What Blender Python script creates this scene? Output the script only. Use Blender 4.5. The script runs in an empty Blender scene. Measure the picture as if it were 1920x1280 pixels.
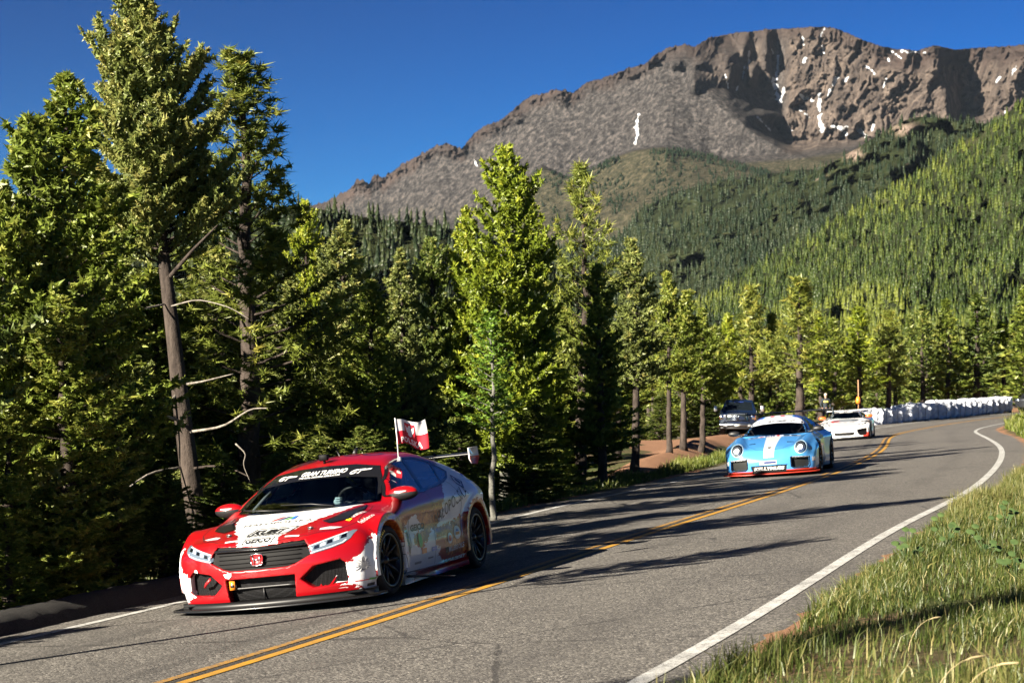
import bpy, math, random
import numpy as np
from mathutils import Vector, Matrix
from mathutils.geometry import delaunay_2d_cdt

SC = bpy.context.scene
COL = SC.collection
R = math.radians
F = 3733.0          # focal length in photo pixels (70 mm on a 36 mm wide frame)
YH = 740.0          # row of the horizon in the photo
CAMZ = 1.9          # eye height over the road

# ---------------------------------------------------------------- camera, sky, sun, exposure
cam_d = bpy.data.cameras.new('camera')
cam = bpy.data.objects.new('camera', cam_d)
COL.objects.link(cam)
cam.location = (0, 0, CAMZ)
cam.rotation_euler = (R(90), 0, 0)
cam_d.sensor_width = 36.0
cam_d.lens = 36.0 * F / 1920.0
cam_d.shift_y = (YH - 640.0) / 1920.0
cam_d.clip_start = 0.1
cam_d.clip_end = 30000
cam_d.dof.use_dof = True
cam_d.dof.focus_distance = 20.5
cam_d.dof.aperture_fstop = 5.6
SC.camera = cam

SUN_EL = 23.0
SUN_TO = Vector((-0.75, -0.66, 0)).normalized()      # horizontal direction towards the sun
world = bpy.data.worlds.new('World')
SC.world = world
world.use_nodes = True
wn = world.node_tree
wn.nodes.clear()
sky = wn.nodes.new('ShaderNodeTexSky')
sky.sky_type = 'NISHITA'
sky.sun_disc = False
sky.sun_elevation = R(SUN_EL)
sky.sun_rotation = math.atan2(SUN_TO.x, SUN_TO.y)
sky.altitude = 3200
sky.air_density = 1.0
sky.dust_density = 0.15
sky.ozone_density = 4.0
hsv = wn.nodes.new('ShaderNodeHueSaturation')
hsv.inputs['Saturation'].default_value = 1.32
hsv.inputs['Value'].default_value = 0.245
hsv.inputs['Hue'].default_value = 0.480
gam = wn.nodes.new('ShaderNodeGamma')
gam.inputs['Gamma'].default_value = 2.0
bg = wn.nodes.new('ShaderNodeBackground')
bg.inputs['Strength'].default_value = 0.055
wo = wn.nodes.new('ShaderNodeOutputWorld')
wn.links.new(sky.outputs[0], hsv.inputs['Color'])
wn.links.new(hsv.outputs[0], gam.inputs['Color'])
wn.links.new(gam.outputs[0], bg.inputs['Color'])
wn.links.new(bg.outputs[0], wo.inputs['Surface'])

sun_d = bpy.data.lights.new('sun', 'SUN')
sun_d.energy = 5.0
sun_d.angle = R(0.53)
sun_d.color = (1.0, 0.90, 0.74)
sun = bpy.data.objects.new('sun', sun_d)
COL.objects.link(sun)
_sd = Vector((SUN_TO.x * math.cos(R(SUN_EL)), SUN_TO.y * math.cos(R(SUN_EL)), math.sin(R(SUN_EL))))
sun.rotation_euler = _sd.to_track_quat('Z', 'Y').to_euler()
sun.location = (-60, -20, 60)

SC.view_settings.view_transform = 'Standard'
SC.view_settings.look = 'None'
SC.view_settings.gamma = 1.0
SC.view_settings.use_curve_mapping = False
SC.view_settings.exposure = 2.1
SC.render.engine = 'CYCLES'
SC.cycles.max_bounces = 8
SC.cycles.transparent_max_bounces = 12

# ---------------------------------------------------------------- helpers
def px(u, v, d):
    """A point seen at photo pixel (u, v) and d metres away."""
    return np.array(((u - 960.0) / F * d, d, CAMZ + (YH - v) / F * d))

def tag(o, label=None, cat=None, group=None, kind=None):
    if label: o['label'] = label
    if cat: o['category'] = cat
    if group: o['group'] = group
    if kind: o['kind'] = kind
    return o

def mesh_np(name, V, faces, mat=None, smooth=False, attrs=None, mats=None, fmat=None):
    """V (N,3); faces: (M,3) or (M,4) array or list of such arrays."""
    if not isinstance(faces, (list, tuple)):
        faces = [faces]
    faces = [np.asarray(f, dtype=np.int32) for f in faces if len(f)]
    me = bpy.data.meshes.new(name)
    V = np.ascontiguousarray(V, dtype=np.float32)
    me.vertices.add(len(V))
    me.vertices.foreach_set('co', V.ravel())
    nl = sum(f.size for f in faces)
    nf = sum(len(f) for f in faces)
    me.loops.add(nl)
    me.polygons.add(nf)
    me.loops.foreach_set('vertex_index', np.concatenate([f.ravel() for f in faces]) if faces else np.zeros(0, np.int32))
    tot = np.concatenate([np.full(len(f), f.shape[1], np.int32) for f in faces])
    st = np.concatenate([[0], np.cumsum(tot)[:-1]]).astype(np.int32)
    me.polygons.foreach_set('loop_start', st)
    me.polygons.foreach_set('loop_total', tot)
    if smooth:
        me.polygons.foreach_set('use_smooth', np.ones(nf, bool))
    if attrs:
        for k, a in attrs.items():
            at = me.attributes.new(k, 'FLOAT', 'POINT')
            at.data.foreach_set('value', np.ascontiguousarray(a, dtype=np.float32))
    for m in (mats or ([mat] if mat else [])):
        me.materials.append(m)
    if fmat is not None:
        me.polygons.foreach_set('material_index', np.ascontiguousarray(fmat, dtype=np.int32))
    me.update(calc_edges=True)
    return me

def link(name, me, parent=None):
    o = bpy.data.objects.new(name, me)
    COL.objects.link(o)
    if parent is not None:
        o.parent = parent
    return o

def obj(name, V, faces, mat, parent=None, smooth=False, **kw):
    return link(name, mesh_np(name, V, faces, mat, smooth, **kw), parent)

def empty(name, label, cat, loc=(0, 0, 0), group=None):
    o = bpy.data.objects.new(name, None)
    COL.objects.link(o)
    o.location = loc
    return tag(o, label, cat, group)

class MB:
    """Collects tris and quads."""
    def __init__(s):
        s.v = []; s.q = []; s.t = []; s.n = 0
    def add(s, V, quads=None, tris=None):
        V = np.asarray(V, float).reshape(-1, 3)
        if quads is not None and len(quads): s.q.append(np.asarray(quads, int).reshape(-1, 4) + s.n)
        if tris is not None and len(tris): s.t.append(np.asarray(tris, int).reshape(-1, 3) + s.n)
        s.v.append(V); s.n += len(V)
        return s
    def arrays(s):
        V = np.concatenate(s.v) if s.v else np.zeros((0, 3))
        fs = []
        if s.q: fs.append(np.concatenate(s.q))
        if s.t: fs.append(np.concatenate(s.t))
        return V, fs
    def obj(s, name, mat, parent=None, smooth=False, **kw):
        V, fs = s.arrays()
        return obj(name, V, fs, mat, parent, smooth, **kw)
    def box(s, c, h, M=None, bev=0.0):
        """box of half sizes h, optional 3x3 axes M (rows), small chamfer."""
        c = np.asarray(c, float); h = np.asarray(h, float)
        if bev <= 0:
            P = np.array([[i, j, k] for i in (-1, 1) for j in (-1, 1) for k in (-1, 1)], float) * h
            if M is not None: P = P @ np.asarray(M)
            return s.add(P + c, [[0, 1, 3, 2], [4, 6, 7, 5], [0, 4, 5, 1], [2, 3, 7, 6], [0, 2, 6, 4], [1, 5, 7, 3]])
        V = []; idx = {}
        for i in (-1, 1):
            for j in (-1, 1):
                for k in (-1, 1):
                    for ax in range(3):
                        p = np.array([i, j, k], float) * (h - bev); p[ax] += (i, j, k)[ax] * bev
                        idx[(i, j, k, ax)] = len(V); V.append(p)
        q = []; t = []
        for ax in range(3):
            a, b = (ax + 1) % 3, (ax + 2) % 3
            for sg in (-1, 1):
                f = []
                for (sa, sb) in ((-1, -1), (1, -1), (1, 1), (-1, 1)):
                    k = [0, 0, 0]; k[ax] = sg; k[a] = sa; k[b] = sb
                    f.append(idx[(*k, ax)])
                q.append(f if sg > 0 else f[::-1])
            for sa in (-1, 1):
                for sb in (-1, 1):
                    k1 = [0, 0, 0]; k1[a] = sa; k1[b] = sb
                    k2 = list(k1); k1[ax] = -1; k2[ax] = 1
                    f = [idx[(*k1, a)], idx[(*k2, a)], idx[(*k2, b)], idx[(*k1, b)]]
                    q.append(f if sa * sb < 0 else f[::-1])
        for i in (-1, 1):
            for j in (-1, 1):
                for k in (-1, 1):
                    f = [idx[(i, j, k, 0)], idx[(i, j, k, 1)], idx[(i, j, k, 2)]]
                    t.append(f if i * j * k > 0 else f[::-1])
        P = np.array(V)
        if M is not None: P = P @ np.asarray(M)
        return s.add(P + c, q, t)
    def tube(s, pts, rad, n=6, cap=True):
        pts = np.asarray(pts, float); k = len(pts)
        rad = np.full(k, rad, float) if np.isscalar(rad) else np.asarray(rad, float)
        T = np.gradient(pts, axis=0); T /= np.linalg.norm(T, axis=1)[:, None] + 1e-9
        ref = np.array([0, 0, 1.0]) if abs(T[:, 2]).mean() < 0.8 else np.array([1.0, 0, 0])
        A = np.cross(T, ref); A /= np.linalg.norm(A, axis=1)[:, None] + 1e-9
        B = np.cross(T, A)
        th = np.arange(n) * 2 * np.pi / n
        V = pts[:, None] + rad[:, None, None] * (A[:, None] * np.cos(th)[None, :, None] + B[:, None] * np.sin(th)[None, :, None])
        i = np.arange(k - 1)[:, None] * n; j = np.arange(n)[None, :]; j2 = (j + 1) % n
        q = np.stack([i + j, i + j2, i + n + j2, i + n + j], -1).reshape(-1, 4)
        V = V.reshape(-1, 3); t = []
        if cap:
            V = np.concatenate([V, pts[:1], pts[-1:]])
            for a in range(n):
                b = (a + 1) % n
                t.append([k * n, b, a]); t.append([k * n + 1, (k - 1) * n + a, (k - 1) * n + b])
        return s.add(V, q, t)
    def lathe(s, prof, n=32, axis=1, c=(0, 0, 0), close=False):
        """prof: list of (radius, along)."""
        prof = np.asarray(prof, float); k = len(prof)
        th = np.arange(n) * 2 * np.pi / n
        V = np.zeros((k, n, 3)); a, b = [(1, 2), (0, 2), (0, 1)][axis]
        V[..., a] = prof[:, 0, None] * np.cos(th); V[..., b] = prof[:, 0, None] * np.sin(th); V[..., axis] = prof[:, 1, None]
        i = np.arange(k - 1)[:, None] * n; j = np.arange(n)[None, :]; j2 = (j + 1) % n
        q = np.stack([i + j, i + j2, i + n + j2, i + n + j], -1).reshape(-1, 4)
        return s.add(V.reshape(-1, 3) + np.asarray(c), q)
    def prism(s, poly, h0, h1, fn):
        """Extrude a 2D polygon (list of (a,b)) between h0 and h1; fn(a,b,h)->xyz."""
        n = len(poly)
        V = [fn(a, b, h0) for a, b in poly] + [fn(a, b, h1) for a, b in poly]
        from mathutils.geometry import tessellate_polygon
        tr = tessellate_polygon([[Vector((a, b, 0)) for a, b in poly]])
        t = [list(x) for x in tr] + [[x[0] + n, x[2] + n, x[1] + n] for x in tr]
        q = [[i, (i + 1) % n, (i + 1) % n + n, i + n] for i in range(n)]
        return s.add(V, q, t)

# value noise on numpy arrays
def _hash(ix, iy, iz, seed):
    h = (ix.astype(np.int64) * 374761393 + iy.astype(np.int64) * 668265263 + iz.astype(np.int64) * 2147483647 + seed * 144665) & 0xffffffff
    h = ((h ^ (h >> 13)) * 1274126177) & 0xffffffff
    h = (h ^ (h >> 16)) & 0xffff
    return h / 65535.0

def vnoise(x, y, z=None, seed=0):
    x = np.asarray(x, float); y = np.asarray(y, float)
    z = np.zeros_like(x + y) if z is None else np.asarray(z, float) + np.zeros_like(x + y)
    x = x + np.zeros_like(z); y = y + np.zeros_like(z)
    ix, iy, iz = np.floor(x), np.floor(y), np.floor(z)
    fx, fy, fz = x - ix, y - iy, z - iz
    fx, fy, fz = [t * t * (3 - 2 * t) for t in (fx, fy, fz)]
    out = 0
    flat = not np.any(fz)
    for dz in ((0,) if flat else (0, 1)):
        wz = 1.0 if flat else (fz if dz else 1 - fz)
        for dx in (0, 1):
            for dy in (0, 1):
                out = out + _hash(ix + dx, iy + dy, iz + dz, seed) * (fx if dx else 1 - fx) * (fy if dy else 1 - fy) * wz
    return out * 2 - 1

def fbm(x, y, z=None, seed=0, oct=4, gain=0.5, ridged=False):
    a, s, o = 1.0, 0.0, 0.0
    for i in range(oct):
        n = vnoise(np.asarray(x) * 2 ** i, np.asarray(y) * 2 ** i, None if z is None else np.asarray(z) * 2 ** i, seed + i * 17)
        o = o + a * ((1 - 2 * np.abs(n)) if ridged else n); s += a; a *= gain
    return o / s

def sstep(a, b, x):
    t = np.clip((x - a) / (b - a), 0, 1)
    return t * t * (3 - 2 * t)

# ---------------------------------------------------------------- materials
class NT:
    """Small wrapper to write shader nodes briefly."""
    def __init__(s, name):
        s.m = bpy.data.materials.new(name); s.m.use_nodes = True
        s.t = s.m.node_tree; s.t.nodes.clear()
        s.out = s.n('OutputMaterial')
    def n(s, ty, **kw):
        nd = s.t.nodes.new('ShaderNode' + ty)
        for k, v in kw.items(): setattr(nd, k, v)
        return nd
    def set(s, sock, v):
        if isinstance(v, bpy.types.NodeSocket): s.t.links.new(v, sock)
        elif isinstance(v, (tuple, list)) and len(v) == 3 and sock.type == 'RGBA': sock.default_value = (*v, 1)
        else: sock.default_value = v
    def attr(s, name):
        return s.n('Attribute', attribute_name=name).outputs['Fac']
    def coord(s, which='Object'):
        return s.n('TexCoord').outputs[which]
    def noise(s, scale, detail=4, rough=0.6, vec=None, out='Fac', dist=0.0):
        nd = s.n('TexNoise'); s.set(nd.inputs['Scale'], scale); s.set(nd.inputs['Detail'], detail); s.set(nd.inputs['Roughness'], rough)
        s.set(nd.inputs['Distortion'], dist)
        s.set(nd.inputs['Vector'], vec if vec is not None else s.coord())
        return nd.outputs[out]
    def voro(s, scale, vec=None, feature='F1', out='Distance'):
        nd = s.n('TexVoronoi', feature=feature); s.set(nd.inputs['Scale'], scale)
        s.set(nd.inputs['Vector'], vec if vec is not None else s.coord())
        return nd.outputs[out]
    def math(s, op, a, b=None, c=None, clamp=False):
        nd = s.n('Math', operation=op, use_clamp=clamp); s.set(nd.inputs[0], a)
        if b is not None: s.set(nd.inputs[1], b)
        if c is not None: s.set(nd.inputs[2], c)
        return nd.outputs[0]
    def ramp(s, fac, a, b, smooth=False):
        nd = s.n('MapRange'); nd.clamp = True
        if smooth: nd.interpolation_type = 'SMOOTHSTEP'
        s.set(nd.inputs['Value'], fac); s.set(nd.inputs['From Min'], a); s.set(nd.inputs['From Max'], b)
        return nd.outputs['Result']
    def mix(s, fac, a, b, blend='MIX'):
        nd = s.n('Mix', data_type='RGBA', blend_type=blend)
        s.set(nd.inputs[0], fac); s.set(nd.inputs[6], a); s.set(nd.inputs[7], b)
        return nd.outputs[2]
    def cramp(s, fac, stops):
        nd = s.n('ValToRGB'); e = nd.color_ramp.elements
        while len(e) < len(stops): e.new(0.5)
        for el, (p, c) in zip(e, stops): el.position = p; el.color = (*c, 1)
        s.set(nd.inputs[0], fac)
        return nd.outputs[0]
    def mapping(s, scale=(1, 1, 1), rot=(0, 0, 0), vec=None, which='Object'):
        nd = s.n('Mapping'); s.set(nd.inputs['Vector'], vec if vec is not None else s.coord(which))
        nd.inputs['Scale'].default_value = scale; nd.inputs['Rotation'].default_value = rot
        return nd.outputs[0]
    def bump(s, h, strength=0.5, dist=0.01):
        nd = s.n('Bump'); s.set(nd.inputs['Height'], h); nd.inputs['Strength'].default_value = strength; nd.inputs['Distance'].default_value = dist
        return nd.outputs[0]
    def bsdf(s, color, rough=0.6, metal=0.0, normal=None, coat=0.0, ior=1.5, spec=0.5, link=True, **kw):
        nd = s.n('BsdfPrincipled')
        s.set(nd.inputs['Base Color'], color); s.set(nd.inputs['Roughness'], rough); s.set(nd.inputs['Metallic'], metal)
        s.set(nd.inputs['IOR'], ior); s.set(nd.inputs['Coat Weight'], coat); nd.inputs['Coat Roughness'].default_value = 0.03
        s.set(nd.inputs['Specular IOR Level'], spec)
        if normal is not None: s.set(nd.inputs['Normal'], normal)
        for k, v in kw.items(): s.set(nd.inputs[k.replace('_', ' ')], v)
        if link: s.t.links.new(nd.outputs[0], s.out.inputs['Surface'])
        return nd.outputs[0]

_simple = {}
def simple(name, color, rough=0.5, metal=0.0, coat=0.0, var=0.08, spec=0.5):
    """Plain paint or plastic with a little tonal variation."""
    if name in _simple: return _simple[name]
    t = NT(name)
    nz = t.noise(9.0, 5)
    lo = tuple(c * (1 - var) for c in color); hi = tuple(min(1, c * (1 + var)) for c in color)
    t.bsdf(t.mix(nz, lo, hi), t.math('ADD', rough, t.math('MULTIPLY', nz, 0.06)), metal, coat=coat, spec=spec)
    _simple[name] = t.m
    return t.m

# ---------------------------------------------------------------- the road: centre line (x, y, height, cross fall)
ROAD_TAB=[
(-4.013,7.747,-0.002,0.0796),(-2.990,10.567,0.016,0.0797),(-2.016,13.404,0.042,0.0801),(-1.084,16.256,0.071,0.0815),(-0.182,19.117,0.104,0.0841),(0.716,21.980,0.137,0.0831),(1.633,24.836,0.170,0.0750),(2.565,27.688,0.202,0.0606),(3.488,30.542,0.230,0.0511),(4.385,33.405,0.253,0.0497),(5.249,36.278,0.270,0.0549),(6.077,39.161,0.283,0.0599),(6.869,42.054,0.290,0.0638),(7.629,44.957,0.295,0.0670),(8.359,47.867,0.295,0.0687),(9.062,50.783,0.292,0.0687),(9.741,53.705,0.284,0.0671),(10.395,56.633,0.276,0.0656),(11.027,59.566,0.267,0.0651),(11.636,62.503,0.257,0.0659),(12.230,65.444,0.246,0.0679),(12.812,68.387,0.236,0.0698),(13.390,71.331,0.228,0.0705),(13.970,74.274,0.223,0.0696),(14.573,77.213,0.220,0.0675),(15.220,80.142,0.218,0.0653),(15.931,83.057,0.223,0.0633),(16.722,85.950,0.236,0.0616),(17.592,88.821,0.255,0.0601),(18.534,91.669,0.276,0.0586),(19.542,94.495,0.307,0.0565),(20.612,97.297,0.350,0.0536),(21.752,100.073,0.402,0.0502),(22.970,102.814,0.456,0.0467),(24.277,105.514,0.516,0.0432),(25.681,108.165,0.583,0.0398),(27.188,110.759,0.655,0.0363),(28.807,113.284,0.728,0.0329),(30.542,115.731,0.802,0.0308),(32.397,118.088,0.878,0.0309),(34.374,120.345,0.955,0.0331),(36.469,122.492,1.032,0.0360),(38.678,124.520,1.109,0.0389),(40.998,126.421,1.186,0.0416),(43.424,128.186,1.263,0.0440),(45.948,129.807,1.340,0.0461),(48.562,131.278,1.417,0.0481),(51.258,132.593,1.494,0.0501),(54.026,133.747,1.571,0.0521),(56.858,134.736,1.648,0.0541),(59.743,135.556,1.725,0.0556),(62.673,136.202,1.802,0.0567),(65.635,136.673,1.879,0.0575),(68.620,136.966,1.956,0.0581),(71.617,137.081,2.033,0.0588),(74.616,137.017,2.110,0.0594),(77.606,136.774,2.176,0.0600),]
_rt = np.array(ROAD_TAB)
_seg = np.concatenate([[0], np.cumsum(np.hypot(np.diff(_rt[:, 0]), np.diff(_rt[:, 1])))])
def _ext(tab):
    d0 = tab[0] - tab[1]; d0[2:] *= 0.0; d1 = tab[-1] - tab[-2]; d1[2:] *= 0.3
    a = [tab[0] + d0 * k for k in range(8, 0, -1)]; b = [tab[-1] + d1 * k for k in range(1, 25)]
    return np.concatenate([a, tab, b])
_rt2 = _ext(_rt)
_s2 = np.concatenate([[0], np.cumsum(np.hypot(np.diff(_rt2[:, 0]), np.diff(_rt2[:, 1])))]) - 8 * _seg[1]
RS = np.arange(-20, _s2[-1] - 1, 0.5)
_sm = lambda v: np.convolve(np.pad(v, 10, mode='edge'), np.hanning(21) / np.hanning(21).sum(), 'valid')
RX, RY, RZ, RB = [_sm(np.interp(RS, _s2, _rt2[:, k])) for k in range(4)]
RH = np.arctan2(np.gradient(RX), np.gradient(RY))          # heading from +Y towards +X

def near(x, y):
    """arc length and signed offset (right +) of the nearest road point."""
    x = np.asarray(x, float).ravel(); y = np.asarray(y, float).ravel()
    s = np.empty(len(x)); o = np.empty(len(x))
    for a in range(0, len(x), 4000):
        d2 = (x[a:a + 4000, None] - RX) ** 2 + (y[a:a + 4000, None] - RY) ** 2
        i = d2.argmin(1)
        dx, dy = x[a:a + 4000] - RX[i], y[a:a + 4000] - RY[i]
        s[a:a + 4000] = RS[i] + dx * np.sin(RH[i]) + dy * np.cos(RH[i])
        oo = dx * np.cos(RH[i]) - dy * np.sin(RH[i])
        o[a:a + 4000] = np.sign(oo) * np.sqrt(d2[np.arange(len(i)), i])
    return s, o

EDGE_R = lambda s: np.interp(s, [-20, 20, 40, 60, 300], [3.75, 3.75, 3.95, 4.2, 4.2])
EDGE_L = lambda s: -np.interp(s, [-20, 20, 40, 70, 90, 300], [3.75, 3.75, 3.85, 4.2, 5.1, 5.1])
def road_z(s, o):
    return np.interp(s, RS, RZ) + np.interp(s, RS, RB) * np.clip(o, -5.3, 4.3)

def road_pt(s, o, dz=0.0):
    x = np.interp(s, RS, RX); y = np.interp(s, RS, RY); h = np.interp(s, RS, RH)
    return np.stack([x + o * np.cos(h), y - o * np.sin(h), road_z(s, o) + dz], -1)

def ground_z(x, y):
    sh = np.shape(x)
    x = np.asarray(x, float).ravel(); y = np.asarray(y, float).ravel()
    s, o = near(x, y)
    el, er = EDGE_L(s), EDGE_R(s)
    z = road_z(s, o) - 0.02
    # left: shoulder, then the bank falls away into the wood
    wl = np.interp(s, [-20, 20, 34, 48, 66, 85, 130, 200], [0.7, 0.9, 1.2, 2.6, 6.0, 9.0, 7.0, 6.0])
    drop = np.interp(s, [-20, 30, 60, 80, 110, 200], [2.2, 2.2, 2.0, 1.0, 0.6, 0.6])
    dl = np.maximum(0, el - o)                       # metres left of the pavement
    z = z - np.where(dl > wl, drop * (1 - np.exp(-(dl - wl) * 0.22 / np.maximum(drop, .3))), 0)
    # a low berm beside the pull-off
    z = z + np.interp(s, [36, 44, 66, 80], [0, .30, .55, .15]) * np.exp(-((dl - np.interp(s, [38, 66, 80], [1.5, 2.5, 3.2])) / .8) ** 2)
    z = z - 0.55 * sstep(1.5, 6, dl) * sstep(74, 96, s) * (1 - sstep(108, 125, s))
    # right: grass bank
    dr = np.maximum(0, o - er)
    z = z + 0.03 * (dr > 0) + 0.55 * (1 - np.exp(-dr * 0.16)) * sstep(0, .5, dr) + .03 * sstep(0, .25, dr) + 0.02 * np.maximum(0, dr - 8)
    rough = sstep(0.4, 3, np.maximum(dl, dr))
    z = z + rough * (0.10 * fbm(x * 0.5, y * 0.5, seed=3) + 0.25 * fbm(x * 0.09, y * 0.09, seed=5))
    far = sstep(130, 420, np.hypot(x - 10, y))
    z = z * (1 - far) + far * (-30 + 6 * fbm(x * 0.004, y * 0.004, seed=8))
    return z.reshape(sh)

# ---------------------------------------------------------------- ground, road, markings, kerb
def ground_material():
    t = NT('forest_floor')
    P = t.coord()
    n1 = t.noise(0.9, 6, vec=P); n2 = t.noise(14, 6, 0.7, vec=P); n3 = t.noise(60, 4, 0.7, vec=P)
    litter = t.cramp(n2, [(0.25, (0.035, 0.026, 0.016)), (0.5, (0.085, 0.062, 0.036)), (0.75, (0.17, 0.125, 0.075))])
    green = t.cramp(n2, [(0.3, (0.02, 0.035, 0.010)), (0.7, (0.085, 0.115, 0.032))])
    dirt = t.cramp(n3, [(0.2, (0.14, 0.075, 0.045)), (0.6, (0.26, 0.145, 0.088)), (0.9, (0.38, 0.24, 0.16))])
    c = t.mix(t.ramp(n1, 0.42, 0.62), litter, green)
    dm = t.ramp(t.math('ADD', t.attr('dirt'), t.math('MULTIPLY', t.math('SUBTRACT', n2, 0.5), 0.7)), 0.4, 0.6)
    c = t.mix(dm, c, dirt)
    h = t.math('ADD', t.math('MULTIPLY', n2, 0.7), t.math('MULTIPLY', n3, 0.3))
    t.bsdf(c, 0.95, normal=t.bump(h, 0.9, 0.05), spec=0.1)
    return t.m

def build_ground():
    def axis(lo, hi, step, far):
        a = list(np.arange(lo, hi + 1e-6, step)); st = step; x = hi
        while x < far: st *= 1.22; x += st; a.append(x)
        return a
    xs = np.array([-v for v in axis(0, 14, 0.45, 7000)[1:]][::-1] + axis(0, 34, 0.45, 7000))
    ys = np.array([-v for v in axis(0, 4, 2.0, 400)[1:]][::-1] + axis(0, 8, 1.0, 8.1)[:-2] + axis(8, 140, 0.55, 9000))
    X, Y = np.meshgrid(xs, ys)
    Z = ground_z(X, Y)
    s, o = near(X, Y)
    dl = EDGE_L(s) - o; dr = o - EDGE_R(s)
    nzz = fbm(X.ravel() * 0.4, Y.ravel() * 0.4, seed=21)
    wl = np.interp(s, [0, 36, 44, 60, 85, 140], [0.35, 0.5, 2.2, 3.8, 7.5, 7.0])
    w0 = np.interp(s, [0, 40, 46, 84, 88, 140], [-1, -1, 1.3, 2.2, -1, -1])
    dirt = sstep(-0.3, 0.5, wl - dl + nzz) * (dl > 0) * sstep(-.3, .3, dl - w0 + nzz * .5)
    dirt = np.maximum(dirt, np.exp(-((dl - np.interp(s, [38, 66, 80], [1.6, 2.7, 3.4])) / 1.0) ** 4) * sstep(37, 41, s) * (1 - sstep(84, 90, s)))
    dirt = np.maximum(dirt, sstep(0.30, 0.05, dr + 0.25 * nzz) * (dr > -1))
    dirt = np.maximum(dirt, (0.30 + 0.6 * nzz) * (dr > 0) * (s < 12) * sstep(3.5, 1.0, dr))
    nx, ny = len(xs), len(ys)
    i = np.arange(ny - 1)[:, None] * nx + np.arange(nx - 1)[None, :]
    q = np.stack([i, i + 1, i + nx + 1, i + nx], -1).reshape(-1, 4)
    g = obj('ground', np.stack([X.ravel(), Y.ravel(), Z.ravel()], -1), q, ground_material(), smooth=True, attrs={'dirt': dirt})
    tag(g, 'needle covered forest floor with grass and bare orange dirt patches', kind='structure')

def strip(name, mat, s0, s1, offs, dz, step=0.5, ofn=None, extra=None):
    ss = np.arange(s0, s1 + 1e-6, step)
    k = len(offs)
    V = np.concatenate([road_pt(ss, (ofn(ss) if ofn else 0) + (c(ss) if callable(c) else c), (dz[j] if not np.isscalar(dz) else dz)) for j, c in enumerate(offs)])
    n = len(ss)
    f = []
    for j in range(k - 1):
        a = np.arange(n - 1) + j * n
        f.append(np.stack([a, a + n, a + n + 1, a + 1], -1))
    ua = np.concatenate([ss for _ in offs]); va = np.concatenate([np.full(n, float(j)) for j in range(k)])
    at = {'along': ua, 'across': va}
    return obj(name, V, np.concatenate(f), mat, smooth=True, attrs=at)

def asphalt_material():
    t = NT('asphalt')
    P = t.coord()
    grit = t.voro(62, vec=P); grit2 = t.noise(170, 3, 0.7, vec=P)
    n = t.noise(1.3, 6, 0.6, vec=P); big = t.noise(0.25, 4, 0.5, vec=P)
    col = t.voro(62, vec=P, out='Color')
    sepc = t.n('SeparateColor'); t.set(sepc.inputs[0], col)
    c = t.cramp(sepc.outputs[0], [(0.0, (0.032, 0.030, 0.028)), (0.45, (0.080, 0.075, 0.069)), (0.8, (0.15, 0.14, 0.126)), (1.0, (0.31, 0.29, 0.26))])
    c = t.mix(t.math('MULTIPLY', t.ramp(n, 0.3, 0.7), 0.35), c, (0.115, 0.107, 0.095))
    off = t.attr('off')
    # polished wheel paths, a little darker and smoother
    wp = t.math('ABSOLUTE', t.math('SUBTRACT', t.math('ABSOLUTE', t.math('SUBTRACT', t.math('ABSOLUTE', off), 1.55)), 0.75))
    path = t.ramp(wp, 0.35, 0.0, True)
    c = t.mix(t.math('MULTIPLY', path, t.math('MULTIPLY', t.ramp(big, 0.3, 0.7), 0.45)), c, (0.055, 0.051, 0.048))
    mot = t.noise(0.55, 5, 0.65, vec=t.mapping((1, 0.35, 1), vec=P))
    c = t.mix(t.math('MULTIPLY', t.ramp(mot, .5, .72), .45), c, (0.045, 0.042, 0.040))
    rub = t.noise(0.5, 3, .5, vec=t.mapping((1, 1, 1), vec=P))
    tm = t.ramp(t.math('ABSOLUTE', t.math('ADD', t.math('ABSOLUTE', t.math('ADD', off, 1.35)), t.math('ADD', -.78, t.math('MULTIPLY', t.math('SUBTRACT', rub, .5), .5)))), .12, .05, True)
    c = t.mix(t.math('MULTIPLY', tm, .35), c, (0.028, 0.027, 0.026))
    seam = t.ramp(t.math('ABSOLUTE', t.math('ADD', off, t.math('MULTIPLY', t.math('SUBTRACT', n, 0.5), 0.03))), 0.055, 0.03)
    c = t.mix(t.math('MULTIPLY', seam, 0.8), c, (0.018, 0.017, 0.016))
    # cracks
    cr = t.n('TexVoronoi', feature='DISTANCE_TO_EDGE'); t.set(cr.inputs['Scale'], 0.22)
    t.set(cr.inputs['Vector'], t.math('ADD', 0, 0) if False else P)
    crk = t.ramp(t.math('ADD', cr.outputs['Distance'], t.math('MULTIPLY', t.noise(3, 5, 0.7, vec=P), 0.03)), 0.0195, 0.0165)
    c = t.mix(t.math('MULTIPLY', crk, 0.6), c, (0.02, 0.019, 0.018))
    h = t.math('ADD', t.math('MULTIPLY', grit, -0.7), t.math('MULTIPLY', grit2, 0.5))
    t.bsdf(c, 0.72, normal=t.bump(h, 0.85, 0.008), spec=0.35)
    return t.m

def paint_material(name, color, wear):
    t = NT(name)
    P = t.coord()
    n = t.noise(26, 6, 0.75, vec=P); g = t.noise(4, 4, 0.6, vec=P); grit = t.noise(150, 3, 0.7, vec=P)
    w = t.ramp(t.math('ADD', t.math('MULTIPLY', n, 0.6), t.math('ADD', t.math('MULTIPLY', g, 0.14), t.math('MULTIPLY', grit, 0.40))), wear, wear + 0.07)
    dirty = tuple(c * 0.55 + 0.03 for c in color)
    c = t.mix(t.ramp(g, 0.3, 0.75), color, dirty)
    c = t.mix(w, c, (0.10, 0.095, 0.088))
    t.bsdf(c, 0.6, normal=t.bump(grit, 0.5, 0.004), spec=0.4)
    return t.m

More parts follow.
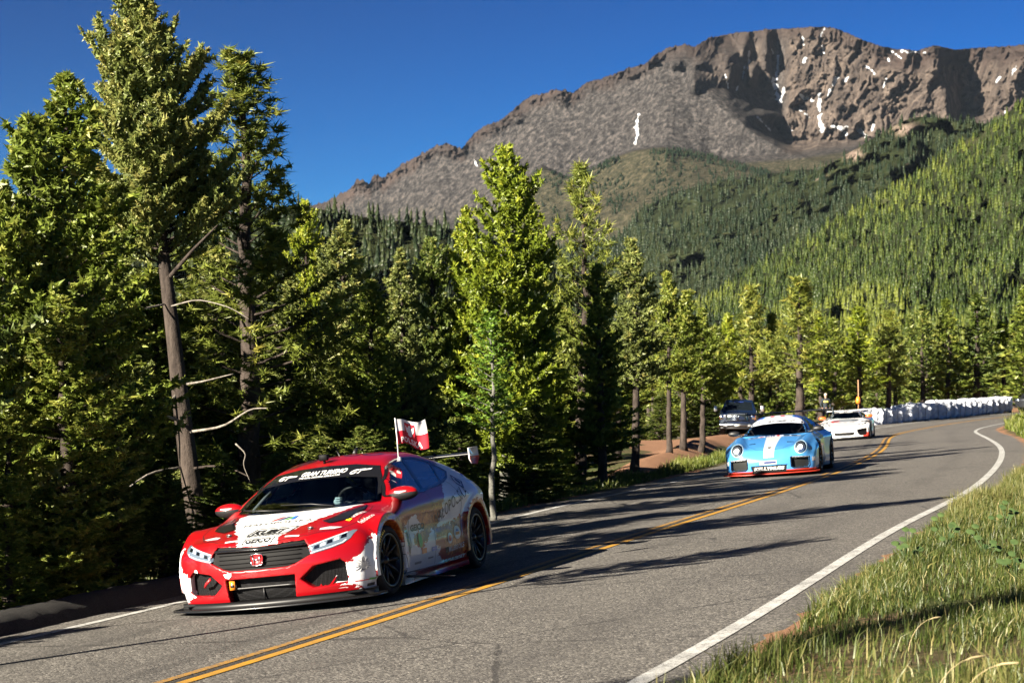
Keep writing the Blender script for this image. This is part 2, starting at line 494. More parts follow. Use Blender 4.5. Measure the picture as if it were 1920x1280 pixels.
def build_road():
    s_end = 210
    ss = np.arange(-20, s_end, 0.5)
    lanes = np.linspace(0, 1, 15)
    V = []; off = []
    for w in lanes:
        o = EDGE_L(ss) * (1 - w) + EDGE_R(ss) * w + (0.06 * fbm(ss * 0.9, ss * 0 + w, seed=4) if w in (0, 1) else 0)
        V.append(road_pt(ss, o)); off.append(o)
    n = len(ss); f = []
    for j in range(len(lanes) - 1):
        a = np.arange(n - 1) + j * n
        f.append(np.stack([a, a + n, a + n + 1, a + 1], -1))
    r = obj('road', np.concatenate(V), np.concatenate(f), asphalt_material(), smooth=True, attrs={'off': np.concatenate(off)})
    tag(r, 'two lane mountain road of worn grey asphalt curving to the right', kind='structure')
    yl = paint_material('yellow_road_paint', (0.46, 0.235, 0.015), 0.63)
    yl2 = paint_material('faded_yellow_road_paint', (0.42, 0.21, 0.015), 0.56)
    wh = paint_material('white_road_paint', (0.52, 0.52, 0.50), 0.575)
    for nm, lab, c, w, m, sa, sb in (('centre_line', 'yellow centre line nearest the race cars', -0.10, 0.042, yl2, -20, s_end), ('centre_line', 'yellow centre line on the grass bank side', 0.10, 0.05, yl, -20, s_end),
                             ('edge_line', 'white edge line along the wooded side', -3.19, 0.06, wh, -20, s_end), ('edge_line', 'white edge line along the grass bank', 3.33, 0.065, wh, -20, s_end)):
        o = strip(nm, m, sa, sb, [c - w, c + w], 0.005)
        tag(o, lab, kind='structure')
    # asphalt kerb (berm) on the wooded side, near end
    t = NT('kerb_asphalt'); P = t.coord(); g = t.noise(70, 5, 0.75, vec=P)
    t.bsdf(t.cramp(g, [(0.3, (0.012, 0.012, 0.012)), (0.55, (0.04, 0.038, 0.036)), (0.8, (0.11, 0.10, 0.095))]), 0.85, normal=t.bump(g, 1.0, 0.03), spec=0.25)
    ss = np.arange(-18, 19.01, 0.12)
    fade = sstep(19.0, 16.5, ss)
    prof = [(-3.62, 0.002), (-3.70, 0.10), (-3.78, 0.165), (-3.92, 0.185), (-4.10, 0.17), (-4.28, 0.09), (-4.4, -0.25)]
    V = []
    for k, (o, h) in enumerate(prof):
        jit = 0.018 * fbm(ss * 6, ss * 0 + k * 3.1, seed=11) + 0.02 * fbm(ss * 1.3, ss * 0 + k, seed=12)
        V.append(road_pt(ss, o + jit, (h + jit) * fade - 0.06 * (1 - fade)))
    n = len(ss); f = []
    for j in range(len(prof) - 1):
        a = np.arange(n - 1) + j * n
        f.append(np.stack([a, a + 1, a + n + 1, a + n], -1))
    tag(obj('kerb', np.concatenate(V), np.concatenate(f), t.m, smooth=True), 'low rough black asphalt kerb along the wooded road edge', kind='structure')

build_ground()
build_road()

# ---------------------------------------------------------------- far land: rock mountain, forested hills
def pl(pts):
    p = np.array(sorted(pts), float)
    return lambda u, k=1: np.interp(u, p[:, 0], p[:, k])

def sheet_pts(U, rows, nv):
    """rows from foot to crest: [(u,y,D),...]; returns arrays (nv, nu) of pixel row and distance."""
    K = len(rows); v = np.linspace(0, K - 1, nv); i = np.minimum(v.astype(int), K - 2); t = v - i
    Y = np.stack([np.interp(U, np.array(r)[:, 0], np.array(r)[:, 1]) for r in rows]); D = np.stack([np.interp(U, np.array(r)[:, 0], np.array(r)[:, 2]) for r in rows])
    return Y[i] * (1 - t[:, None]) + Y[i + 1] * t[:, None], D[i] * (1 - t[:, None]) + D[i + 1] * t[:, None]

def grid_quads(nv, nu):
    i = np.arange(nv - 1)[:, None] * nu + np.arange(nu - 1)[None]
    return np.stack([i, i + 1, i + nu + 1, i + nu], -1).reshape(-1, 4)

def rock_material():
    t = NT('mountain_rock'); P = t.coord()
    f = t.noise(0.012, 8, 0.72, vec=P); g = t.noise(0.075, 7, 0.8, vec=P); st = t.noise(0.03, 7, 0.75, vec=t.mapping((1, 1, 0.45), vec=P))
    talus = t.cramp(g, [(0.38, (0.013, 0.0125, 0.013)), (0.5, (0.040, 0.037, 0.036)), (0.63, (0.112, 0.100, 0.094))])
    cliff = t.cramp(st, [(0.32, (0.026, 0.022, 0.021)), (0.5, (0.080, 0.064, 0.055)), (0.66, (0.17, 0.134, 0.110))])
    red = t.cramp(f, [(0.3, (0.022, 0.018, 0.017)), (0.7, (0.078, 0.058, 0.050))])
    veg = t.cramp(g, [(0.36, (0.014, 0.017, 0.011)), (0.50, (0.044, 0.042, 0.026)), (0.66, (0.115, 0.097, 0.064))])
    c = t.mix(t.attr('cliff'), talus, cliff)
    c = t.mix(t.ramp(t.math('ADD', t.attr('red'), t.math('MULTIPLY', t.math('SUBTRACT', f, .5), .8)), .3, .7), c, red)
    c = t.mix(t.ramp(t.math('ADD', t.attr('veg'), t.math('MULTIPLY', t.math('SUBTRACT', g, .5), 1.0)), .35, .65), c, veg)
    sn = t.ramp(t.math('ADD', t.attr('snow'), t.math('MULTIPLY', t.math('SUBTRACT', g, .5), .5)), .48, .56)
    c = t.mix(sn, c, (0.5, 0.52, 0.55))
    h = t.math('ADD', t.math('MULTIPLY', g, 0.6), t.math('MULTIPLY', st, 0.5))
    t.bsdf(c, 0.95, normal=t.bump(h, 0.9, 14.0), spec=0.05)
    return t.m

SKY_LINE = [(0, 470), (300, 440), (560, 392), (610, 380), (640, 365), (662, 352), (668, 340), (680, 338), (692, 347), (698, 334), (706, 331), (716, 338), (740, 319), (770, 301), (800, 286), (815, 276), (840, 271), (866, 281), (890, 250), (915, 234), (935, 229), (960, 209), (985, 188), (1010, 179), (1045, 169), (1075, 175), (1100, 155), (1130, 149), (1160, 139), (1185, 127), (1210, 121), (1230, 104), (1255, 91), (1285, 84), (1300, 90), (1330, 72), (1360, 66), (1400, 61), (1440, 56), (1480, 54), (1520, 52), (1545, 51), (1565, 54), (1590, 64), (1620, 77), (1650, 87), (1680, 93), (1720, 96), (1740, 89), (1755, 86), (1790, 94), (1830, 91), (1870, 89), (1920, 86), (2050, 84), (2300, 120), (2700, 260)]
SNOW = [((1197, 216), (1192, 238), 5), ((1192, 238), (1196, 252), 6), ((1196, 252), (1191, 268), 4), ((1460, 105), (1455, 150), 4), ((1450, 150), (1462, 190), 8), ((1465, 185), (1470, 165), 5), ((1545, 55), (1538, 70), 4), ((1542, 85), (1545, 100), 4), ((1510, 110), (1508, 116), 5), ((1535, 175), (1536, 200), 6), ((1536, 200), (1540, 245), 7), ((1500, 180), (1522, 188), 7), ((1570, 145), (1552, 180), 6), ((1590, 145), (1582, 155), 5), ((1575, 240), (1585, 250), 9), ((1560, 238), (1590, 238), 4), ((1612, 245), (1625, 255), 7), ((1640, 233), (1634, 245), 5), ((1690, 96), (1735, 99), 5), ((1670, 95), (1690, 110), 3), ((1625, 125), (1640, 138), 4), ((1655, 165), (1662, 148), 4), ((1380, 170), (1392, 150), 3), ((1392, 150), (1396, 125), 3), ((1360, 140), (1366, 165), 3), ((1420, 220), (1445, 245), 3), ((1405, 95), (1402, 130), 4), ((1445, 88), (1450, 100), 3), ((1505, 70), (1508, 85), 3), ((1875, 145), (1868, 155), 4), ((1905, 125), (1898, 140), 4), ((1885, 210), (1883, 218), 3), ((890, 300), (895, 312), 4), ((1478, 235), (1484, 245), 5), ((1665, 110), (1670, 120), 3), ((1500, 205), (1520, 222), 4)]

def build_mountain():
    U = np.concatenate([np.linspace(-100, 560, 60)[:-1], np.linspace(560, 1980, 760), np.linspace(1980, 2600, 60)[1:]])
    n1, n2 = 250, 22
    yc = np.interp(U, *np.array(SKY_LINE).T)
    jag = fbm(U * .09, U * 0, seed=31, oct=4) * 6.0 + fbm(U * .35, U * 0, seed=33, oct=2) * 3.0
    yc = yc - np.abs(jag) * np.interp(U, [560, 700, 1250, 1450, 1980], [1, 1.3, .9, .5, .6])
    yf = np.full(len(U), 520.0)
    v = np.linspace(0, 1, n1)[:, None] ** 0.9
    Y = yf + (yc - yf) * v; UU = np.broadcast_to(U, Y.shape)
    Dc = np.interp(U, [-100, 600, 1270, 1480, 1750, 1920, 2600], [5700, 5400, 4780, 4560, 4250, 4080, 3800])
    # depth gained per pixel row going up from the foot: integrate from the crest down
    foot = np.interp(U, [600, 1000, 1250, 1300, 1500, 1650, 1750, 1980], [430, 400, 330, 300, 285, 262, 240, 225])   # foot of the steep wall
    kk = np.hanning(61); kk /= kk.sum(); ycs = np.convolve(np.pad(yc, 30, mode='edge'), kk, 'valid')
    wall = np.minimum(Y, foot) - ycs
    rest = np.maximum(0, Y - foot)
    gw = np.interp(U, [600, 1250, 1330, 1480, 1980], [1.9, 1.75, 1.1, .80, 1.0])
    D = Dc - wall * gw - np.minimum(rest, 42) * 6.0 - np.maximum(0, rest - 42) * 2.2
    # the left massif stands forward; its right flank turns away from the sun
    yy = [40, 85, 130, 165, 200, 245, 268, 290, 310]
    uB = np.interp(Y, yy, [1268, 1276, 1290, 1308, 1345, 1400, 1440, 1482, 1560]); uC = np.interp(Y, yy, [1372, 1388, 1420, 1446, 1458, 1468, 1480, 1510, 1600])
    wob = 10 * fbm(UU * .02, Y * .03, seed=41)
    J = np.interp(Y, [40, 262, 310], [440, 440, 0])
    D = D + J * sstep(0, 1, (UU - uB + wob) / np.maximum(uC - uB, 18))
    # ribs of the dark wall that catch light
    for (u0, y0, w, h_, a) in ((1368, 125, 22, 34, 150), (1412, 138, 12, 26, 110), (1395, 90, 12, 24, 90), (1445, 215, 26, 16, 120), (1435, 90, 10, 40, 90), (1300, 150, 12, 24, 60)):
        D = D - a * np.exp(-((UU - u0) / w) ** 2 - ((Y - y0) / h_) ** 2)
    # right-hand buttress and the gully beyond it
    b2 = np.interp(Y, [60, 235, 260], [1746, 1778, 1800]); c2 = np.interp(Y, [60, 160, 235, 260], [1822, 1812, 1795, 1815])
    D = D + np.interp(Y, [70, 215, 255], [290, 290, 0]) * sstep(0, 1, (UU - b2 + wob * .6) / np.maximum(c2 - b2, 12)) * (1 - .8 * sstep(1830, 1930, UU))
    b3 = np.interp(Y, [90, 130, 200], [1935, 1900, 1868]); D = D + 190 * sstep(0, 60, UU - b3)
    # cliffs: ribs and gullies running down the fall line, broken into smaller facets
    cl = sstep(1455, 1490, UU) * (1 - sstep(foot - 12, foot + 10, Y)) + .6 * sstep(1290, 1330, UU) * (1 - sstep(1440, 1460, UU)) * (1 - sstep(150, 180, Y))
    wx = UU + 16 * fbm(UU * .02, Y * .02, seed=51) + 5 * fbm(UU * .09, Y * .09, seed=52); wy = Y + 14 * fbm(UU * .02, Y * .02, seed=53)
    rib = lambda fx, fy, sd, o_=5: fbm(wx * fx + .35 * wy * fx, wy * fy, seed=sd, oct=o_, gain=.58, ridged=True)
    D = D - cl * (78 * rib(.017, .0095, 55) + 24 * rib(.055, .026, 56) + 9 * fbm(wx * .22, wy * .16, seed=57, oct=3))
    # crags along the left ridge, gullies and spurs on the talus
    crag = sstep(30, 3, Y - yc) * sstep(620, 680, UU) * (1 - sstep(1240, 1290, UU))
    D = D - crag * (40 * rib(.045, .04, 62, 3) + 12 * fbm(UU * .2, Y * .2, seed=63))
    for (u0, y0, w, a) in ((1055, 182, 26, 60), (965, 222, 20, 50), (925, 242, 16, 45), (845, 280, 26, 45), (690, 345, 26, 50), (1180, 140, 14, 36), (1270, 120, 16, 70), (1312, 120, 12, 60), (1222, 112, 14, 40)):
        q = np.exp(-((UU - u0) / w) ** 2 - ((Y - y0) / (w * .6)) ** 2); D = D - a * q * (1 + .6 * fbm(UU * .1, Y * .1, seed=64))
    tal = (1 - cl) * (1 - sstep(0, 6, rest))
    D = D - tal * (3 * fbm(UU * .09, Y * .14, seed=71, ridged=True) + 3 * fbm(UU * .3, Y * .45, seed=72, oct=3) + 14 * rib(.012, .012, 73, 3))
    D = D - sstep(0, 10, rest) * (10 * fbm(UU * .04, Y * .07, seed=75, ridged=True) + 5 * fbm(UU * .15, Y * .3, seed=76, oct=3))
    # tundra shoulder with its own crest in front of the talus
    sh_ = np.interp(U, [940, 985, 1015, 1060, 1110, 1150, 1190, 1240, 1300, 1345, 1400, 1470], [400, 335, 312, 332, 318, 296, 282, 276, 284, 296, 312, 330])
    k = sstep(-3, 3, Y - sh_) * sstep(940, 990, UU) * (1 - sstep(1440, 1480, UU))
    D = D - k * (330 + .8 * np.minimum(Y - sh_, 60))
    global MOUNTAIN_SURF
    MOUNTAIN_SURF = (U, yc, yf, D)
    X = (UU - 960) / F * D; Z = CAMZ + (YH - Y) / F * D
    # back slope so that the mountain is closed
    bX, bY, bZ = [], [], []
    for j in range(1, n2):
        q = j / (n2 - 1); dd = D[-1] + 1800 * q
        bX.append((U - 960) / F * D[-1] * (1 + .1 * q)); bY.append(dd); bZ.append(Z[-1] * (1 - q) ** 1.3 - 40 * q + 20 * fbm(U * .03, U * 0 + j * .4, seed=81) * q)
    XX = np.concatenate([X, bX]); YY = np.concatenate([D, bY]); ZZ = np.concatenate([Z, bZ])
    sn = np.zeros(Y.shape)
    for (a, b, w) in SNOW:
        a, b = np.array(a, float), np.array(b, float); e = b - a
        t = np.clip(((UU - a[0]) * e[0] + (Y - a[1]) * e[1]) / (e @ e), 0, 1)
        d = np.hypot(UU - a[0] - e[0] * t, Y - a[1] - e[1] * t) / w
        sn = np.maximum(sn, 1.0 - .5 * d * 1.75 + .75 * fbm(UU * .22, Y * .22, seed=78, oct=3) - .12)
    pad = lambda a: np.concatenate([a, np.zeros((n2 - 1, len(U)))]).ravel()
    veg = sstep(0, 26, rest) * sstep(900, 1100, UU) + .35 * sstep(300, 400, Y) * (1 - sstep(1000, 1100, UU)) + .9 * k
    at = dict(cliff=pad(np.clip(cl, 0, 1)), red=pad(sstep(60, 0, Y - yc) * .65 + .25 * cl * (UU > 1640)), veg=pad(np.clip(veg, 0, 1)), snow=pad(np.clip(sn, 0, 1)))
    o = obj('mountain', np.stack([XX.ravel(), YY.ravel(), ZZ.ravel()], -1), grid_quads(n1 + n2 - 1, len(U)), rock_material(), smooth=True, attrs=at)
    tag(o, 'bare rocky mountain with snow streaked cliffs against the blue sky', kind='structure')

def forest_floor_material():
    t = NT('hill_ground'); P = t.coord()
    g = t.noise(0.03, 6, 0.7, vec=P); f = t.noise(0.2, 5, 0.7, vec=P)
    c = t.cramp(g, [(0.3, (0.010, 0.014, 0.006)), (0.55, (0.022, 0.028, 0.012)), (0.78, (0.06, 0.058, 0.03))])
    c = t.mix(t.attr('rock'), c, t.cramp(f, [(0.3, (0.10, 0.075, 0.06)), (0.7, (0.30, 0.23, 0.19))]))
    t.bsdf(c, 0.95, normal=t.bump(t.math('ADD', g, f), 0.8, 3.0), spec=0.05)
    return t.m

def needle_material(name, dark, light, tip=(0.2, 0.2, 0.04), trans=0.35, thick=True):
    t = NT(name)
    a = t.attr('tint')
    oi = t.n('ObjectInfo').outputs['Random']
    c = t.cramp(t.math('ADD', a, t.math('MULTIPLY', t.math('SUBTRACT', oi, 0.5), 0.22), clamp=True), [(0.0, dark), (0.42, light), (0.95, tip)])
    d = t.n('BsdfDiffuse'); t.set(d.inputs['Color'], c)
    tr = t.n('BsdfTranslucent'); t.set(tr.inputs['Color'], t.mix(0.5, c, light))
    gl = t.n('BsdfGlossy'); t.set(gl.inputs['Color'], (0.5, 0.5, 0.45)); t.set(gl.inputs['Roughness'], 0.45)
    if thick:
        m = t.n('MixShader'); t.set(m.inputs[0], trans); t.t.links.new(d.outputs[0], m.inputs[1]); t.t.links.new(tr.outputs[0], m.inputs[2])
    else:      # thin needles: reflected and transmitted light add up
        m = t.n('AddShader'); t.t.links.new(d.outputs[0], m.inputs[0]); t.t.links.new(tr.outputs[0], m.inputs[1])
        t.set(tr.inputs['Color'], t.mix(0.52, c, (0, 0, 0)))
    m2 = t.n('MixShader'); t.set(m2.inputs[0], 0.05); t.t.links.new(m.outputs[0], m2.inputs[1]); t.t.links.new(gl.outputs[0], m2.inputs[2])
    t.t.links.new(m2.outputs[0], t.out.inputs['Surface'])
    return t.m

def far_forest(name, label, pos, hgt, rng, mat, wid=.17, tint=None):
    """one mass of small conifers: every tree three stacked ragged skirts."""
    n = len(pos); ns = 6
    zc = [(0.05, .46, 1.0), (.30, .72, .80), (.56, 1.0, .52)]
    V = []; T = []; base = 0
    rot = rng.uniform(0, 6.28, n); w = hgt * wid * rng.uniform(.75, 1.3, n)
    lean = rng.normal(0, .03, (n, 2))
    tv = []
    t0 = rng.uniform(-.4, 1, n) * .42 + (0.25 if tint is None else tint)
    for (z0, z1, r) in zc:
        th = rot[:, None] + np.arange(ns) * 2 * np.pi / ns
        rr = w[:, None] * r * rng.uniform(.7, 1.25, (n, ns)) * np.where(np.arange(ns) % 2, .62, 1.18)
        P = np.stack([pos[:, None, 0] + rr * np.cos(th), pos[:, None, 1] + rr * np.sin(th), pos[:, None, 2] + hgt[:, None] * (z0 + rng.uniform(-.05, .05, (n, ns)))], -1)
        tipp = pos + np.stack([lean[:, 0] * hgt, lean[:, 1] * hgt, hgt * z1], -1)
        VV = np.concatenate([P, tipp[:, None]], 1).reshape(-1, 3)
        i = np.arange(n)[:, None] * (ns + 1); j = np.arange(ns)[None]; j2 = (j + 1) % ns
        T.append(np.stack([i + j, i + j2, np.broadcast_to(i + ns, (n, ns))], -1).reshape(-1, 3) + base)
        V.append(VV); base += len(VV); tv.append(np.repeat(t0, ns + 1))
    o = obj(name, np.concatenate(V), np.concatenate(T), mat, attrs={'tint': np.clip(np.concatenate(tv), 0, 1)})
    return tag(o, label, 'wood', kind='stuff')

def build_hills():
    rng = np.random.default_rng(5)
    fm = forest_floor_material()
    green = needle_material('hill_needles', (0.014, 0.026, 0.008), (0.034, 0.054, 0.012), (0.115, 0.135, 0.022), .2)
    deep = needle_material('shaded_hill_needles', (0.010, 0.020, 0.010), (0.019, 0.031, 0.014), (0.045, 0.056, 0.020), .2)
    U = np.linspace(-500, 2500, 300)
    def hill(name, lab, rows, dens, hmean, mat, woodlabel, rough=14, seed=1, rockfn=None, nv=60, mask=None, tintfn=None):
        Y, D = sheet_pts(U, rows, nv)
        UU = np.broadcast_to(U, Y.shape)
        nz = fbm(UU * .012, Y * .02, seed=seed) * rough * 2 + fbm(UU * .05, Y * .08, seed=seed + 1) * rough
        D2 = D - nz * 2
        X = (UU - 960) / F * D2; Z = CAMZ + (YH - Y) / F * D2
        q = np.linspace(0, 1, 10)[1:, None]
        bX = X[-1] * (1 + .08 * q); bY = D2[-1] * (1 + .35 * q); bZ = Z[-1] - (Z[-1] + 60) * q ** 1.2 * .9
        A = np.concatenate([X, bX]); B = np.concatenate([D2, bY]); C_ = np.concatenate([Z, bZ])
        rk = np.zeros(A.shape)
        if rockfn is not None: rk[:nv] = rockfn(UU, Y)
        o = obj(name, np.stack([A.ravel(), B.ravel(), C_.ravel()], -1), grid_quads(nv + 9, len(U)), fm, smooth=True, attrs={'rock': rk.ravel()})
        tag(o, lab, kind='structure')
        # trees: spread evenly over the part of the slope in view
        n = dens * 4
        fu = rng.uniform(-300, 2150, n); fv = rng.uniform(0, nv - 1.001, n)
        i = ((fu - U[0]) / (U[1] - U[0])); iu = i.astype(int); tu = i - iu; iv = fv.astype(int); tv = fv - iv
        def bil(M): return (M[iv, iu] * (1 - tu) + M[iv, iu + 1] * tu) * (1 - tv) + (M[iv + 1, iu] * (1 - tu) + M[iv + 1, iu + 1] * tu) * tv
        py = bil(Y); keep = rng.uniform(0, 1, n) < .25 * (1 if mask is None else 1)
        if mask is not None: keep &= rng.uniform(0, 1, n) < mask(fu, py)
        pos = np.stack([bil(X), bil(D2), bil(Z) - .4], -1)[keep]
        h = hmean * rng.uniform(.45, 1.5, len(pos))
        tn = None if tintfn is None else tintfn(fu[keep], py[keep])
        far_forest('forest', woodlabel, pos, h, rng, mat, tint=tn)
    near_crest = [(-500, 690, 1500), (1100, 640, 1300), (1250, 592, 1250), (1290, 575, 1250), (1340, 552, 1250), (1400, 512, 1250), (1480, 462, 1250), (1560, 418, 1250), (1650, 368, 1250), (1720, 328, 1250), (1780, 282, 1250), (1850, 238, 1250), (1920, 190, 1250), (2060, 110, 1250), (2500, -40, 1300)]
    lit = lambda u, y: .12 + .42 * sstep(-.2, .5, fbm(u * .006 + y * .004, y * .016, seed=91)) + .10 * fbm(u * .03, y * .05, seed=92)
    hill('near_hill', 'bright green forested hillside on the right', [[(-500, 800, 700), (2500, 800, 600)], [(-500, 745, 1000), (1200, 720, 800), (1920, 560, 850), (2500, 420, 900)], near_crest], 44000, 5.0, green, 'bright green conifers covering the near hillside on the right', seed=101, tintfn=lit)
    mid = [(-500, 700, 2300), (900, 600, 2300), (1080, 520, 2200), (1150, 482, 2100), (1280, 432, 2050), (1400, 384, 2000), (1490, 340, 2000), (1545, 314, 2000), (1590, 288, 2000), (1640, 258, 2000), (1690, 228, 2000), (1722, 219, 2000), (1770, 222, 2000), (1815, 230, 2000), (1900, 235, 2000), (2500, 260, 2000)]
    rk = lambda u, y: sstep(24, 4, np.hypot((u - 1700) * .55, (y - 243) * 1.3)) + sstep(16, 4, np.hypot((u - 1600) * .6, y - 290)) + sstep(10, 3, np.hypot((u - 1712), (y - 300))) + sstep(9, 3, np.hypot(u - 1540, y - 330))
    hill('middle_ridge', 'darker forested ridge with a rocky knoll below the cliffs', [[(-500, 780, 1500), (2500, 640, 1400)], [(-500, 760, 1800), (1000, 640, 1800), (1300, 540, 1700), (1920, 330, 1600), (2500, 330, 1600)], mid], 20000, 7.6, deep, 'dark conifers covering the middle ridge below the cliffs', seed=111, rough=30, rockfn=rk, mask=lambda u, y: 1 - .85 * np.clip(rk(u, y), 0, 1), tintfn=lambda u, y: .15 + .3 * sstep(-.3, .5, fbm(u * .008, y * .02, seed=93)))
    val = [(-500, 640, 3200), (700, 560, 3200), (900, 500, 3100), (1000, 470, 3050), (1060, 460, 3000), (1110, 462, 3000), (1170, 440, 3000), (1200, 392, 2950), (1260, 362, 2950), (1330, 344, 2950), (1420, 330, 2950), (1500, 318, 2950), (1600, 320, 2900), (2500, 420, 2900)]
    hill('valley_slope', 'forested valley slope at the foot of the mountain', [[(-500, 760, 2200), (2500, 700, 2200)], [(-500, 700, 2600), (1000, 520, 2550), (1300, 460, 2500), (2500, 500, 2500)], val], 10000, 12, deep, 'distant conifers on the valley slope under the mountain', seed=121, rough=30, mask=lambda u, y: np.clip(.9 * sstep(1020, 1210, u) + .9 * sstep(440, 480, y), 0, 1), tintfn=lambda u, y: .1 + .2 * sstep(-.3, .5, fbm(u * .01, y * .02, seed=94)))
    lef = [(-500, 440, 700), (200, 420, 700), (450, 400, 700), (560, 384, 700), (620, 396, 700), (700, 410, 700), (780, 418, 700), (850, 430, 720), (930, 448, 740), (1050, 500, 780), (1200, 580, 820), (2500, 760, 900)]
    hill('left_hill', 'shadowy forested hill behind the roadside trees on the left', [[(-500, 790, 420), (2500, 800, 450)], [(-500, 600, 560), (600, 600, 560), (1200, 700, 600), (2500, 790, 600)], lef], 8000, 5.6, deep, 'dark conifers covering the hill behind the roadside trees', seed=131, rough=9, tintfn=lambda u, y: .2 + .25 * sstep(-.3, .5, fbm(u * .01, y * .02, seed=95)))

def build_krummholz():
    rng = np.random.default_rng(17); U, yc, yf, D = MOUNTAIN_SURF
    n = 1700; u = rng.uniform(950, 1500, n); cr = np.interp(u, [940, 985, 1015, 1060, 1110, 1150, 1190, 1240, 1300, 1345, 1400, 1470], [400, 335, 312, 332, 318, 296, 282, 276, 284, 296, 312, 330])
    k = rng.uniform(0, 1, n); y = cr + np.where(rng.uniform(0, 1, n) < .35, k * 14, k ** .8 * 110)
    y = y[(cl := fbm(u * .02, y * .04, seed=19)) > -.15]; u = u[cl > -.15]
    v = np.clip((y - 520) / (np.interp(u, U, yc) - 520), 0, 1) ** (1 / .9); iv = np.clip(v * (D.shape[0] - 1), 0, D.shape[0] - 1).astype(int); iu = np.clip(np.searchsorted(U, u), 0, len(U) - 1)
    d = D[iv, iu]; pos = np.stack([(u - 960) / F * d, d, CAMZ + (YH - y) / F * d - .5], -1)
    far_forest('stunted_forest', 'dark stunted conifers scattered over the tundra shoulder', pos, rng.uniform(5, 11, len(u)), rng, bpy.data.materials['shaded_hill_needles'], wid=.32, tint=0.0)

build_mountain()
build_hills()
build_krummholz()

# ---------------------------------------------------------------- thin mountain air
def build_haze():
    m = bpy.data.materials.new('thin_air'); m.use_nodes = True; nt = m.node_tree; nt.nodes.clear()
    v = nt.nodes.new('ShaderNodeVolumePrincipled'); v.inputs['Color'].default_value = (0.62, 0.78, 1.0, 1); v.inputs['Density'].default_value = 0.000009; v.inputs['Anisotropy'].default_value = 0.2
    o = nt.nodes.new('ShaderNodeOutputMaterial'); nt.links.new(v.outputs[0], o.inputs['Volume'])
    b = MB(); b.box((0, 6000, 500), (10500, 7500, 620)); h = b.obj('haze', m); tag(h, 'thin blue air between the camera and the mountain', kind='stuff')

build_haze()

# ---------------------------------------------------------------- trees
BARK = None
def bark_material(name, dark, light, birch=False):
    t = NT(name); P = t.coord()
    n = t.noise(7, 6, 0.75, vec=t.mapping((1, 1, 0.25), vec=P)); m = t.noise(30, 5, 0.7, vec=P)
    c = t.cramp(n, [(0.32, dark), (0.62, light)])
    if birch:
        sc = t.noise(9, 4, 0.7, vec=t.mapping((0.5, 0.5, 2.2), vec=P)); c = t.mix(t.ramp(sc, .60, .66), c, (0.03, 0.028, 0.025))
    t.bsdf(c, 0.9, normal=t.bump(t.math('ADD', n, t.math('MULTIPLY', m, .5)), 0.9, 0.03), spec=0.15)
    return t.m
BARK = bark_material('conifer_bark', (0.014, 0.011, 0.010), (0.072, 0.057, 0.048))
DEADWOOD = bark_material('dead_branch', (0.07, 0.06, 0.05), (0.30, 0.27, 0.235))
ASPENBARK = bark_material('aspen_bark', (0.06, 0.06, 0.052), (0.17, 0.168, 0.15), True)
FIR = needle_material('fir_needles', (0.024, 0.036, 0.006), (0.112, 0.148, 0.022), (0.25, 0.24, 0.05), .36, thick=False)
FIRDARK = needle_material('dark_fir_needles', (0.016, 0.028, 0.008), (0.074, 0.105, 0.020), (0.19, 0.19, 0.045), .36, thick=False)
FIRGREY = needle_material('grey_green_fir_needles', (0.028, 0.038, 0.014), (0.132, 0.158, 0.042), (0.29, 0.25, 0.08), .36, thick=False)
FIRYEL = needle_material('yellow_green_fir_needles', (0.030, 0.046, 0.006), (0.128, 0.168, 0.014), (0.28, 0.28, 0.03), .36, thick=False)
PINE = needle_material('pine_needles', (0.028, 0.036, 0.008), (0.122, 0.150, 0.026), (0.27, 0.24, 0.05), .36, thick=False)
ASPEN = needle_material('aspen_leaves', (0.035, 0.07, 0.010), (0.095, 0.165, 0.020), (0.16, 0.24, 0.03), .42, thick=False)

def tufts(C, D, size, rng, k, width, spread, leaf=False):
    """k narrow blades at every centre C pointing about D."""
    n = len(C)
    d = D[:, None] * (1 - spread) + rng.normal(0, 1, (n, k, 3)) * spread
    d /= np.linalg.norm(d, axis=2)[..., None] + 1e-9
    s = np.cross(d, rng.normal(0, 1, (n, k, 3))); s /= np.linalg.norm(s, axis=2)[..., None] + 1e-9
    L = size[:, None] * rng.uniform(.65, 1.25, (n, k)); W = L * width
    c = C[:, None] + rng.normal(0, .12, (n, k, 3)) * size[:, None, None]
    if leaf:
        V = np.stack([c, c + d * (L * .5)[..., None] + s * W[..., None], c + d * L[..., None], c + d * (L * .5)[..., None] - s * W[..., None]], 2)
        m = n * k; F_ = (np.arange(m)[:, None] * 4 + np.arange(4)[None])
        return V.reshape(-1, 3), F_, 4
    V = np.stack([c - d * (L * .25)[..., None] + s * W[..., None], c - d * (L * .25)[..., None] - s * W[..., None], c + d * L[..., None]], 2)
    m = n * k
    return V.reshape(-1, 3), np.arange(m * 3).reshape(-1, 3), 3

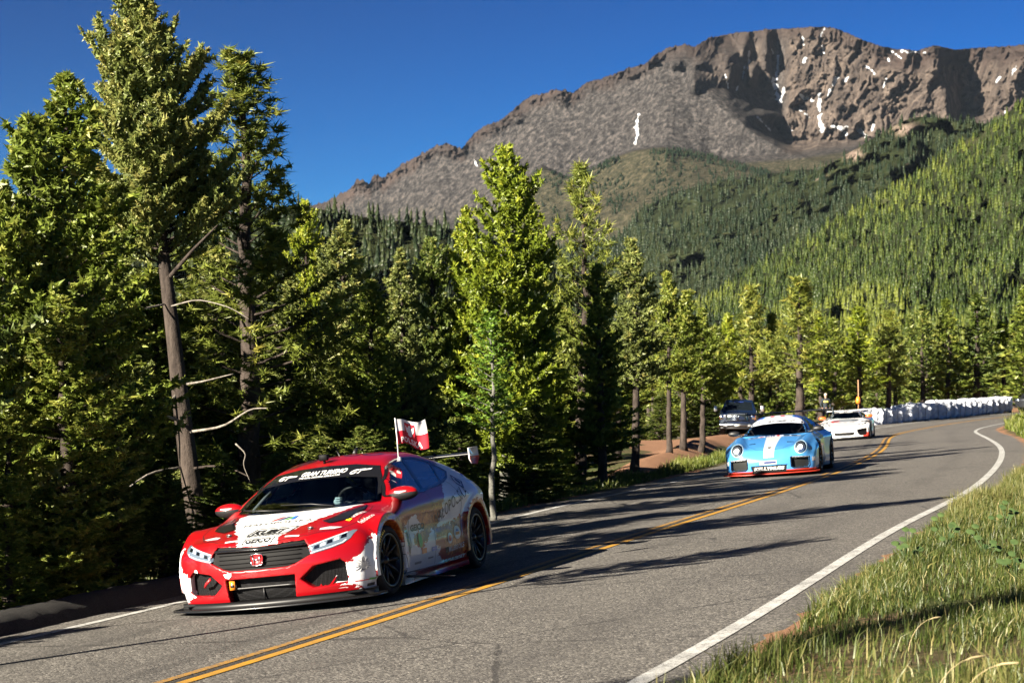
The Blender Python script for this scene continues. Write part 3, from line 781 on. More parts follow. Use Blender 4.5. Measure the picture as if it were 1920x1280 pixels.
def grow(seed, H, rad, base=.06, nbr=190, sub=.36, step=.10, tuft=.115, k=6, width=.22, spread=.42, el=(.75, -.12), up=.25, lean=None, r0=.15, tip_only=False, leaf=False, az_bias=None, gap=0.0, droop=0.0, thin=0.0, trunk_n=10):
    """Returns (trunk MB, needle verts, faces, tint). rad(h, az) = branch reach at relative height h."""
    rng = np.random.default_rng(seed)
    hs = np.linspace(0, 1, 26)
    if lean is None:
        w = np.cumsum(rng.normal(0, .010, (26, 2)), 0) * H * .25
        axis = np.stack([w[:, 0], w[:, 1], hs * H], -1); axis[:, :2] -= axis[0, :2]
    else:
        axis = np.stack([np.interp(hs, lean[:, 0], lean[:, 1]), np.interp(hs, lean[:, 0], lean[:, 2]), hs * H], -1)
    ax = lambda h: np.array([np.interp(h, hs, axis[:, c]) for c in range(3)])
    tm = MB(); rr = r0 * (1 - hs) ** .85 + .012; rr[0] *= 1.35; rr[1] *= 1.1
    tm.tube(axis, rr, trunk_n)
    C, D, S, T = [], [], [], []
    golden = 2.399963; az = rng.uniform(0, 6.28)
    for i in range(nbr):
        h = base + (1 - base) * (1 - (1 - (i + rng.uniform(0, 1)) / nbr) ** 1.15)
        h = min(h, .992)
        az += golden + rng.normal(0, .35)
        if gap and (math.sin(h * 31 + 2 * math.sin(az + seed)) + math.sin(h * 13 + az * 2 + seed)) * .5 < -1 + 2.2 * gap: continue
        L = rad(h, az) * rng.uniform(.70, 1.12)
        if L < .05: L = .05
        e = el[1] + (el[0] - el[1]) * h ** 1.6 + rng.normal(0, .10)
        dh = np.array([math.cos(az), math.sin(az), 0])
        t = np.linspace(0, 1, 7)
        side = np.array([-dh[1], dh[0], 0]); wob = rng.normal(0, .06)
        P = ax(h)[None] + L * (np.outer(t * math.cos(e), dh) + np.outer(wob * t * t, side)) + np.outer(L * (t * math.sin(e) + up * t ** 2.2 - droop * t * (1 - t) * 2), [0, 0, 1])
        if L > .22: tm.tube(P, (.010 + .013 * L) * (1 - t * .85) * (1.2 - .5 * h), 4 if L < 1 else 5, cap=False)
        tang = np.gradient(P, axis=0); tang /= np.linalg.norm(tang, axis=1)[:, None]
        # side twigs
        t0 = .38 if tip_only else .18
        nt = max(2, int(L * (1 - t0) / step))
        for j in range(nt):
            q = t0 + (1 - t0) * (j + rng.uniform(.1, .9)) / nt
            p = np.array([np.interp(q, t, P[:, c]) for c in range(3)]); tg = np.array([np.interp(q, t, tang[:, c]) for c in range(3)])
            sgn = 1 if j % 2 else -1
            l = sub * L * (1.05 - .72 * q) * rng.uniform(.6, 1.3) + .06
            dd = tg * .75 + side * sgn * rng.uniform(.5, 1.0) + np.array([0, 0, rng.normal(.10, .22)]); dd /= np.linalg.norm(dd)
            m = max(1, int(l / (tuft * .62)))
            if thin and rng.uniform() < thin: continue
            a = (np.arange(m) + .6) / m
            cc = p + dd * (a * l)[:, None] + np.outer(a ** 2 * l * .18, [0, 0, 1])
            C.append(cc); D.append(np.repeat((dd + [0, 0, .22])[None], m, 0)); T.append(rng.normal(.34, .10) + .20 * (a ** 2) * q); S.append(np.full(m, tuft * rng.uniform(.8, 1.2)))
            if l > .25: tm.tube(np.stack([p, p + dd * l * .5 + [0, 0, .02 * l], p + dd * l + [0, 0, .18 * l]]), [.006, .004, .002], 3, cap=False)
        m = max(2, int(L * .6 / (tuft * .8))); a = np.linspace(.55, 1, m)
        C.append(np.stack([np.interp(a, t, P[:, c]) for c in range(3)], -1)); D.append(np.repeat((tang[-1] + [0, 0, .15])[None], m, 0)); T.append(np.full(m, rng.normal(.42, .1)) + .2 * (a > .9)); S.append(np.full(m, tuft))
    m = 7; a = np.linspace(.93, 1.0, m); C.append(np.stack([ax(q) for q in a])); D.append(np.repeat([[0, 0, 1.0]], m, 0)); T.append(np.full(m, .5)); S.append(np.full(m, tuft))
    C, D, S, T = np.concatenate(C), np.concatenate(D), np.concatenate(S), np.concatenate(T)
    V, Fc, nv = tufts(C, D, S, rng, k, width, spread, leaf)
    tint = np.repeat(np.clip(T, 0, 1), k * nv) + np.repeat(rng.normal(0, .05, len(C) * k), nv)
    return tm, V, Fc, np.clip(tint, 0, 1)

def r_fir(R_, pw=.8, low=.75, lump=.25, seed=0):
    ph = [random.Random(seed * 7 + i).uniform(0, 6.28) for i in range(4)]
    def f(h, az):
        b = R_ * (1 - h) ** pw * min(1, low + (1 - low) * h / .25)
        return b * (1 + lump * math.sin(h * 23 + ph[0] + 1.3 * math.sin(az + ph[1])) * .6 + lump * .6 * math.sin(az * 2 + ph[2] + h * 7))
    return f
def r_pine(R_, seed=0):
    ph = random.Random(seed).uniform(0, 6.28)
    def f(h, az):
        b = R_ * (0.35 + .65 * math.sin(math.pi * min(1, (1.02 - h) / .62) ** .8 if h > .4 else math.pi * .5 ** 1)) if h > .4 else R_ * .95
        b = R_ * min(1, ((1.03 - h) / .55) ** .62)
        return b * (.85 + .30 * math.sin(az * 2 + ph + h * 9))
    return f

TREE = {}
def template(key, mat, bark, **kw):
    tm, V, Fc, tint = grow(**kw)
    Vt, ft = tm.arrays()
    TREE[key] = (mesh_np('trunk', Vt, ft, bark, True), mesh_np('crown', V, Fc, mat, False, attrs={'tint': tint}), kw['H'])

def plant(key, name, label, x, y, top_z, half=None, rot=0.0, group=None, base_z=None, crown_mat=None):
    tr, cr, H = TREE[key]
    bz = float(ground_z(x, y)) - .06 if base_z is None else base_z
    h = top_z - bz
    e = empty(name, label, 'tree', (x, y, bz), group)
    sz = h / H; sx = sz if half is None else half
    e.scale = (sx, sx, sz); e.rotation_euler = (0, 0, rot)
    link('trunk', tr, e)
    c = link('crown', cr, e)
    if crown_mat is not None and len(c.material_slots):
        c.material_slots[0].link = 'OBJECT'; c.material_slots[0].material = crown_mat
    return e

def zt(y_px, d): return CAMZ + (YH - y_px) / F * d
def xt(u, d): return (u - 960.0) / F * d

def build_trees():
    # ---- the tall leaning tree beside the kerb
    d = 28.0; ppm = F / d
    base_u, base_y = 380, 1075
    bz = CAMZ + (YH - base_y) / ppm; Hh = (base_y - 4) / ppm
    cl = np.array([(1075, 380), (1000, 373), (850, 350), (640, 325), (450, 301), (330, 288), (150, 262), (60, 252), (4, 246)], float)
    lean = np.stack([(base_y - cl[:, 0]) / ppm / Hh, (cl[:, 1] - base_u) / ppm, np.interp(cl[:, 0], [4, 1075], [.15, 0])], -1)
    prof = np.array([(4, 9), (30, 40), (60, 50), (95, 60), (135, 100), (200, 118), (260, 128), (320, 138), (370, 146), (430, 150), (500, 120), (570, 90), (640, 60), (900, 30)], float)
    def radA(h, az):
        yp = base_y - h * Hh * ppm
        r = np.interp(yp, prof[:, 0], prof[:, 1]) / ppm
        return r * (1 + .20 * math.sin(yp * .045 + 2 * math.sin(az)) + .12 * math.sin(3 * az + yp * .02))
    tm, V, Fc, tint = grow(11, Hh, radA, base=.54, nbr=215, sub=.42, step=.082, tuft=.072, k=10, width=.34, spread=.62, el=(.9, .0), up=.22, lean=lean, r0=.145, gap=.16, trunk_n=14)
    x, y = xt(base_u, d), d
    A = empty('tall_fir', 'tallest tree, a leaning dark crowned fir with a rough trunk beside the asphalt kerb', 'tree', (x, y, bz))
    Vt, ft = tm.arrays(); obj('trunk', Vt, ft, BARK, A, True); obj('crown', V, Fc, FIRGREY, A, attrs={'tint': tint})
    # bare lower limbs
    def limb(pts, r, mat=DEADWOOD, parent=A, base=(x, y, bz)):
        P = np.array([(xt(u, dd) - base[0], dd - base[1], zt(v, dd) - base[2]) for u, v, dd in pts]); t = np.linspace(0, 1, 12); s_ = np.linspace(0, 1, len(P))
        Q = np.stack([np.convolve(np.pad(np.interp(t, s_, P[:, c]), 1, mode='edge'), [.25, .5, .25], 'valid') for c in range(3)], -1)
        m = MB(); m.tube(Q, np.linspace(r, r * .25, 12), 6); m.obj('bare_branch', mat, parent, True)
    limb([(340, 790, 28), (300, 775, 27.6), (250, 800, 27.2), (205, 850, 27), (160, 990, 26.8)], .022)
    limb([(345, 875, 28), (280, 885, 27.5), (220, 930, 27), (170, 1010, 26.8)], .02)
    limb([(335, 735, 28), (280, 800, 27.6), (200, 830, 27.2), (130, 880, 27)], .022)
    limb([(310, 570, 28), (260, 580, 27.5), (225, 590, 27.2)], .014); limb([(318, 575, 28), (370, 560, 27.7), (430, 575, 27.5), (470, 600, 27.3)], .012)
    limb([(318, 520, 28), (360, 470, 27.7), (410, 420, 27.5)], .035, BARK); limb([(350, 720, 28), (380, 715, 27.6), (440, 700, 27.4)], .02)
    limb([(348, 880, 28), (400, 872, 27.8), (440, 880, 27.6), (470, 895, 27.5)], .022, BARK); limb([(352, 810, 28), (420, 800, 27.6), (470, 765, 27.4), (505, 765, 27.2)], .022)
    limb([(440, 830, 27.4), (462, 850, 27.4), (455, 870, 27.4), (470, 905, 27.4)], .012)
    # ---- templates
    template('pine_hero', PINE, BARK, seed=21, H=8.0, rad=r_pine(1.0, 2), base=.16, nbr=150, sub=.42, step=.15, tuft=.125, k=17, width=.10, spread=.75, el=(1.0, .12), up=.38, r0=.12, tip_only=True, gap=.06, thin=.0)
    template('pine_b', PINE, BARK, seed=22, H=8.0, rad=r_pine(1.05, 5), base=.30, nbr=110, sub=.42, step=.14, tuft=.19, k=9, width=.10, spread=.58, el=(.9, .05), up=.25, r0=.13, gap=.08, thin=.15)
    template('fir_a', FIR, BARK, seed=31, H=8.0, rad=r_fir(1.35, .62, .8, .34, 1), base=.05, nbr=215, sub=.38, step=.105, tuft=.086, k=9, width=.34, spread=.60, el=(.85, -.05), up=.25, r0=.13)
    template('fir_b', FIR, BARK, seed=32, H=8.0, rad=r_fir(1.25, .52, .8, .38, 2), base=.05, nbr=205, sub=.40, step=.105, tuft=.086, k=9, width=.34, spread=.60, el=(.9, -.1), up=.28, r0=.13, gap=.06)
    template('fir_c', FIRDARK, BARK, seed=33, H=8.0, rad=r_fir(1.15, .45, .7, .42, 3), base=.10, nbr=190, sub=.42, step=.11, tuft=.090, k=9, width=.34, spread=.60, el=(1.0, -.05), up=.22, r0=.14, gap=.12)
    template('fir_broad', FIRYEL, ASPENBARK, seed=34, H=8.0, rad=r_fir(1.6, .45, .85, .36, 4), base=.10, nbr=220, sub=.40, step=.115, tuft=.110, k=8, width=.30, spread=.62, el=(1.05, .1), up=.22, r0=.12, gap=.10)
    template('far_fir', FIR, BARK, seed=35, H=8.0, rad=r_fir(1.25, .70, .7, .35, 6), base=.12, nbr=120, sub=.42, step=.19, tuft=.22, k=5, width=.25, spread=.46, el=(.9, -.05), up=.25, r0=.13)
    template('far_fir_b', FIRDARK, BARK, seed=36, H=8.0, rad=r_fir(1.15, .6, .7, .4, 8), base=.15, nbr=105, sub=.42, step=.19, tuft=.22, k=5, width=.25, spread=.48, el=(.95, 0), up=.22, r0=.13, gap=.1)
    template('far_pine', PINE, BARK, seed=37, H=8.0, rad=r_pine(1.25, 7), base=.30, nbr=92, sub=.45, step=.20, tuft=.26, k=8, width=.12, spread=.58, el=(.95, .05), up=.25, r0=.15, gap=.12)
    template('far_pine_b', FIRYEL, BARK, seed=38, H=8.0, rad=r_pine(1.2, 9), base=.26, nbr=92, sub=.45, step=.20, tuft=.26, k=7, width=.14, spread=.56, el=(.95, .05), up=.25, r0=.14, gap=.1)
    template('fir_trunk', FIR, BARK, seed=45, H=8.0, rad=r_fir(1.2, .5, .8, .40, 7), base=.16, nbr=190, sub=.42, step=.11, tuft=.115, k=8, width=.30, spread=.60, el=(.95, -.05), up=.22, r0=.14, gap=.12)
    template('fir_bare_trunk', FIR, BARK, seed=46, H=8.0, rad=r_fir(1.2, .5, .85, .40, 9), base=.36, nbr=150, sub=.42, step=.11, tuft=.115, k=8, width=.32, spread=.60, el=(.95, .0), up=.22, r0=.115, gap=.10)
    template('sparse_pine', FIRDARK, BARK, seed=44, H=5.6, rad=r_fir(1.25, .4, .9, .35, 5), base=.60, nbr=34, sub=.45, step=.10, tuft=.105, k=6, width=.26, spread=.46, el=(.7, .1), up=.25, r0=.06)
    template('aspen', ASPEN, ASPENBARK, seed=39, H=6.0, rad=lambda h, az: .95 * (1 - h) ** .45 * (.8 + .25 * math.sin(3 * az)), base=.42, nbr=70, sub=.45, step=.13, tuft=.062, k=5, width=.42, spread=.85, el=(1.1, .35), up=.12, r0=.038, leaf=True, thin=.15)
    N = lambda key, name, lab, u, top, d_, hw=None, rot=0.0, mat=None, ub=None: plant(key, name, lab, xt(u, d_), d_, zt(top, d_), None if hw is None else (hw * 1.3 / (F / d_)) / {'fir_bare_trunk': 1.15, 'fir_trunk': 1.15, 'fir_a': 1.25, 'fir_b': 1.2, 'fir_c': 1.15, 'fir_broad': 1.6, 'pine_hero': 1.05, 'pine_b': 1.1, 'far_fir': 1.2, 'far_fir_b': 1.15, 'far_pine': 1.3, 'far_pine_b': 1.25, 'aspen': .95}[key], rot, crown_mat=mat)
    N('pine_hero', 'ponderosa_pine', 'open crowned long needled pine just behind the leaning fir', 478, 112, 30.5, 155, .6)
    N('fir_c', 'fir_tree', 'tall fir whose pointed top shows left of the leaning fir', 128, 150, 24.5, 150, 1.0, FIR)
    N('fir_broad', 'fir_tree', 'full fir with stepped outline near the left edge of the picture', 66, 240, 22.0, 165, 2.2, FIR)
    N('fir_broad', 'fir_tree', 'dark fir cut off by the left edge of the picture', -10, 360, 21.3, 150, .3, FIR)
    N('fir_a', 'fir_tree', 'bright low fir in front of the leaning trunk, left of the red car', 205, 440, 29.6, 150, 4.0, FIRGREY)
    N('fir_b', 'fir_tree', 'squat dark fir beside the kerb on the left', 120, 560, 21.0, 120, 2.6, FIR)
    N('fir_broad', 'fir_tree', 'fir in the lit group between the stepped fir and the kerb', 62, 480, 21.6, 140, 3.4, FIRGREY)
    N('fir_a', 'fir_tree', 'fir filling the space left of the leaning trunk', 270, 520, 30.2, 120, .8)
    N('fir_b', 'fir_tree', 'fir between the leaning trunk and the long needled pine', 345, 560, 31, 105, 2.2, FIRGREY)
    N('fir_a', 'fir_tree', 'fir right behind the trunk of the long needled pine', 470, 540, 33.5, 105, 4.1)
    N('fir_c', 'fir_tree', 'fir half hidden between the pointed fir and the leaning one', 185, 330, 31, 95, 2.0)
    N('fir_b', 'fir_tree', 'dark fir behind the stepped one at the left edge', 20, 420, 27.5, 110, 5.0)
    N('fir_b', 'fir_tree', 'light fir low between the leaning fir and the long needled pine', 400, 470, 33, 105, 1.2, FIRGREY)
    N('fir_a', 'fir_tree', 'lit fir low behind the long needled pine', 540, 520, 34.5, 85, 2.7, FIRGREY)
    N('fir_c', 'fir_tree', 'narrow yellow green fir top right of the long needled pine', 575, 384, 38, 52, 1.6, FIRYEL)
    N('fir_a', 'fir_tree', 'full fir with tan shoot tips right of the long needled pine', 628, 418, 34, 92, .9, FIRGREY)
    N('fir_b', 'fir_tree', 'short fir filling the gap above the red car roof', 700, 530, 33, 78, 3.9)
    N('fir_a', 'fir_tree', 'light fir left of the tallest central tree', 762, 470, 36, 75, 5.1, FIRGREY)
    N('fir_c', 'fir_tree', 'darker fir peeping out behind the light one, left of centre', 812, 452, 40, 62, 2.0)
    N('fir_broad', 'fir_tree', 'tallest central tree, broad and bright green with a pale trunk', 942, 288, 40, 100, .4)
    N('fir_b', 'fir_tree', 'left shoulder of the tall central tree, yellow green', 872, 392, 40.5, 60, 1.4, FIRYEL)
    N('fir_a', 'fir_tree', 'right shoulder of the tall central tree', 1003, 372, 41.5, 62, 3.3, FIRYEL)
    N('pine_b', 'pine_tree', 'layered dark pine right of the tall central tree', 1087, 316, 44, 70, 1.1)
    N('fir_trunk', 'fir_tree', 'rounded fir in front of the layered pine', 1130, 500, 43, 55, .2)
    N('fir_bare_trunk', 'fir_tree', 'grey green fir standing free right of the layered pine', 1190, 452, 48, 58, 2.9, FIRGREY)
    N('fir_bare_trunk', 'fir_tree', 'narrow fir with a bright tip above the dirt berm', 1255, 514, 57, 40, 4.4, FIR)
    N('fir_bare_trunk', 'fir_tree', 'fir with drooping outline behind the dirt berm', 1282, 548, 60, 48, .8)
    N('fir_bare_trunk', 'fir_tree', 'lowest of the three firs behind the dirt berm', 1316, 580, 62, 44, 1.9)
    N('aspen', 'aspen_tree', 'young aspen with pale thin trunk and fresh green leaves behind the red car wing', 925, 590, 30, 88, .5)
    far = [('far_pine_b', 1362, 596, 118, 34, 'small pine at the left end of the far row, behind the pickup'), ('far_pine', 1410, 543, 118, 44, 'tall yellow green pine behind the pickup'), ('far_fir', 1447, 590, 119, 34, 'fir squeezed between two pines behind the pickup'),
           ('far_pine', 1500, 528, 104, 58, 'largest round topped pine of the far row'), ('far_fir', 1562, 600, 122, 36, 'small fir right of the largest far pine'), ('far_pine_b', 1612, 583, 124, 42, 'bright pine above the white sports car'),
           ('far_pine', 1664, 588, 126, 36, 'pine above the left end of the bale wall'), ('far_fir_b', 1730, 575, 130, 34, 'left one of the twin brownish conifers above the bale wall'), ('far_fir', 1776, 564, 131, 38, 'right one of the twin brownish conifers above the bale wall'),
           ('far_fir_b', 1832, 553, 132, 46, 'dark fir with a straight bare trunk behind the bale wall'), ('far_pine_b', 1880, 610, 134, 34, 'small bright pine behind the right end of the bale wall'), ('far_fir', 1922, 540, 126, 50, 'tall fir cut by the right edge of the picture')]
    for i, (k_, u, top, d_, hw, lab) in enumerate(far):
        N(k_, 'pine_tree' if 'pine' in k_ else 'fir_tree', lab, u, top, d_, hw, i * 1.7)
    # ---- the wood behind and beside them
    rng = random.Random(77)
    G = 'evergreens crowding behind the front row of trees'
    lab = 'evergreen crowded among others behind the front row of roadside trees'
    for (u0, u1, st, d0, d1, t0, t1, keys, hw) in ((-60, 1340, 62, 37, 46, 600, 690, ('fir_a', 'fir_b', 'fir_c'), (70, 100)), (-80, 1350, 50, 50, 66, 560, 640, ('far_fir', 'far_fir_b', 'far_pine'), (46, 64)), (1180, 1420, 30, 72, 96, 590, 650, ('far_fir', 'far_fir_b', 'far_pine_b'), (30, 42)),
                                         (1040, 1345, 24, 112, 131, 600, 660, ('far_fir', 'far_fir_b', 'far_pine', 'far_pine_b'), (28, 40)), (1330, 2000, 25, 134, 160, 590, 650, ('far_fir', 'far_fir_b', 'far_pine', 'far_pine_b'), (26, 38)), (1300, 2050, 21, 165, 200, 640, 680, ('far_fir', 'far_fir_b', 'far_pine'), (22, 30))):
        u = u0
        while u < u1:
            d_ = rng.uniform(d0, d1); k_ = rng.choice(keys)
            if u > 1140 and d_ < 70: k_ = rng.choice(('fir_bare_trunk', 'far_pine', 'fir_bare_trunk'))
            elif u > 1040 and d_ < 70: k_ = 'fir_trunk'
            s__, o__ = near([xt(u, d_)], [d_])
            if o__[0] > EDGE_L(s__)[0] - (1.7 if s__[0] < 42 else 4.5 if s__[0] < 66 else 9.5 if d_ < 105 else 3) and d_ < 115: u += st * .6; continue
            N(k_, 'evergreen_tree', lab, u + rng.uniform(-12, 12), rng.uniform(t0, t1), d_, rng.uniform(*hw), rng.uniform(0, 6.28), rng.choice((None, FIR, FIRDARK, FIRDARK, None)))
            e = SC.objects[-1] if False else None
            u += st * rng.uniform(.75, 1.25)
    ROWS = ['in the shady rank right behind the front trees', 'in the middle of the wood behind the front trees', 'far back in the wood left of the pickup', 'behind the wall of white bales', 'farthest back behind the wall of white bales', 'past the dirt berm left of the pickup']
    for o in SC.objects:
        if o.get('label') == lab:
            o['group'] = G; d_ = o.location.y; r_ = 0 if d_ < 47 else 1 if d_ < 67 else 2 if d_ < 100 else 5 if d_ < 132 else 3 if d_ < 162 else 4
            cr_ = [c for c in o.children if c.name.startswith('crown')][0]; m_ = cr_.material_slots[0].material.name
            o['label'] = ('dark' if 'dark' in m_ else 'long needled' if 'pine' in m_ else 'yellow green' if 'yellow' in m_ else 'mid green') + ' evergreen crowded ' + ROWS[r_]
    # low young firs along the wood's edge
    plant('far_pine', 'pine_tree', 'pine added left of the pickup to shade it', 7.4, 102.8, float(ground_z(7.4, 102.8)) + 7.2, 1.0, .4)  # extra tree, added so that the pickup stands in shade
    plant('far_fir', 'fir_tree', 'fir at the back of the dirt patch left of the pickup', 8.2, 105.5, float(ground_z(8.2, 105.5)) + 7.6, 1.1, 1.4)
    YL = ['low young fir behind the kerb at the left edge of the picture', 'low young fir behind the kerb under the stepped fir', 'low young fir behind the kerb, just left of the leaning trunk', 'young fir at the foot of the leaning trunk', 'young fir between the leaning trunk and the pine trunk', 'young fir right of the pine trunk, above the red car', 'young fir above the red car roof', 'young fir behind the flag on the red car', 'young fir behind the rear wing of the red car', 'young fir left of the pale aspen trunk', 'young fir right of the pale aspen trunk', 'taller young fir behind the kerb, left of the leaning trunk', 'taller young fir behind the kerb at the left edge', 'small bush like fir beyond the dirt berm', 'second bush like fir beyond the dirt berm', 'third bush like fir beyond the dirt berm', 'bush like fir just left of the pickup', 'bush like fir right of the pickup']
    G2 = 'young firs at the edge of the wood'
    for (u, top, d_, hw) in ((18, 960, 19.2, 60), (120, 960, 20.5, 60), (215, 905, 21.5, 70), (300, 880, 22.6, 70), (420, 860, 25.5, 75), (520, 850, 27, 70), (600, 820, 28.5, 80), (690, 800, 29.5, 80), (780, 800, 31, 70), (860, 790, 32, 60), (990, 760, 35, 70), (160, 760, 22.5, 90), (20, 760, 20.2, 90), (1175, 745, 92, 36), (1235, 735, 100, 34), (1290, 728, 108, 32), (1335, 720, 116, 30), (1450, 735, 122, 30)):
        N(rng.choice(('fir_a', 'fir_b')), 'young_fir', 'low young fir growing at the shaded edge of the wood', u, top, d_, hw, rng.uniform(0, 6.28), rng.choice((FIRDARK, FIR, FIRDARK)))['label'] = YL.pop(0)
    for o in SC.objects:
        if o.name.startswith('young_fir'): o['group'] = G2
    # ---- trees just outside the picture, which shade the road and show in the car windows
    G3 = 'trees beside the road outside the picture'
    for (k_, x_, y_, h, sc_) in (('sparse_pine', -4.62, 14.3, 4.9, .9), ('fir_a', -7.2, 14.6, 2.4, .8), ('fir_b', -8.6, 13.8, 2.6, .8), ('fir_broad', 14.8, 45, 6.6, 1.0), ('fir_a', 17.4, 48, 7.6, 1.1), ('fir_b', 13.6, 42.6, 4.6, 1.0), ('pine_b', -11.0, 0.3, 9.0, 1.0), ('fir_c', -6.05, 18.25, 8.0, 1.1),  ('pine_b', -18.0, 9.6, 9.0, .7), ('pine_b', -26, 6.0, 12, .8),
                                 ('fir_broad', 13.5, 22, 5.6, .9), ('fir_a', 16, 27, 6.5, 1.1), ('pine_b', 19, 35, 7.0, 1.0), ('fir_broad', 12.6, 38, 4.6, .8), ('fir_a', 10.0, 33.5, 3.6, .9), ('fir_b', 17, 18, 6.0, 1.1), ('fir_broad', 23, 42, 7.5, 1.0), ('fir_a', 21, 25, 7.0, 1.1)):
        e = plant(k_, 'roadside_tree', 'evergreen just outside the picture, %s' % ('across from the red car' if x_ > 0 and y_ < 30 else 'on the bank right of the blue car' if x_ > 0 else 'left of the red car'), x_, y_, float(ground_z(x_, y_)) + h, sc_, x_, G3)

build_trees()

# ---------------------------------------------------------------- car bodies: implicit surfaces meshed and polished
def smax(a, b, k):
    h = np.maximum(k - np.abs(a - b), 0)
    return np.maximum(a, b) + h * h / (4 * k)

def smin(a, b, k):
    return -smax(-a, -b, k)

def poly_sdf(px_, py_, poly):
    """signed distance to a 2D polygon, negative inside."""
    P = np.asarray(poly, float); n = len(P)
    d = np.full(np.broadcast(px_, py_).shape, 1e9); inside = np.zeros(d.shape, bool)
    for i in range(n):
        a = P[i]; b = P[(i + 1) % n]; e = b - a
        wx = px_ - a[0]; wy = py_ - a[1]
        t = np.clip((wx * e[0] + wy * e[1]) / (e @ e + 1e-12), 0, 1)
        d = np.minimum(d, (wx - e[0] * t) ** 2 + (wy - e[1] * t) ** 2)
        c = (a[1] > py_) != (b[1] > py_)
        with np.errstate(divide='ignore', invalid='ignore'):
            xx = (b[0] - a[0]) * (py_ - a[1]) / (b[1] - a[1] if b[1] != a[1] else 1e-12) + a[0]
        inside ^= c & (px_ < xx)
    d = np.sqrt(d)
    return np.where(inside, -d, d)

def curve(pts, sm=0.0):
    """smooth interpolation through (t, value) points (sorted by t)."""
    p = np.array(sorted(pts), float)
    t = np.linspace(p[0, 0] - 0.6, p[-1, 0] + 0.6, 600)
    # monotone-ish cubic (Catmull-Rom with limited tangents)
    x, y = p[:, 0], p[:, 1]
    dx = np.diff(x); m = np.diff(y) / dx
    d = np.concatenate([[m[0]], np.where(m[:-1] * m[1:] > 0, 2 * m[:-1] * m[1:] / (m[:-1] + m[1:] + 1e-12), 0), [m[-1]]])
    i = np.clip(np.searchsorted(x, t) - 1, 0, len(dx) - 1)
    u = np.clip((t - x[i]) / dx[i], 0, 1)
    v = (y[i] * (1 + 2 * u) * (1 - u) ** 2 + dx[i] * d[i] * u * (1 - u) ** 2 + y[i + 1] * u * u * (3 - 2 * u) + dx[i] * d[i + 1] * u * u * (u - 1))
    if sm > 0:
        k = max(1, int(sm / (t[1] - t[0]))); w = np.hanning(2 * k + 3); v = np.convolve(np.pad(v, k + 1, mode='edge'), w / w.sum(), 'valid')
    return lambda q: np.interp(q, t, v)

def surface_nets(f, lo, hi, res):
    """f(x,y,z)->sdf, symmetric in y. Returns verts, quads."""
    ny2 = int(math.ceil(hi[1] / res))
    xs = np.arange(lo[0], hi[0] + res, res); zs = np.arange(lo[2], hi[2] + res, res)
    yh = (np.arange(ny2) + 0.5) * res
    G = f(xs[:, None, None], yh[None, :, None], zs[None, None, :])
    G = np.broadcast_to(G, (len(xs), len(yh), len(zs)))
    G = np.concatenate([G[:, ::-1], G], 1)
    ys = np.concatenate([-yh[::-1], yh])
    S = G < 0
    nx, ny, nz = S.shape
    c = np.zeros((nx - 1, ny - 1, nz - 1), np.uint8)
    for i in (0, 1):
        for j in (0, 1):
            for k in (0, 1):
                c += S[i:nx - 1 + i, j:ny - 1 + j, k:nz - 1 + k]
    act = np.argwhere((c > 0) & (c < 8))
    idx = np.full(c.shape, -1, np.int32)
    idx[act[:, 0], act[:, 1], act[:, 2]] = np.arange(len(act))
    acc = np.zeros((len(act), 3)); cnt = np.zeros(len(act))
    ax_, ay_, az_ = act.T
    corner = {}
    for i in (0, 1):
        for j in (0, 1):
            for k in (0, 1):
                corner[(i, j, k)] = G[ax_ + i, ay_ + j, az_ + k]
    for a in corner:
        for d in range(3):
            if a[d] == 0:
                b = list(a); b[d] = 1; b = tuple(b)
                va, vb = corner[a], corner[b]
                m = (va < 0) != (vb < 0)
                t = np.where(m, va / (va - vb + 1e-20), 0)
                p = np.array(a, float)[None, :].repeat(len(act), 0); p[:, d] += t
                acc += p * m[:, None]; cnt += m
    loc = acc / cnt[:, None]
    V = np.stack([xs[ax_] + loc[:, 0] * res, ys[ay_] + loc[:, 1] * res, zs[az_] + loc[:, 2] * res], -1)
    quads = []
    for d in range(3):
        e = [slice(1, -1)] * 3; e0 = list(e); e1 = list(e); e0[d] = slice(0, -1); e1[d] = slice(1, None)
        A, B = S[tuple(e0)], S[tuple(e1)]
        m = np.argwhere(A != B)
        if not len(m): continue
        base = m.copy()
        for k in range(3):
            if k != d: base[:, k] += 1
        flip = A[m[:, 0], m[:, 1], m[:, 2]]
        a, b = (d + 1) % 3, (d + 2) % 3
        q = []
        for (da, db) in ((-1, -1), (0, -1), (0, 0), (-1, 0)):
            cc = base.copy(); cc[:, a] += da; cc[:, b] += db
            q.append(idx[cc[:, 0], cc[:, 1], cc[:, 2]])
        q = np.stack(q, -1)
        q[~flip] = q[~flip][:, ::-1]
        quads.append(q)
    Q = np.concatenate(quads)
    return V, Q[(Q >= 0).all(1)]

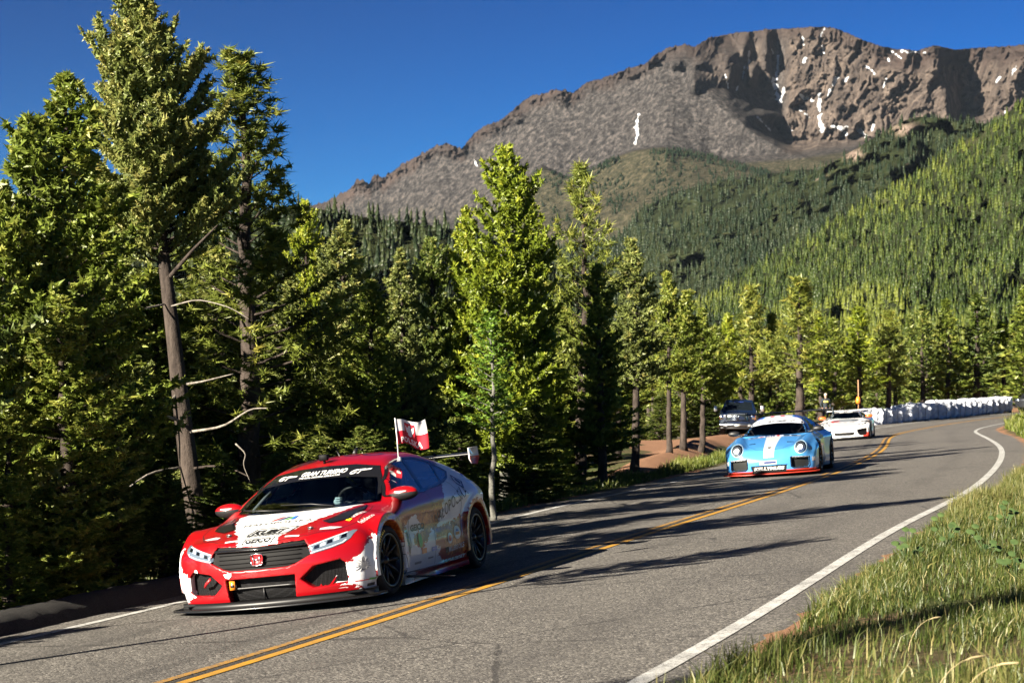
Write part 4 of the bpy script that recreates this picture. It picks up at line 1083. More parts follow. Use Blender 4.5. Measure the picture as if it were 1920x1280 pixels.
class Body:
    """A car body given by sdf(x, y, z) in car space: x forward, y to its left, z up."""
    def __init__(s, sdf, lo, hi, res, polish=2):
        s.f = sdf
        V, Q = surface_nets(sdf, lo, hi, res)
        for _ in range(polish):
            g, f0 = s.grad(V)
            V = V - np.clip(f0, -res, res)[:, None] * g / (np.sum(g * g, 1)[:, None] + 1e-9)
        s.V, s.Q = V, Q
        g, _ = s.grad(V)
        s.N = g / (np.linalg.norm(g, axis=1)[:, None] + 1e-9)
    def grad(s, V, e=0.004):
        x, y, z = V.T
        f0 = s.f(x, y, z)
        g = np.stack([s.f(x + e, y, z) - f0, s.f(x, y + e, z) - f0, s.f(x, y, z + e) - f0], -1) / e
        return g, f0
    def cast(s, O, D, tmax=3.0, n=90):
        """first hit of rays O + t D on the body."""
        O = np.asarray(O, float); D = np.asarray(D, float)
        t = np.zeros(len(O)); hit = np.zeros(len(O), bool); step = tmax / n
        prev = s.f(*(O.T)); a = np.zeros(len(O))
        for i in range(1, n + 1):
            tt = i * step
            cur = s.f(*((O + tt * D).T))
            m = (~hit) & (cur < 0)
            a[m] = tt; hit |= m
            if hit.all(): break
        lo, hi = a - step, a.copy()
        for _ in range(14):
            mid = (lo + hi) / 2
            neg = s.f(*((O + mid[:, None] * D).T)) < 0
            hi = np.where(neg, mid, hi); lo = np.where(neg, lo, mid)
        P = O + hi[:, None] * D
        return P, hit
    def project(s, P2, view, off=0.003):
        """P2 (N,2) drawn in a side/front/top view laid onto the body. side: (x,z) ; front: (y,z); top: (x,y)."""
        P2 = np.asarray(P2, float); n = len(P2); o = np.zeros((n, 3)); d = np.zeros((n, 3))
        if view in ('left', 'right'):
            sg = 1 if view == 'left' else -1
            o[:, 0] = P2[:, 0]; o[:, 2] = P2[:, 1]; o[:, 1] = sg * 1.4; d[:, 1] = -sg
        elif view == 'front':
            o[:, 1] = P2[:, 0]; o[:, 2] = P2[:, 1]; o[:, 0] = 3.2; d[:, 0] = -1
        elif view == 'rear':
            o[:, 1] = P2[:, 0]; o[:, 2] = P2[:, 1]; o[:, 0] = -3.2; d[:, 0] = 1
        elif view == 'top':
            o[:, 0] = P2[:, 0]; o[:, 1] = P2[:, 1]; o[:, 2] = 2.3; d[:, 2] = -1
        elif view == 'corner':                     # looking along -x-y at 45 degrees: (across, z)
            o[:, 0] = 2.2 - P2[:, 0] * .7071 + 1.2; o[:, 1] = P2[:, 0] * .7071 + 1.2 + .0; o[:, 2] = P2[:, 1]; d[:, 0] = -.7071; d[:, 1] = -.7071
        P, hit = s.cast(o, d, 3.4, 110)
        g, _ = s.grad(P)
        N = g / (np.linalg.norm(g, axis=1)[:, None] + 1e-9)
        return P + N * off, N
    def patch(s, name, poly, view, mat, parent, off=0.003, grid=0.05, smooth=True, thick=None):
        """A polygon drawn in a view, laid on the body as its own thin panel."""
        P, tris = fill(poly, grid)
        V, N = s.project(P, view, off)
        tris = orient(V, tris, N)
        if thick:
            n = len(V); b = boundary(tris)
            V = np.concatenate([V, V - N * thick])
            q = np.array([[a, c, c + n, a + n] for a, c in b]).reshape(-1, 4)
            return obj(name, V, [tris, q[:, ::-1]], mat, parent, smooth)
        return obj(name, V, tris, mat, parent, smooth)
    def line(s, name, pts, view, w, mat, parent, off=0.002, step=0.04, closed=False):
        """A thin strip (panel gap, trim) following a path drawn in a view."""
        pts = np.asarray(pts, float)
        if closed: pts = np.concatenate([pts, pts[:1]])
        L = np.concatenate([[0], np.cumsum(np.linalg.norm(np.diff(pts, axis=0), axis=1))])
        t = np.unique(np.concatenate([np.arange(0, L[-1], step), L]))
        p = np.stack([np.interp(t, L, pts[:, 0]), np.interp(t, L, pts[:, 1])], -1)
        V, N = s.project(p, view, off)
        T = np.gradient(V, axis=0); T /= np.linalg.norm(T, axis=1)[:, None] + 1e-9
        B = np.cross(N, T); B /= np.linalg.norm(B, axis=1)[:, None] + 1e-9
        VV = np.concatenate([V - B * w / 2, V + B * w / 2]); n = len(V); a = np.arange(n - 1)
        return obj(name, VV, np.stack([a, a + 1, a + n + 1, a + n], -1), mat, parent, True)

def boundary(tris):
    e = {}
    for t in np.asarray(tris):
        for a, b in ((t[0], t[1]), (t[1], t[2]), (t[2], t[0])):
            if (b, a) in e: del e[(b, a)]
            else: e[(a, b)] = 1
    return list(e)

def fill(poly, grid):
    P = [Vector((float(a), float(b))) for a, b in poly]
    n = len(P)
    # split long edges so that they follow the body
    Q = []
    for i in range(n):
        a, b = P[i], P[(i + 1) % n]; k = max(1, int((b - a).length / grid))
        Q += [a.lerp(b, j / k) for j in range(k)]
    m = len(Q); A = np.array([q[:] for q in Q])
    gx = np.arange(A[:, 0].min() + grid / 2, A[:, 0].max(), grid); gy = np.arange(A[:, 1].min() + grid / 2, A[:, 1].max(), grid)
    if len(gx) and len(gy):
        X, Y = np.meshgrid(gx, gy); d = poly_sdf(X.ravel(), Y.ravel(), A)
        I = np.stack([X.ravel(), Y.ravel()], -1)[d < -grid * 0.35]
    else: I = np.zeros((0, 2))
    pts = Q + [Vector(p) for p in I]
    r = delaunay_2d_cdt(pts, [], [list(range(m))], 1, 1e-6)
    return np.array([v[:] for v in r[0]]), np.array([f for f in r[2] if len(f) == 3], int)

def orient(V, tris, N):
    n = np.cross(V[tris[:, 1]] - V[tris[:, 0]], V[tris[:, 2]] - V[tris[:, 0]])
    fl = np.sum(n * N[tris[:, 0]], 1) < 0
    tris = tris.copy(); tris[fl] = tris[fl][:, ::-1]
    return tris

_txt = {}
def text_tris(s, bold=0.0, shear=0.0, spacing=1.0):
    """flat triangles of a line of lettering, cap height 1, left edge at 0."""
    key = (s, bold, shear, spacing)
    if key in _txt: return _txt[key]
    c = bpy.data.curves.new('lettering', 'FONT'); c.body = s; c.offset = bold; c.shear = shear; c.space_character = spacing
    c.resolution_u = 3
    o = bpy.data.objects.new('lettering', c)
    m = bpy.data.meshes.new_from_object(o)
    m.calc_loop_triangles()
    V = np.array([v.co[:2] for v in m.vertices]); T = np.array([t.vertices[:] for t in m.loop_triangles], int)
    bpy.data.objects.remove(o); bpy.data.curves.remove(c); bpy.data.meshes.remove(m)
    V[:, 0] -= V[:, 0].min(); V[:, 1] /= 0.73
    _txt[key] = (V, T)
    return V, T

def lettering(body, s, view, org, size, mat, parent, width=None, ang=0.0, bold=0.0, shear=0.0, off=0.006, name='sponsor_lettering', flip=False, spacing=1.0, dirv=None, upv=None):
    """Print s on the body. org = position of the left end of the baseline in the view; flip mirrors (for views seen from behind the axis)."""
    V, T = text_tris(s, bold, shear, spacing)
    V = V.copy() * size
    if width: V[:, 0] *= width / max(1e-6, V[:, 0].max())
    ca, sa = math.cos(R(ang)), math.sin(R(ang))
    X = V[:, 0] * ca - V[:, 1] * sa; Y = V[:, 0] * sa + V[:, 1] * ca
    if view == 'top' or view == 'topf':     # reading from in front of the car: text runs along +y ... up is -x
        P = np.stack([org[0] - Y, org[1] + X], -1); view = 'top'
    elif view == 'free':
        P = np.stack([org[0] + X * dirv[0] + Y * upv[0], org[1] + X * dirv[1] + Y * upv[1]], -1); view = 'top'
    else:
        P = np.stack([org[0] + (-X if flip else X), org[1] + Y], -1)
    W, N = body.project(P, view, off)
    return obj(name, W, orient(W, T, N), mat, parent)

def blot(cx, cy, rx, ry, n=40, rag=0.25, seed=0, ang=0):
    """A ragged round outline."""
    r = random.Random(seed); out = []
    for i in range(n):
        a = 2 * math.pi * i / n; k = 1 + r.uniform(-rag, rag)
        x, y = rx * k * math.cos(a), ry * k * math.sin(a)
        out.append((cx + x * math.cos(ang) - y * math.sin(ang), cy + x * math.sin(ang) + y * math.cos(ang)))
    return out

def disc(cx, cy, rx, ry=None, n=20, a0=0, a1=360):
    ry = rx if ry is None else ry
    return [(cx + rx * math.cos(R(a0 + (a1 - a0) * i / n)), cy + ry * math.sin(R(a0 + (a1 - a0) * i / n))) for i in range(n + (a1 - a0 != 360))]

def place_car(root, x, y, heading_deg, lift=0.0, roll=0.0):
    """Put a car on the road surface at (x, y); heading measured from -Y (towards the camera) turning to -X."""
    a = R(heading_deg)
    fx, fy = -math.sin(a), -math.cos(a)
    lx, ly = -fy, fx
    pts = [(x + fx * 1.3, y + fy * 1.3), (x - fx * 1.3, y - fy * 1.3), (x + lx * .8, y + ly * .8), (x - lx * .8, y - ly * .8)]
    s, o = near([p[0] for p in pts], [p[1] for p in pts]); z = road_z(s, o)
    f = Vector((fx * 2.6, fy * 2.6, z[0] - z[1])).normalized(); l = Vector((lx * 1.6, ly * 1.6, z[2] - z[3])).normalized()
    u = f.cross(l).normalized(); l = u.cross(f)
    l = (l * math.cos(R(roll)) + u * math.sin(R(roll))); u = f.cross(l)
    M = Matrix(((f.x, l.x, u.x, x), (f.y, l.y, u.y, y), (f.z, l.z, u.z, z.mean() + lift), (0, 0, 0, 1)))
    root.matrix_world = M
    return M

# ---------------------------------------------------------------- the red and white race hatchback: body shape
_T = curve([(2.24, .52), (2.17, .615), (2.05, .66), (1.85, .705), (1.5, .785), (1.1, .862), (1.0, .885), (.60, 1.08), (.25, 1.235), (.05, 1.285), (-.25, 1.322), (-.6, 1.325), (-1.0, 1.255), (-1.4, 1.14), (-1.75, 1.01), (-2.0, .92), (-2.12, .885), (-2.3, .80)], 0.07)
_W = curve([(2.3, .80), (2.0, .90), (1.75, .93), (1.35, .955), (.95, .935), (.5, .925), (-.5, .925), (-.95, .935), (-1.35, .95), (-1.75, .905), (-2.1, .82), (-2.3, .74)], 0.12)
_BELT = curve([(2.3, .60), (1.5, .74), (1.0, .84), (.4, .885), (-.6, .915), (-1.3, .925), (-1.8, .885), (-2.3, .82)], 0.1)
_NOSE = curve([(.0, 2.08), (.12, 2.19), (.22, 2.215), (.40, 2.225), (.52, 2.21), (.60, 2.17), (.68, 2.10), (.8, 2.0)], 0.03)
_TAIL = curve([(.0, -2.05), (.3, -2.27), (.6, -2.26), (.8, -2.22), (.95, -2.20), (1.1, -2.1)], 0.05)
CIVIC_GRILLE = []      # carved openings in the front view (y, z), filled in below

def civic_sdf(x, y, z):
    ay = np.abs(y)
    top = _T(x)
    w = _W(x)
    # bonnet: raised towards the wings, hollow in the middle; roof: gently crowned
    bon = sstep(.75, 1.15, x)
    crown = (1 - bon) * .055 * (ay / .6) ** 2 + bon * (.085 * (ay / .9) ** 3.0)
    fT = (z - (top - crown)) * (0.92 - 0.10 * sstep(.2, .6, x) * (1 - sstep(.9, 1.1, x)))
    belt = _BELT(x)
    tum = np.maximum(0, z - belt)
    tuck = np.maximum(0, .42 - z)
    hip = .028 * np.exp(-((z - belt + .12) / .10) ** 2) * sstep(-.2, -1.5, x) 
    crease = -.018 * np.exp(-((z - .56) / .09) ** 2) * sstep(1.3, .6, x) * sstep(-1.4, -.6, x)
    wz = w - .075 * sstep(-.14, .05, z - belt) - .72 * tum - .3 * tum * tum - .22 * tuck * tuck * 2 + hip + crease
    fW = (ay - wz) * (0.97 - .13 * (tum > 0))
    plan = _NOSE(z) - .30 * (ay / .93) ** 2.6 - .05 * (ay / .93)
    fN = (x - plan) * 0.9
    fR = (_TAIL(z) + -.0 + .42 * (ay / .9) ** 2.6 - x) * 0.95
    zb = .105 + .05 * sstep(-1.6, -2.3, x)
    f = smax(fT, fW, .10 - .045 * sstep(1.2, .9, x))
    f = smax(f, fN, .055)
    f = smax(f, fR, .07)
    # flared wheel arches
    for ax, rr in ((1.35, .385), (-1.35, .375)):
        d = np.sqrt((x - ax) ** 2 + (z - .325) ** 2)
        ring = np.maximum(np.maximum(np.abs(d - rr) - .055, ay - .968), .55 - ay)
        ring = np.maximum(ring, .22 - z)
        f = smin(f, ring * .9, .07)
    f = np.maximum(f, zb - z)
    for ax in (1.35, -1.35):
        d = np.sqrt((x - ax) ** 2 + (z - .325) ** 2)
        f = smax(f, np.minimum(.362 - d, ay - .62), .012)
    for poly, depth in CIVIC_GRILLE:
        g = poly_sdf(ay, z, poly)
        cut = np.maximum(g, (plan - depth) - x)
        f = smax(f, -cut, .012)
    return f

# ---------------------------------------------------------------- shared car materials and pieces
def paint_plain(name, color, rough=0.28, metal=0.0, coat=1.0, flake=0.0):
    if name in _simple: return _simple[name]
    t = NT(name)
    n = t.noise(3.0, 4); d = t.noise(30, 5, 0.7)
    c = t.mix(t.math('MULTIPLY', n, 0.25), color, tuple(x * 0.75 for x in color))
    # road film low on the panels
    t.bsdf(c, t.math('ADD', rough, t.math('MULTIPLY', d, 0.08)), metal, coat=coat, normal=t.bump(t.noise(5, 2), 0.02, 0.02))
    _simple[name] = t.m
    return t.m

def glass_material(name, tint=(0.10, 0.13, 0.14), ior=1.55, refl=1.0):
    if name in _simple: return _simple[name]
    t = NT(name)
    tr = t.n('BsdfTransparent'); t.set(tr.inputs['Color'], tint)
    gl = t.n('BsdfGlossy'); t.set(gl.inputs['Roughness'], 0.01); t.set(gl.inputs['Color'], (refl, refl, refl))
    fr = t.n('Fresnel'); t.set(fr.inputs['IOR'], ior)
    mx = t.n('MixShader'); t.set(mx.inputs[0], fr.outputs[0]); t.t.links.new(tr.outputs[0], mx.inputs[1]); t.t.links.new(gl.outputs[0], mx.inputs[2])
    t.t.links.new(mx.outputs[0], t.out.inputs['Surface'])
    _simple[name] = t.m
    return t.m

BLACK = simple('satin_black', (0.012, 0.012, 0.013), 0.42)
DEEPBLACK = simple('deep_black_plastic', (0.003, 0.003, 0.0035), 0.6, spec=0.15)
GLOSSBLACK = simple('gloss_black', (0.008, 0.008, 0.009), 0.08, coat=0.6)
RUBBER = simple('tyre_rubber', (0.020, 0.019, 0.018), 0.78, spec=0.3)
CHROME = simple('chrome', (0.75, 0.75, 0.75), 0.12, metal=1.0)
STEEL = simple('brushed_steel', (0.35, 0.34, 0.33), 0.35, metal=1.0)
WHITEPRINT = simple('white_print', (0.66, 0.66, 0.66), 0.35, coat=0.5)
BLACKPRINT = simple('black_print', (0.012, 0.012, 0.014), 0.35, coat=0.5)
NAVYPRINT = simple('navy_print', (0.015, 0.03, 0.14), 0.35, coat=0.5)
REDPRINT = simple('red_print', (0.55, 0.015, 0.02), 0.35, coat=0.5)
BLUEPRINT = simple('blue_print', (0.03, 0.15, 0.55), 0.35, coat=0.5)
ORANGEPRINT = simple('orange_print', (0.75, 0.22, 0.02), 0.35, coat=0.5)
GREENPRINT = simple('green_print', (0.10, 0.42, 0.06), 0.35, coat=0.5)
GREYPRINT = simple('grey_print', (0.25, 0.25, 0.26), 0.35, coat=0.5)
YELLOWPRINT = simple('yellow_print', (0.75, 0.55, 0.02), 0.5)
CARBON = simple('carbon_black', (0.008, 0.008, 0.009), 0.3, coat=0.25)

def mesh_material(name, cell=70, color=(0.010, 0.010, 0.011)):
    if name in _simple: return _simple[name]
    t = NT(name)
    v = t.n('TexVoronoi', feature='DISTANCE_TO_EDGE'); t.set(v.inputs['Scale'], cell); v.inputs['Randomness'].default_value = 0.15; t.set(v.inputs['Vector'], t.coord())
    k = t.ramp(v.outputs['Distance'], 0.10, 0.16)
    t.bsdf(t.mix(k, color, (0.001, 0.001, 0.001)), 0.6, spec=0.15, normal=t.bump(v.outputs['Distance'], -0.8, 0.01))
    _simple[name] = t.m
    return t.m
GRILLMESH = mesh_material('black_grille_mesh')

def wheel(parent, x, y, r=0.325, w=0.24, rim_r=0.235, spokes=10, rim_mat=None, steer=0.0, mark=None, twin=True, z=None, rim_ring=None):
    """tyre, rim with spokes, brake disc; outer face towards the sign of y."""
    sg = 1 if y > 0 else -1
    e = bpy.data.objects.new('wheel', None); COL.objects.link(e); e.parent = parent
    e.location = (x, y, r if z is None else z); e.rotation_euler = (0, 0, R(steer))
    rim_mat = rim_mat or BLACK
    h = w / 2
    t = MB(); rr = rim_r + 0.012
    prof = [(rr, -h * .8), (rr + .01, -h * .93), (r - .06, -h), (r - .022, -h * .93), (r - .004, -h * .74), (r, -h * .4), (r, 0), (r, h * .4), (r - .004, h * .74), (r - .022, h * .93), (r - .06, h), (rr + .01, h * .93), (rr, h * .8)]
    t.lathe([(a, b * sg) for a, b in prof], 48, 1)
    t.obj('tyre', RUBBER, e, True)
    m = MB()
    yo = h * .86 * sg
    # barrel and lip
    m.lathe([(rr + .004, h * .8 * sg), (rr, h * .92 * sg), (rim_r - .006, h * .92 * sg), (rim_r - .014, h * .80 * sg), (rim_r - .022, h * .2 * sg), (rim_r - .03, -h * .8 * sg)], 48, 1)
    m.lathe([(.001, yo - .02 * sg), (.03, yo - .02 * sg), (.036, yo - .035 * sg), (.07, yo - .045 * sg), (.072, yo - .07 * sg)], 20, 1)
    for k in range(spokes):
        a = 2 * math.pi * k / spokes + (0.10 if twin and k % 2 else -0.10 if twin else 0)
        a1 = 2 * math.pi * k / spokes
        c0, s0, c1, s1 = math.cos(a), math.sin(a), math.cos(a1), math.sin(a1)
        p0 = np.array([.05 * c0, yo - .05 * sg, .05 * s0]); p1 = np.array([(rim_r - .012) * c1, yo - .012 * sg, (rim_r - .012) * s1])
        d = p1 - p0; d /= np.linalg.norm(d); sd = np.cross(d, [0, 1, 0]); sd /= np.linalg.norm(sd); n = np.cross(sd, d)
        for (pa, pb, wa, wb) in ((p0, p1, .016, .011),):
            q = [pa - sd * wa, pa + sd * wa, pb + sd * wb, pb - sd * wb]
            V = [v + n * .012 * k2 for k2 in (1, -1) for v in q]
            m.add(V, [[0, 1, 2, 3], [7, 6, 5, 4], [0, 4, 5, 1], [1, 5, 6, 2], [2, 6, 7, 3], [3, 7, 4, 0]])
    m.obj('rim', rim_mat, e, False)
    if rim_ring:
        q = MB(); q.lathe([(rim_r + .006, h * .925 * sg), (rim_r - .004, h * .935 * sg), (rim_r - .010, h * .90 * sg)], 48, 1); q.obj('rim_lip', rim_ring, e, True)
    d = MB(); d.lathe([(.06, -.01), (.165, -.01), (.165, .012), (.06, .012)], 32, 1, c=(0, yo - .10 * sg, 0)); d.obj('brake_disc', STEEL, e, False)
    if mark:
        for (a0, a1, n) in mark:
            q = MB()
            for k in range(n):
                a = a0 + (a1 - a0) * k / n; b = a + (a1 - a0) / n * (.55 if k % 3 else .75)
                for (ra, rb) in ((r - .046, r - .027),):
                    P = [(ra * math.cos(R(t_)), h * 1.004 * sg, ra * math.sin(R(t_))) for t_ in (a, b)] + [(rb * math.cos(R(t_)), h * .962 * sg, rb * math.sin(R(t_))) for t_ in (b, a)]
                    q.add(P, [[0, 1, 2, 3]])
            q.obj('tyre_lettering', YELLOWPRINT, e)
    return e

def split_mesh(name, V, Q, N, mask, mat, parent, attrs=None):
    q = Q[mask]
    if not len(q): return None
    used, inv = np.unique(q.ravel(), return_inverse=True)
    at = {k: a[used] for k, a in attrs.items()} if attrs else None
    me = mesh_np(name, V[used], inv.reshape(-1, 4), mat, True, attrs=at)
    me.normals_split_custom_set_from_vertices(N[used].tolist())
    return link(name, me, parent)

def cap(x, y, z, a, b, ra, rb):
    """tapered capsule."""
    a = np.asarray(a, float); b = np.asarray(b, float); e = b - a
    t = np.clip(((x - a[0]) * e[0] + (y - a[1]) * e[1] + (z - a[2]) * e[2]) / (e @ e + 1e-12), 0, 1)
    return np.sqrt((x - a[0] - e[0] * t) ** 2 + (y - a[1] - e[1] * t) ** 2 + (z - a[2] - e[2] * t) ** 2) - (ra + (rb - ra) * t)

def ell(x, y, z, c, r):
    q = np.sqrt(((x - c[0]) / r[0]) ** 2 + ((y - c[1]) / r[1]) ** 2 + ((z - c[2]) / r[2]) ** 2)
    return (q - 1) * min(r)

def nets_any(f, lo, hi, res):
    """surface nets without symmetry: shift so that y runs from its own minimum."""
    cy = (lo[1] + hi[1]) / 2
    # sample both halves separately by using a full grid
    xs = np.arange(lo[0], hi[0] + res, res); ys = np.arange(lo[1], hi[1] + res, res); zs = np.arange(lo[2], hi[2] + res, res)
    G = np.broadcast_to(f(xs[:, None, None], ys[None, :, None], zs[None, None, :]), (len(xs), len(ys), len(zs)))
    S = G < 0
    nx, ny, nz = S.shape
    c = np.zeros((nx - 1, ny - 1, nz - 1), np.uint8)
    for i in (0, 1):
        for j in (0, 1):
            for k in (0, 1): c += S[i:nx - 1 + i, j:ny - 1 + j, k:nz - 1 + k]
    act = np.argwhere((c > 0) & (c < 8)); idx = np.full(c.shape, -1, np.int32)
    idx[act[:, 0], act[:, 1], act[:, 2]] = np.arange(len(act))
    acc = np.zeros((len(act), 3)); cnt = np.zeros(len(act)); A = act.T
    g = lambda o: G[A[0] + o[0], A[1] + o[1], A[2] + o[2]]
    for i in (0, 1):
        for j in (0, 1):
            for k in (0, 1):
                for d in range(3):
                    a = (i, j, k)
                    if a[d] == 0:
                        b = list(a); b[d] = 1
                        va, vb = g(a), g(b); m = (va < 0) != (vb < 0)
                        t = np.where(m, va / (va - vb + 1e-20), 0)
                        p = np.repeat(np.array(a, float)[None], len(act), 0); p[:, d] += t
                        acc += p * m[:, None]; cnt += m
    loc = acc / cnt[:, None]
    V = np.stack([xs[A[0]] + loc[:, 0] * res, ys[A[1]] + loc[:, 1] * res, zs[A[2]] + loc[:, 2] * res], -1)
    quads = []
    for d in range(3):
        e0 = [slice(1, -1)] * 3; e1 = [slice(1, -1)] * 3; e0[d] = slice(0, -1); e1[d] = slice(1, None)
        P, B = S[tuple(e0)], S[tuple(e1)]
        m = np.argwhere(P != B)
        if not len(m): continue
        base = m.copy()
        for k in range(3):
            if k != d: base[:, k] += 1
        flip = P[m[:, 0], m[:, 1], m[:, 2]]; a, b = (d + 1) % 3, (d + 2) % 3; q = []
        for (da, db) in ((-1, -1), (0, -1), (0, 0), (-1, 0)):
            cc = base.copy(); cc[:, a] += da; cc[:, b] += db; q.append(idx[cc[:, 0], cc[:, 1], cc[:, 2]])
        q = np.stack(q, -1); q[~flip] = q[~flip][:, ::-1]; quads.append(q)
    Q = np.concatenate(quads)
    return V, Q[(Q >= 0).all(1)]

def hand_sdf(side=1.0):
    """A gloved hand closed round a bar along local z at the origin; palm towards -x, back of the hand towards +x. side mirrors the thumb."""
    def f(x, y, z):
        zz = z * side
        d = cap(x, y, z, (.030, -.020, 0), (.034, .035, 0), .030, .034)
        for k, (oz, ln) in enumerate(((.036, .95), (.013, 1.05), (-.011, 1.0), (-.034, .82))):
            o = oz * side
            a = (.036, -.015, o); b = (.022, -.052 * ln, o); c = (-.012, -.050 * ln, o * .95); e = (-.026, -.022 * ln, o * .9)
            g = np.minimum(np.minimum(cap(x, y, z, a, b, .0115, .0105), cap(x, y, z, b, c, .0105, .0098)), cap(x, y, z, c, e, .0098, .0085))
            d = smin(d, g, .004)
        th = np.minimum(cap(x, y, z, (.034, .03, .028 * side), (.004, .026, .052 * side), .014, .012), cap(x, y, z, (.004, .026, .052 * side), (-.022, .004, .046 * side), .012, .009))
        d = smin(d, th, .006)
        d = smin(d, cap(x, y, z, (.034, .03, 0), (.05, .11, -.01 * side), .032, .034), .02)
        return d
    return f

# ---------------------------------------------------------------- race hatchback: panels, glass, lamps, livery
_GR = [(0, .590), (.2, .600), (.42, .614), (.457, .566), (.487, .486), (.35, .420), (.28, .400), (0, .396), (-.28, .400), (-.35, .420), (-.487, .486), (-.457, .566), (-.42, .614), (-.2, .600)]
_LOW = [(-.335, .322), (.335, .322), (.315, .112), (-.315, .112)]
_INT = [(.378, .275), (.50, .378), (.715, .412), (.755, .376), (.762, .226), (.735, .199), (.49, .188), (.452, .212)]
_HL = [(.43, .527), (.49, .560), (.60, .590), (.70, .616), (.795, .650), (.825, .645), (.80, .585), (.75, .548), (.66, .520), (.49, .484)]
_WS = [(-.735, .855), (-.66, 1.02), (-.545, 1.185), (-.3, 1.222), (0, 1.232), (.3, 1.222), (.545, 1.185), (.66, 1.02), (.735, .855), (.45, .846), (0, .842), (-.45, .846)]
_DLO = [(.80, .893), (.56, 1.035), (.30, 1.156), (.068, 1.207), (-.2, 1.232), (-.5, 1.225), (-.74, 1.18), (-.90, 1.115), (-1.03, 1.045), (-.90, .985), (-.72, .950), (-.4, .922), (.01, .895), (.4, .888)]
CIVIC_GRILLE += [(_GR, .05), (_LOW, .12), (_INT, .10)]

def inset(poly, d):
    P = np.asarray(poly, float); n = len(P); A = np.sum(P[:, 0] * np.roll(P[:, 1], -1) - np.roll(P[:, 0], -1) * P[:, 1]); s = 1 if A > 0 else -1
    out = []
    for i in range(n):
        a, b, c = P[i - 1], P[i], P[(i + 1) % n]
        e1 = (b - a) / (np.linalg.norm(b - a) + 1e-9); e2 = (c - b) / (np.linalg.norm(c - b) + 1e-9)
        n1 = np.array([-e1[1], e1[0]]) * s; n2 = np.array([-e2[1], e2[0]]) * s
        m = n1 + n2; m /= max(.35, np.linalg.norm(m) ** 2 / 2)
        out.append(tuple(b + m * d))
    return out

def civic_paint():
    t = NT('red_white_race_livery')
    P = t.coord()
    rag = t.noise(1.0, 5, 0.62, vec=t.mapping((13, 5, 30), (0, 0.5, 0.2), P))
    rag2 = t.noise(22, 4, 0.7, vec=P)
    j = t.math('ADD', t.math('MULTIPLY', t.math('SUBTRACT', rag, 0.5), 0.16), t.math('MULTIPLY', t.math('SUBTRACT', rag2, 0.5), 0.05))
    wm = t.ramp(t.math('ADD', t.attr('white'), j), -0.002, 0.002)
    bm = t.ramp(t.math('ADD', t.attr('bronze'), t.math('MULTIPLY', j, 1.4)), -0.004, 0.02)
    img = t.noise(7, 6, 0.75, vec=t.mapping((1.0, 1, 1.6), (0, 0.4, 0), P), dist=1.2)
    bronze = t.cramp(img, [(0.33, (0.10, 0.012, 0.008)), (0.47, (0.30, 0.06, 0.012)), (0.58, (0.62, 0.22, 0.04)), (0.70, (0.72, 0.40, 0.13)), (0.78, (0.22, 0.05, 0.02))])
    red = (0.27, 0.002, 0.005)
    c = t.mix(bm, red, bronze)
    c = t.mix(wm, c, (0.70, 0.71, 0.72))
    film = t.noise(2.2, 5, 0.6, vec=P)
    c = t.mix(t.math('MULTIPLY', t.ramp(film, 0.55, 0.8), 0.12), c, (0.25, 0.22, 0.2))
    t.bsdf(c, t.math('ADD', 0.24, t.math('MULTIPLY', film, 0.12)), 0.0, coat=0.55, normal=t.bump(t.noise(4, 2, vec=P), 0.015, 0.02))
    return t.m

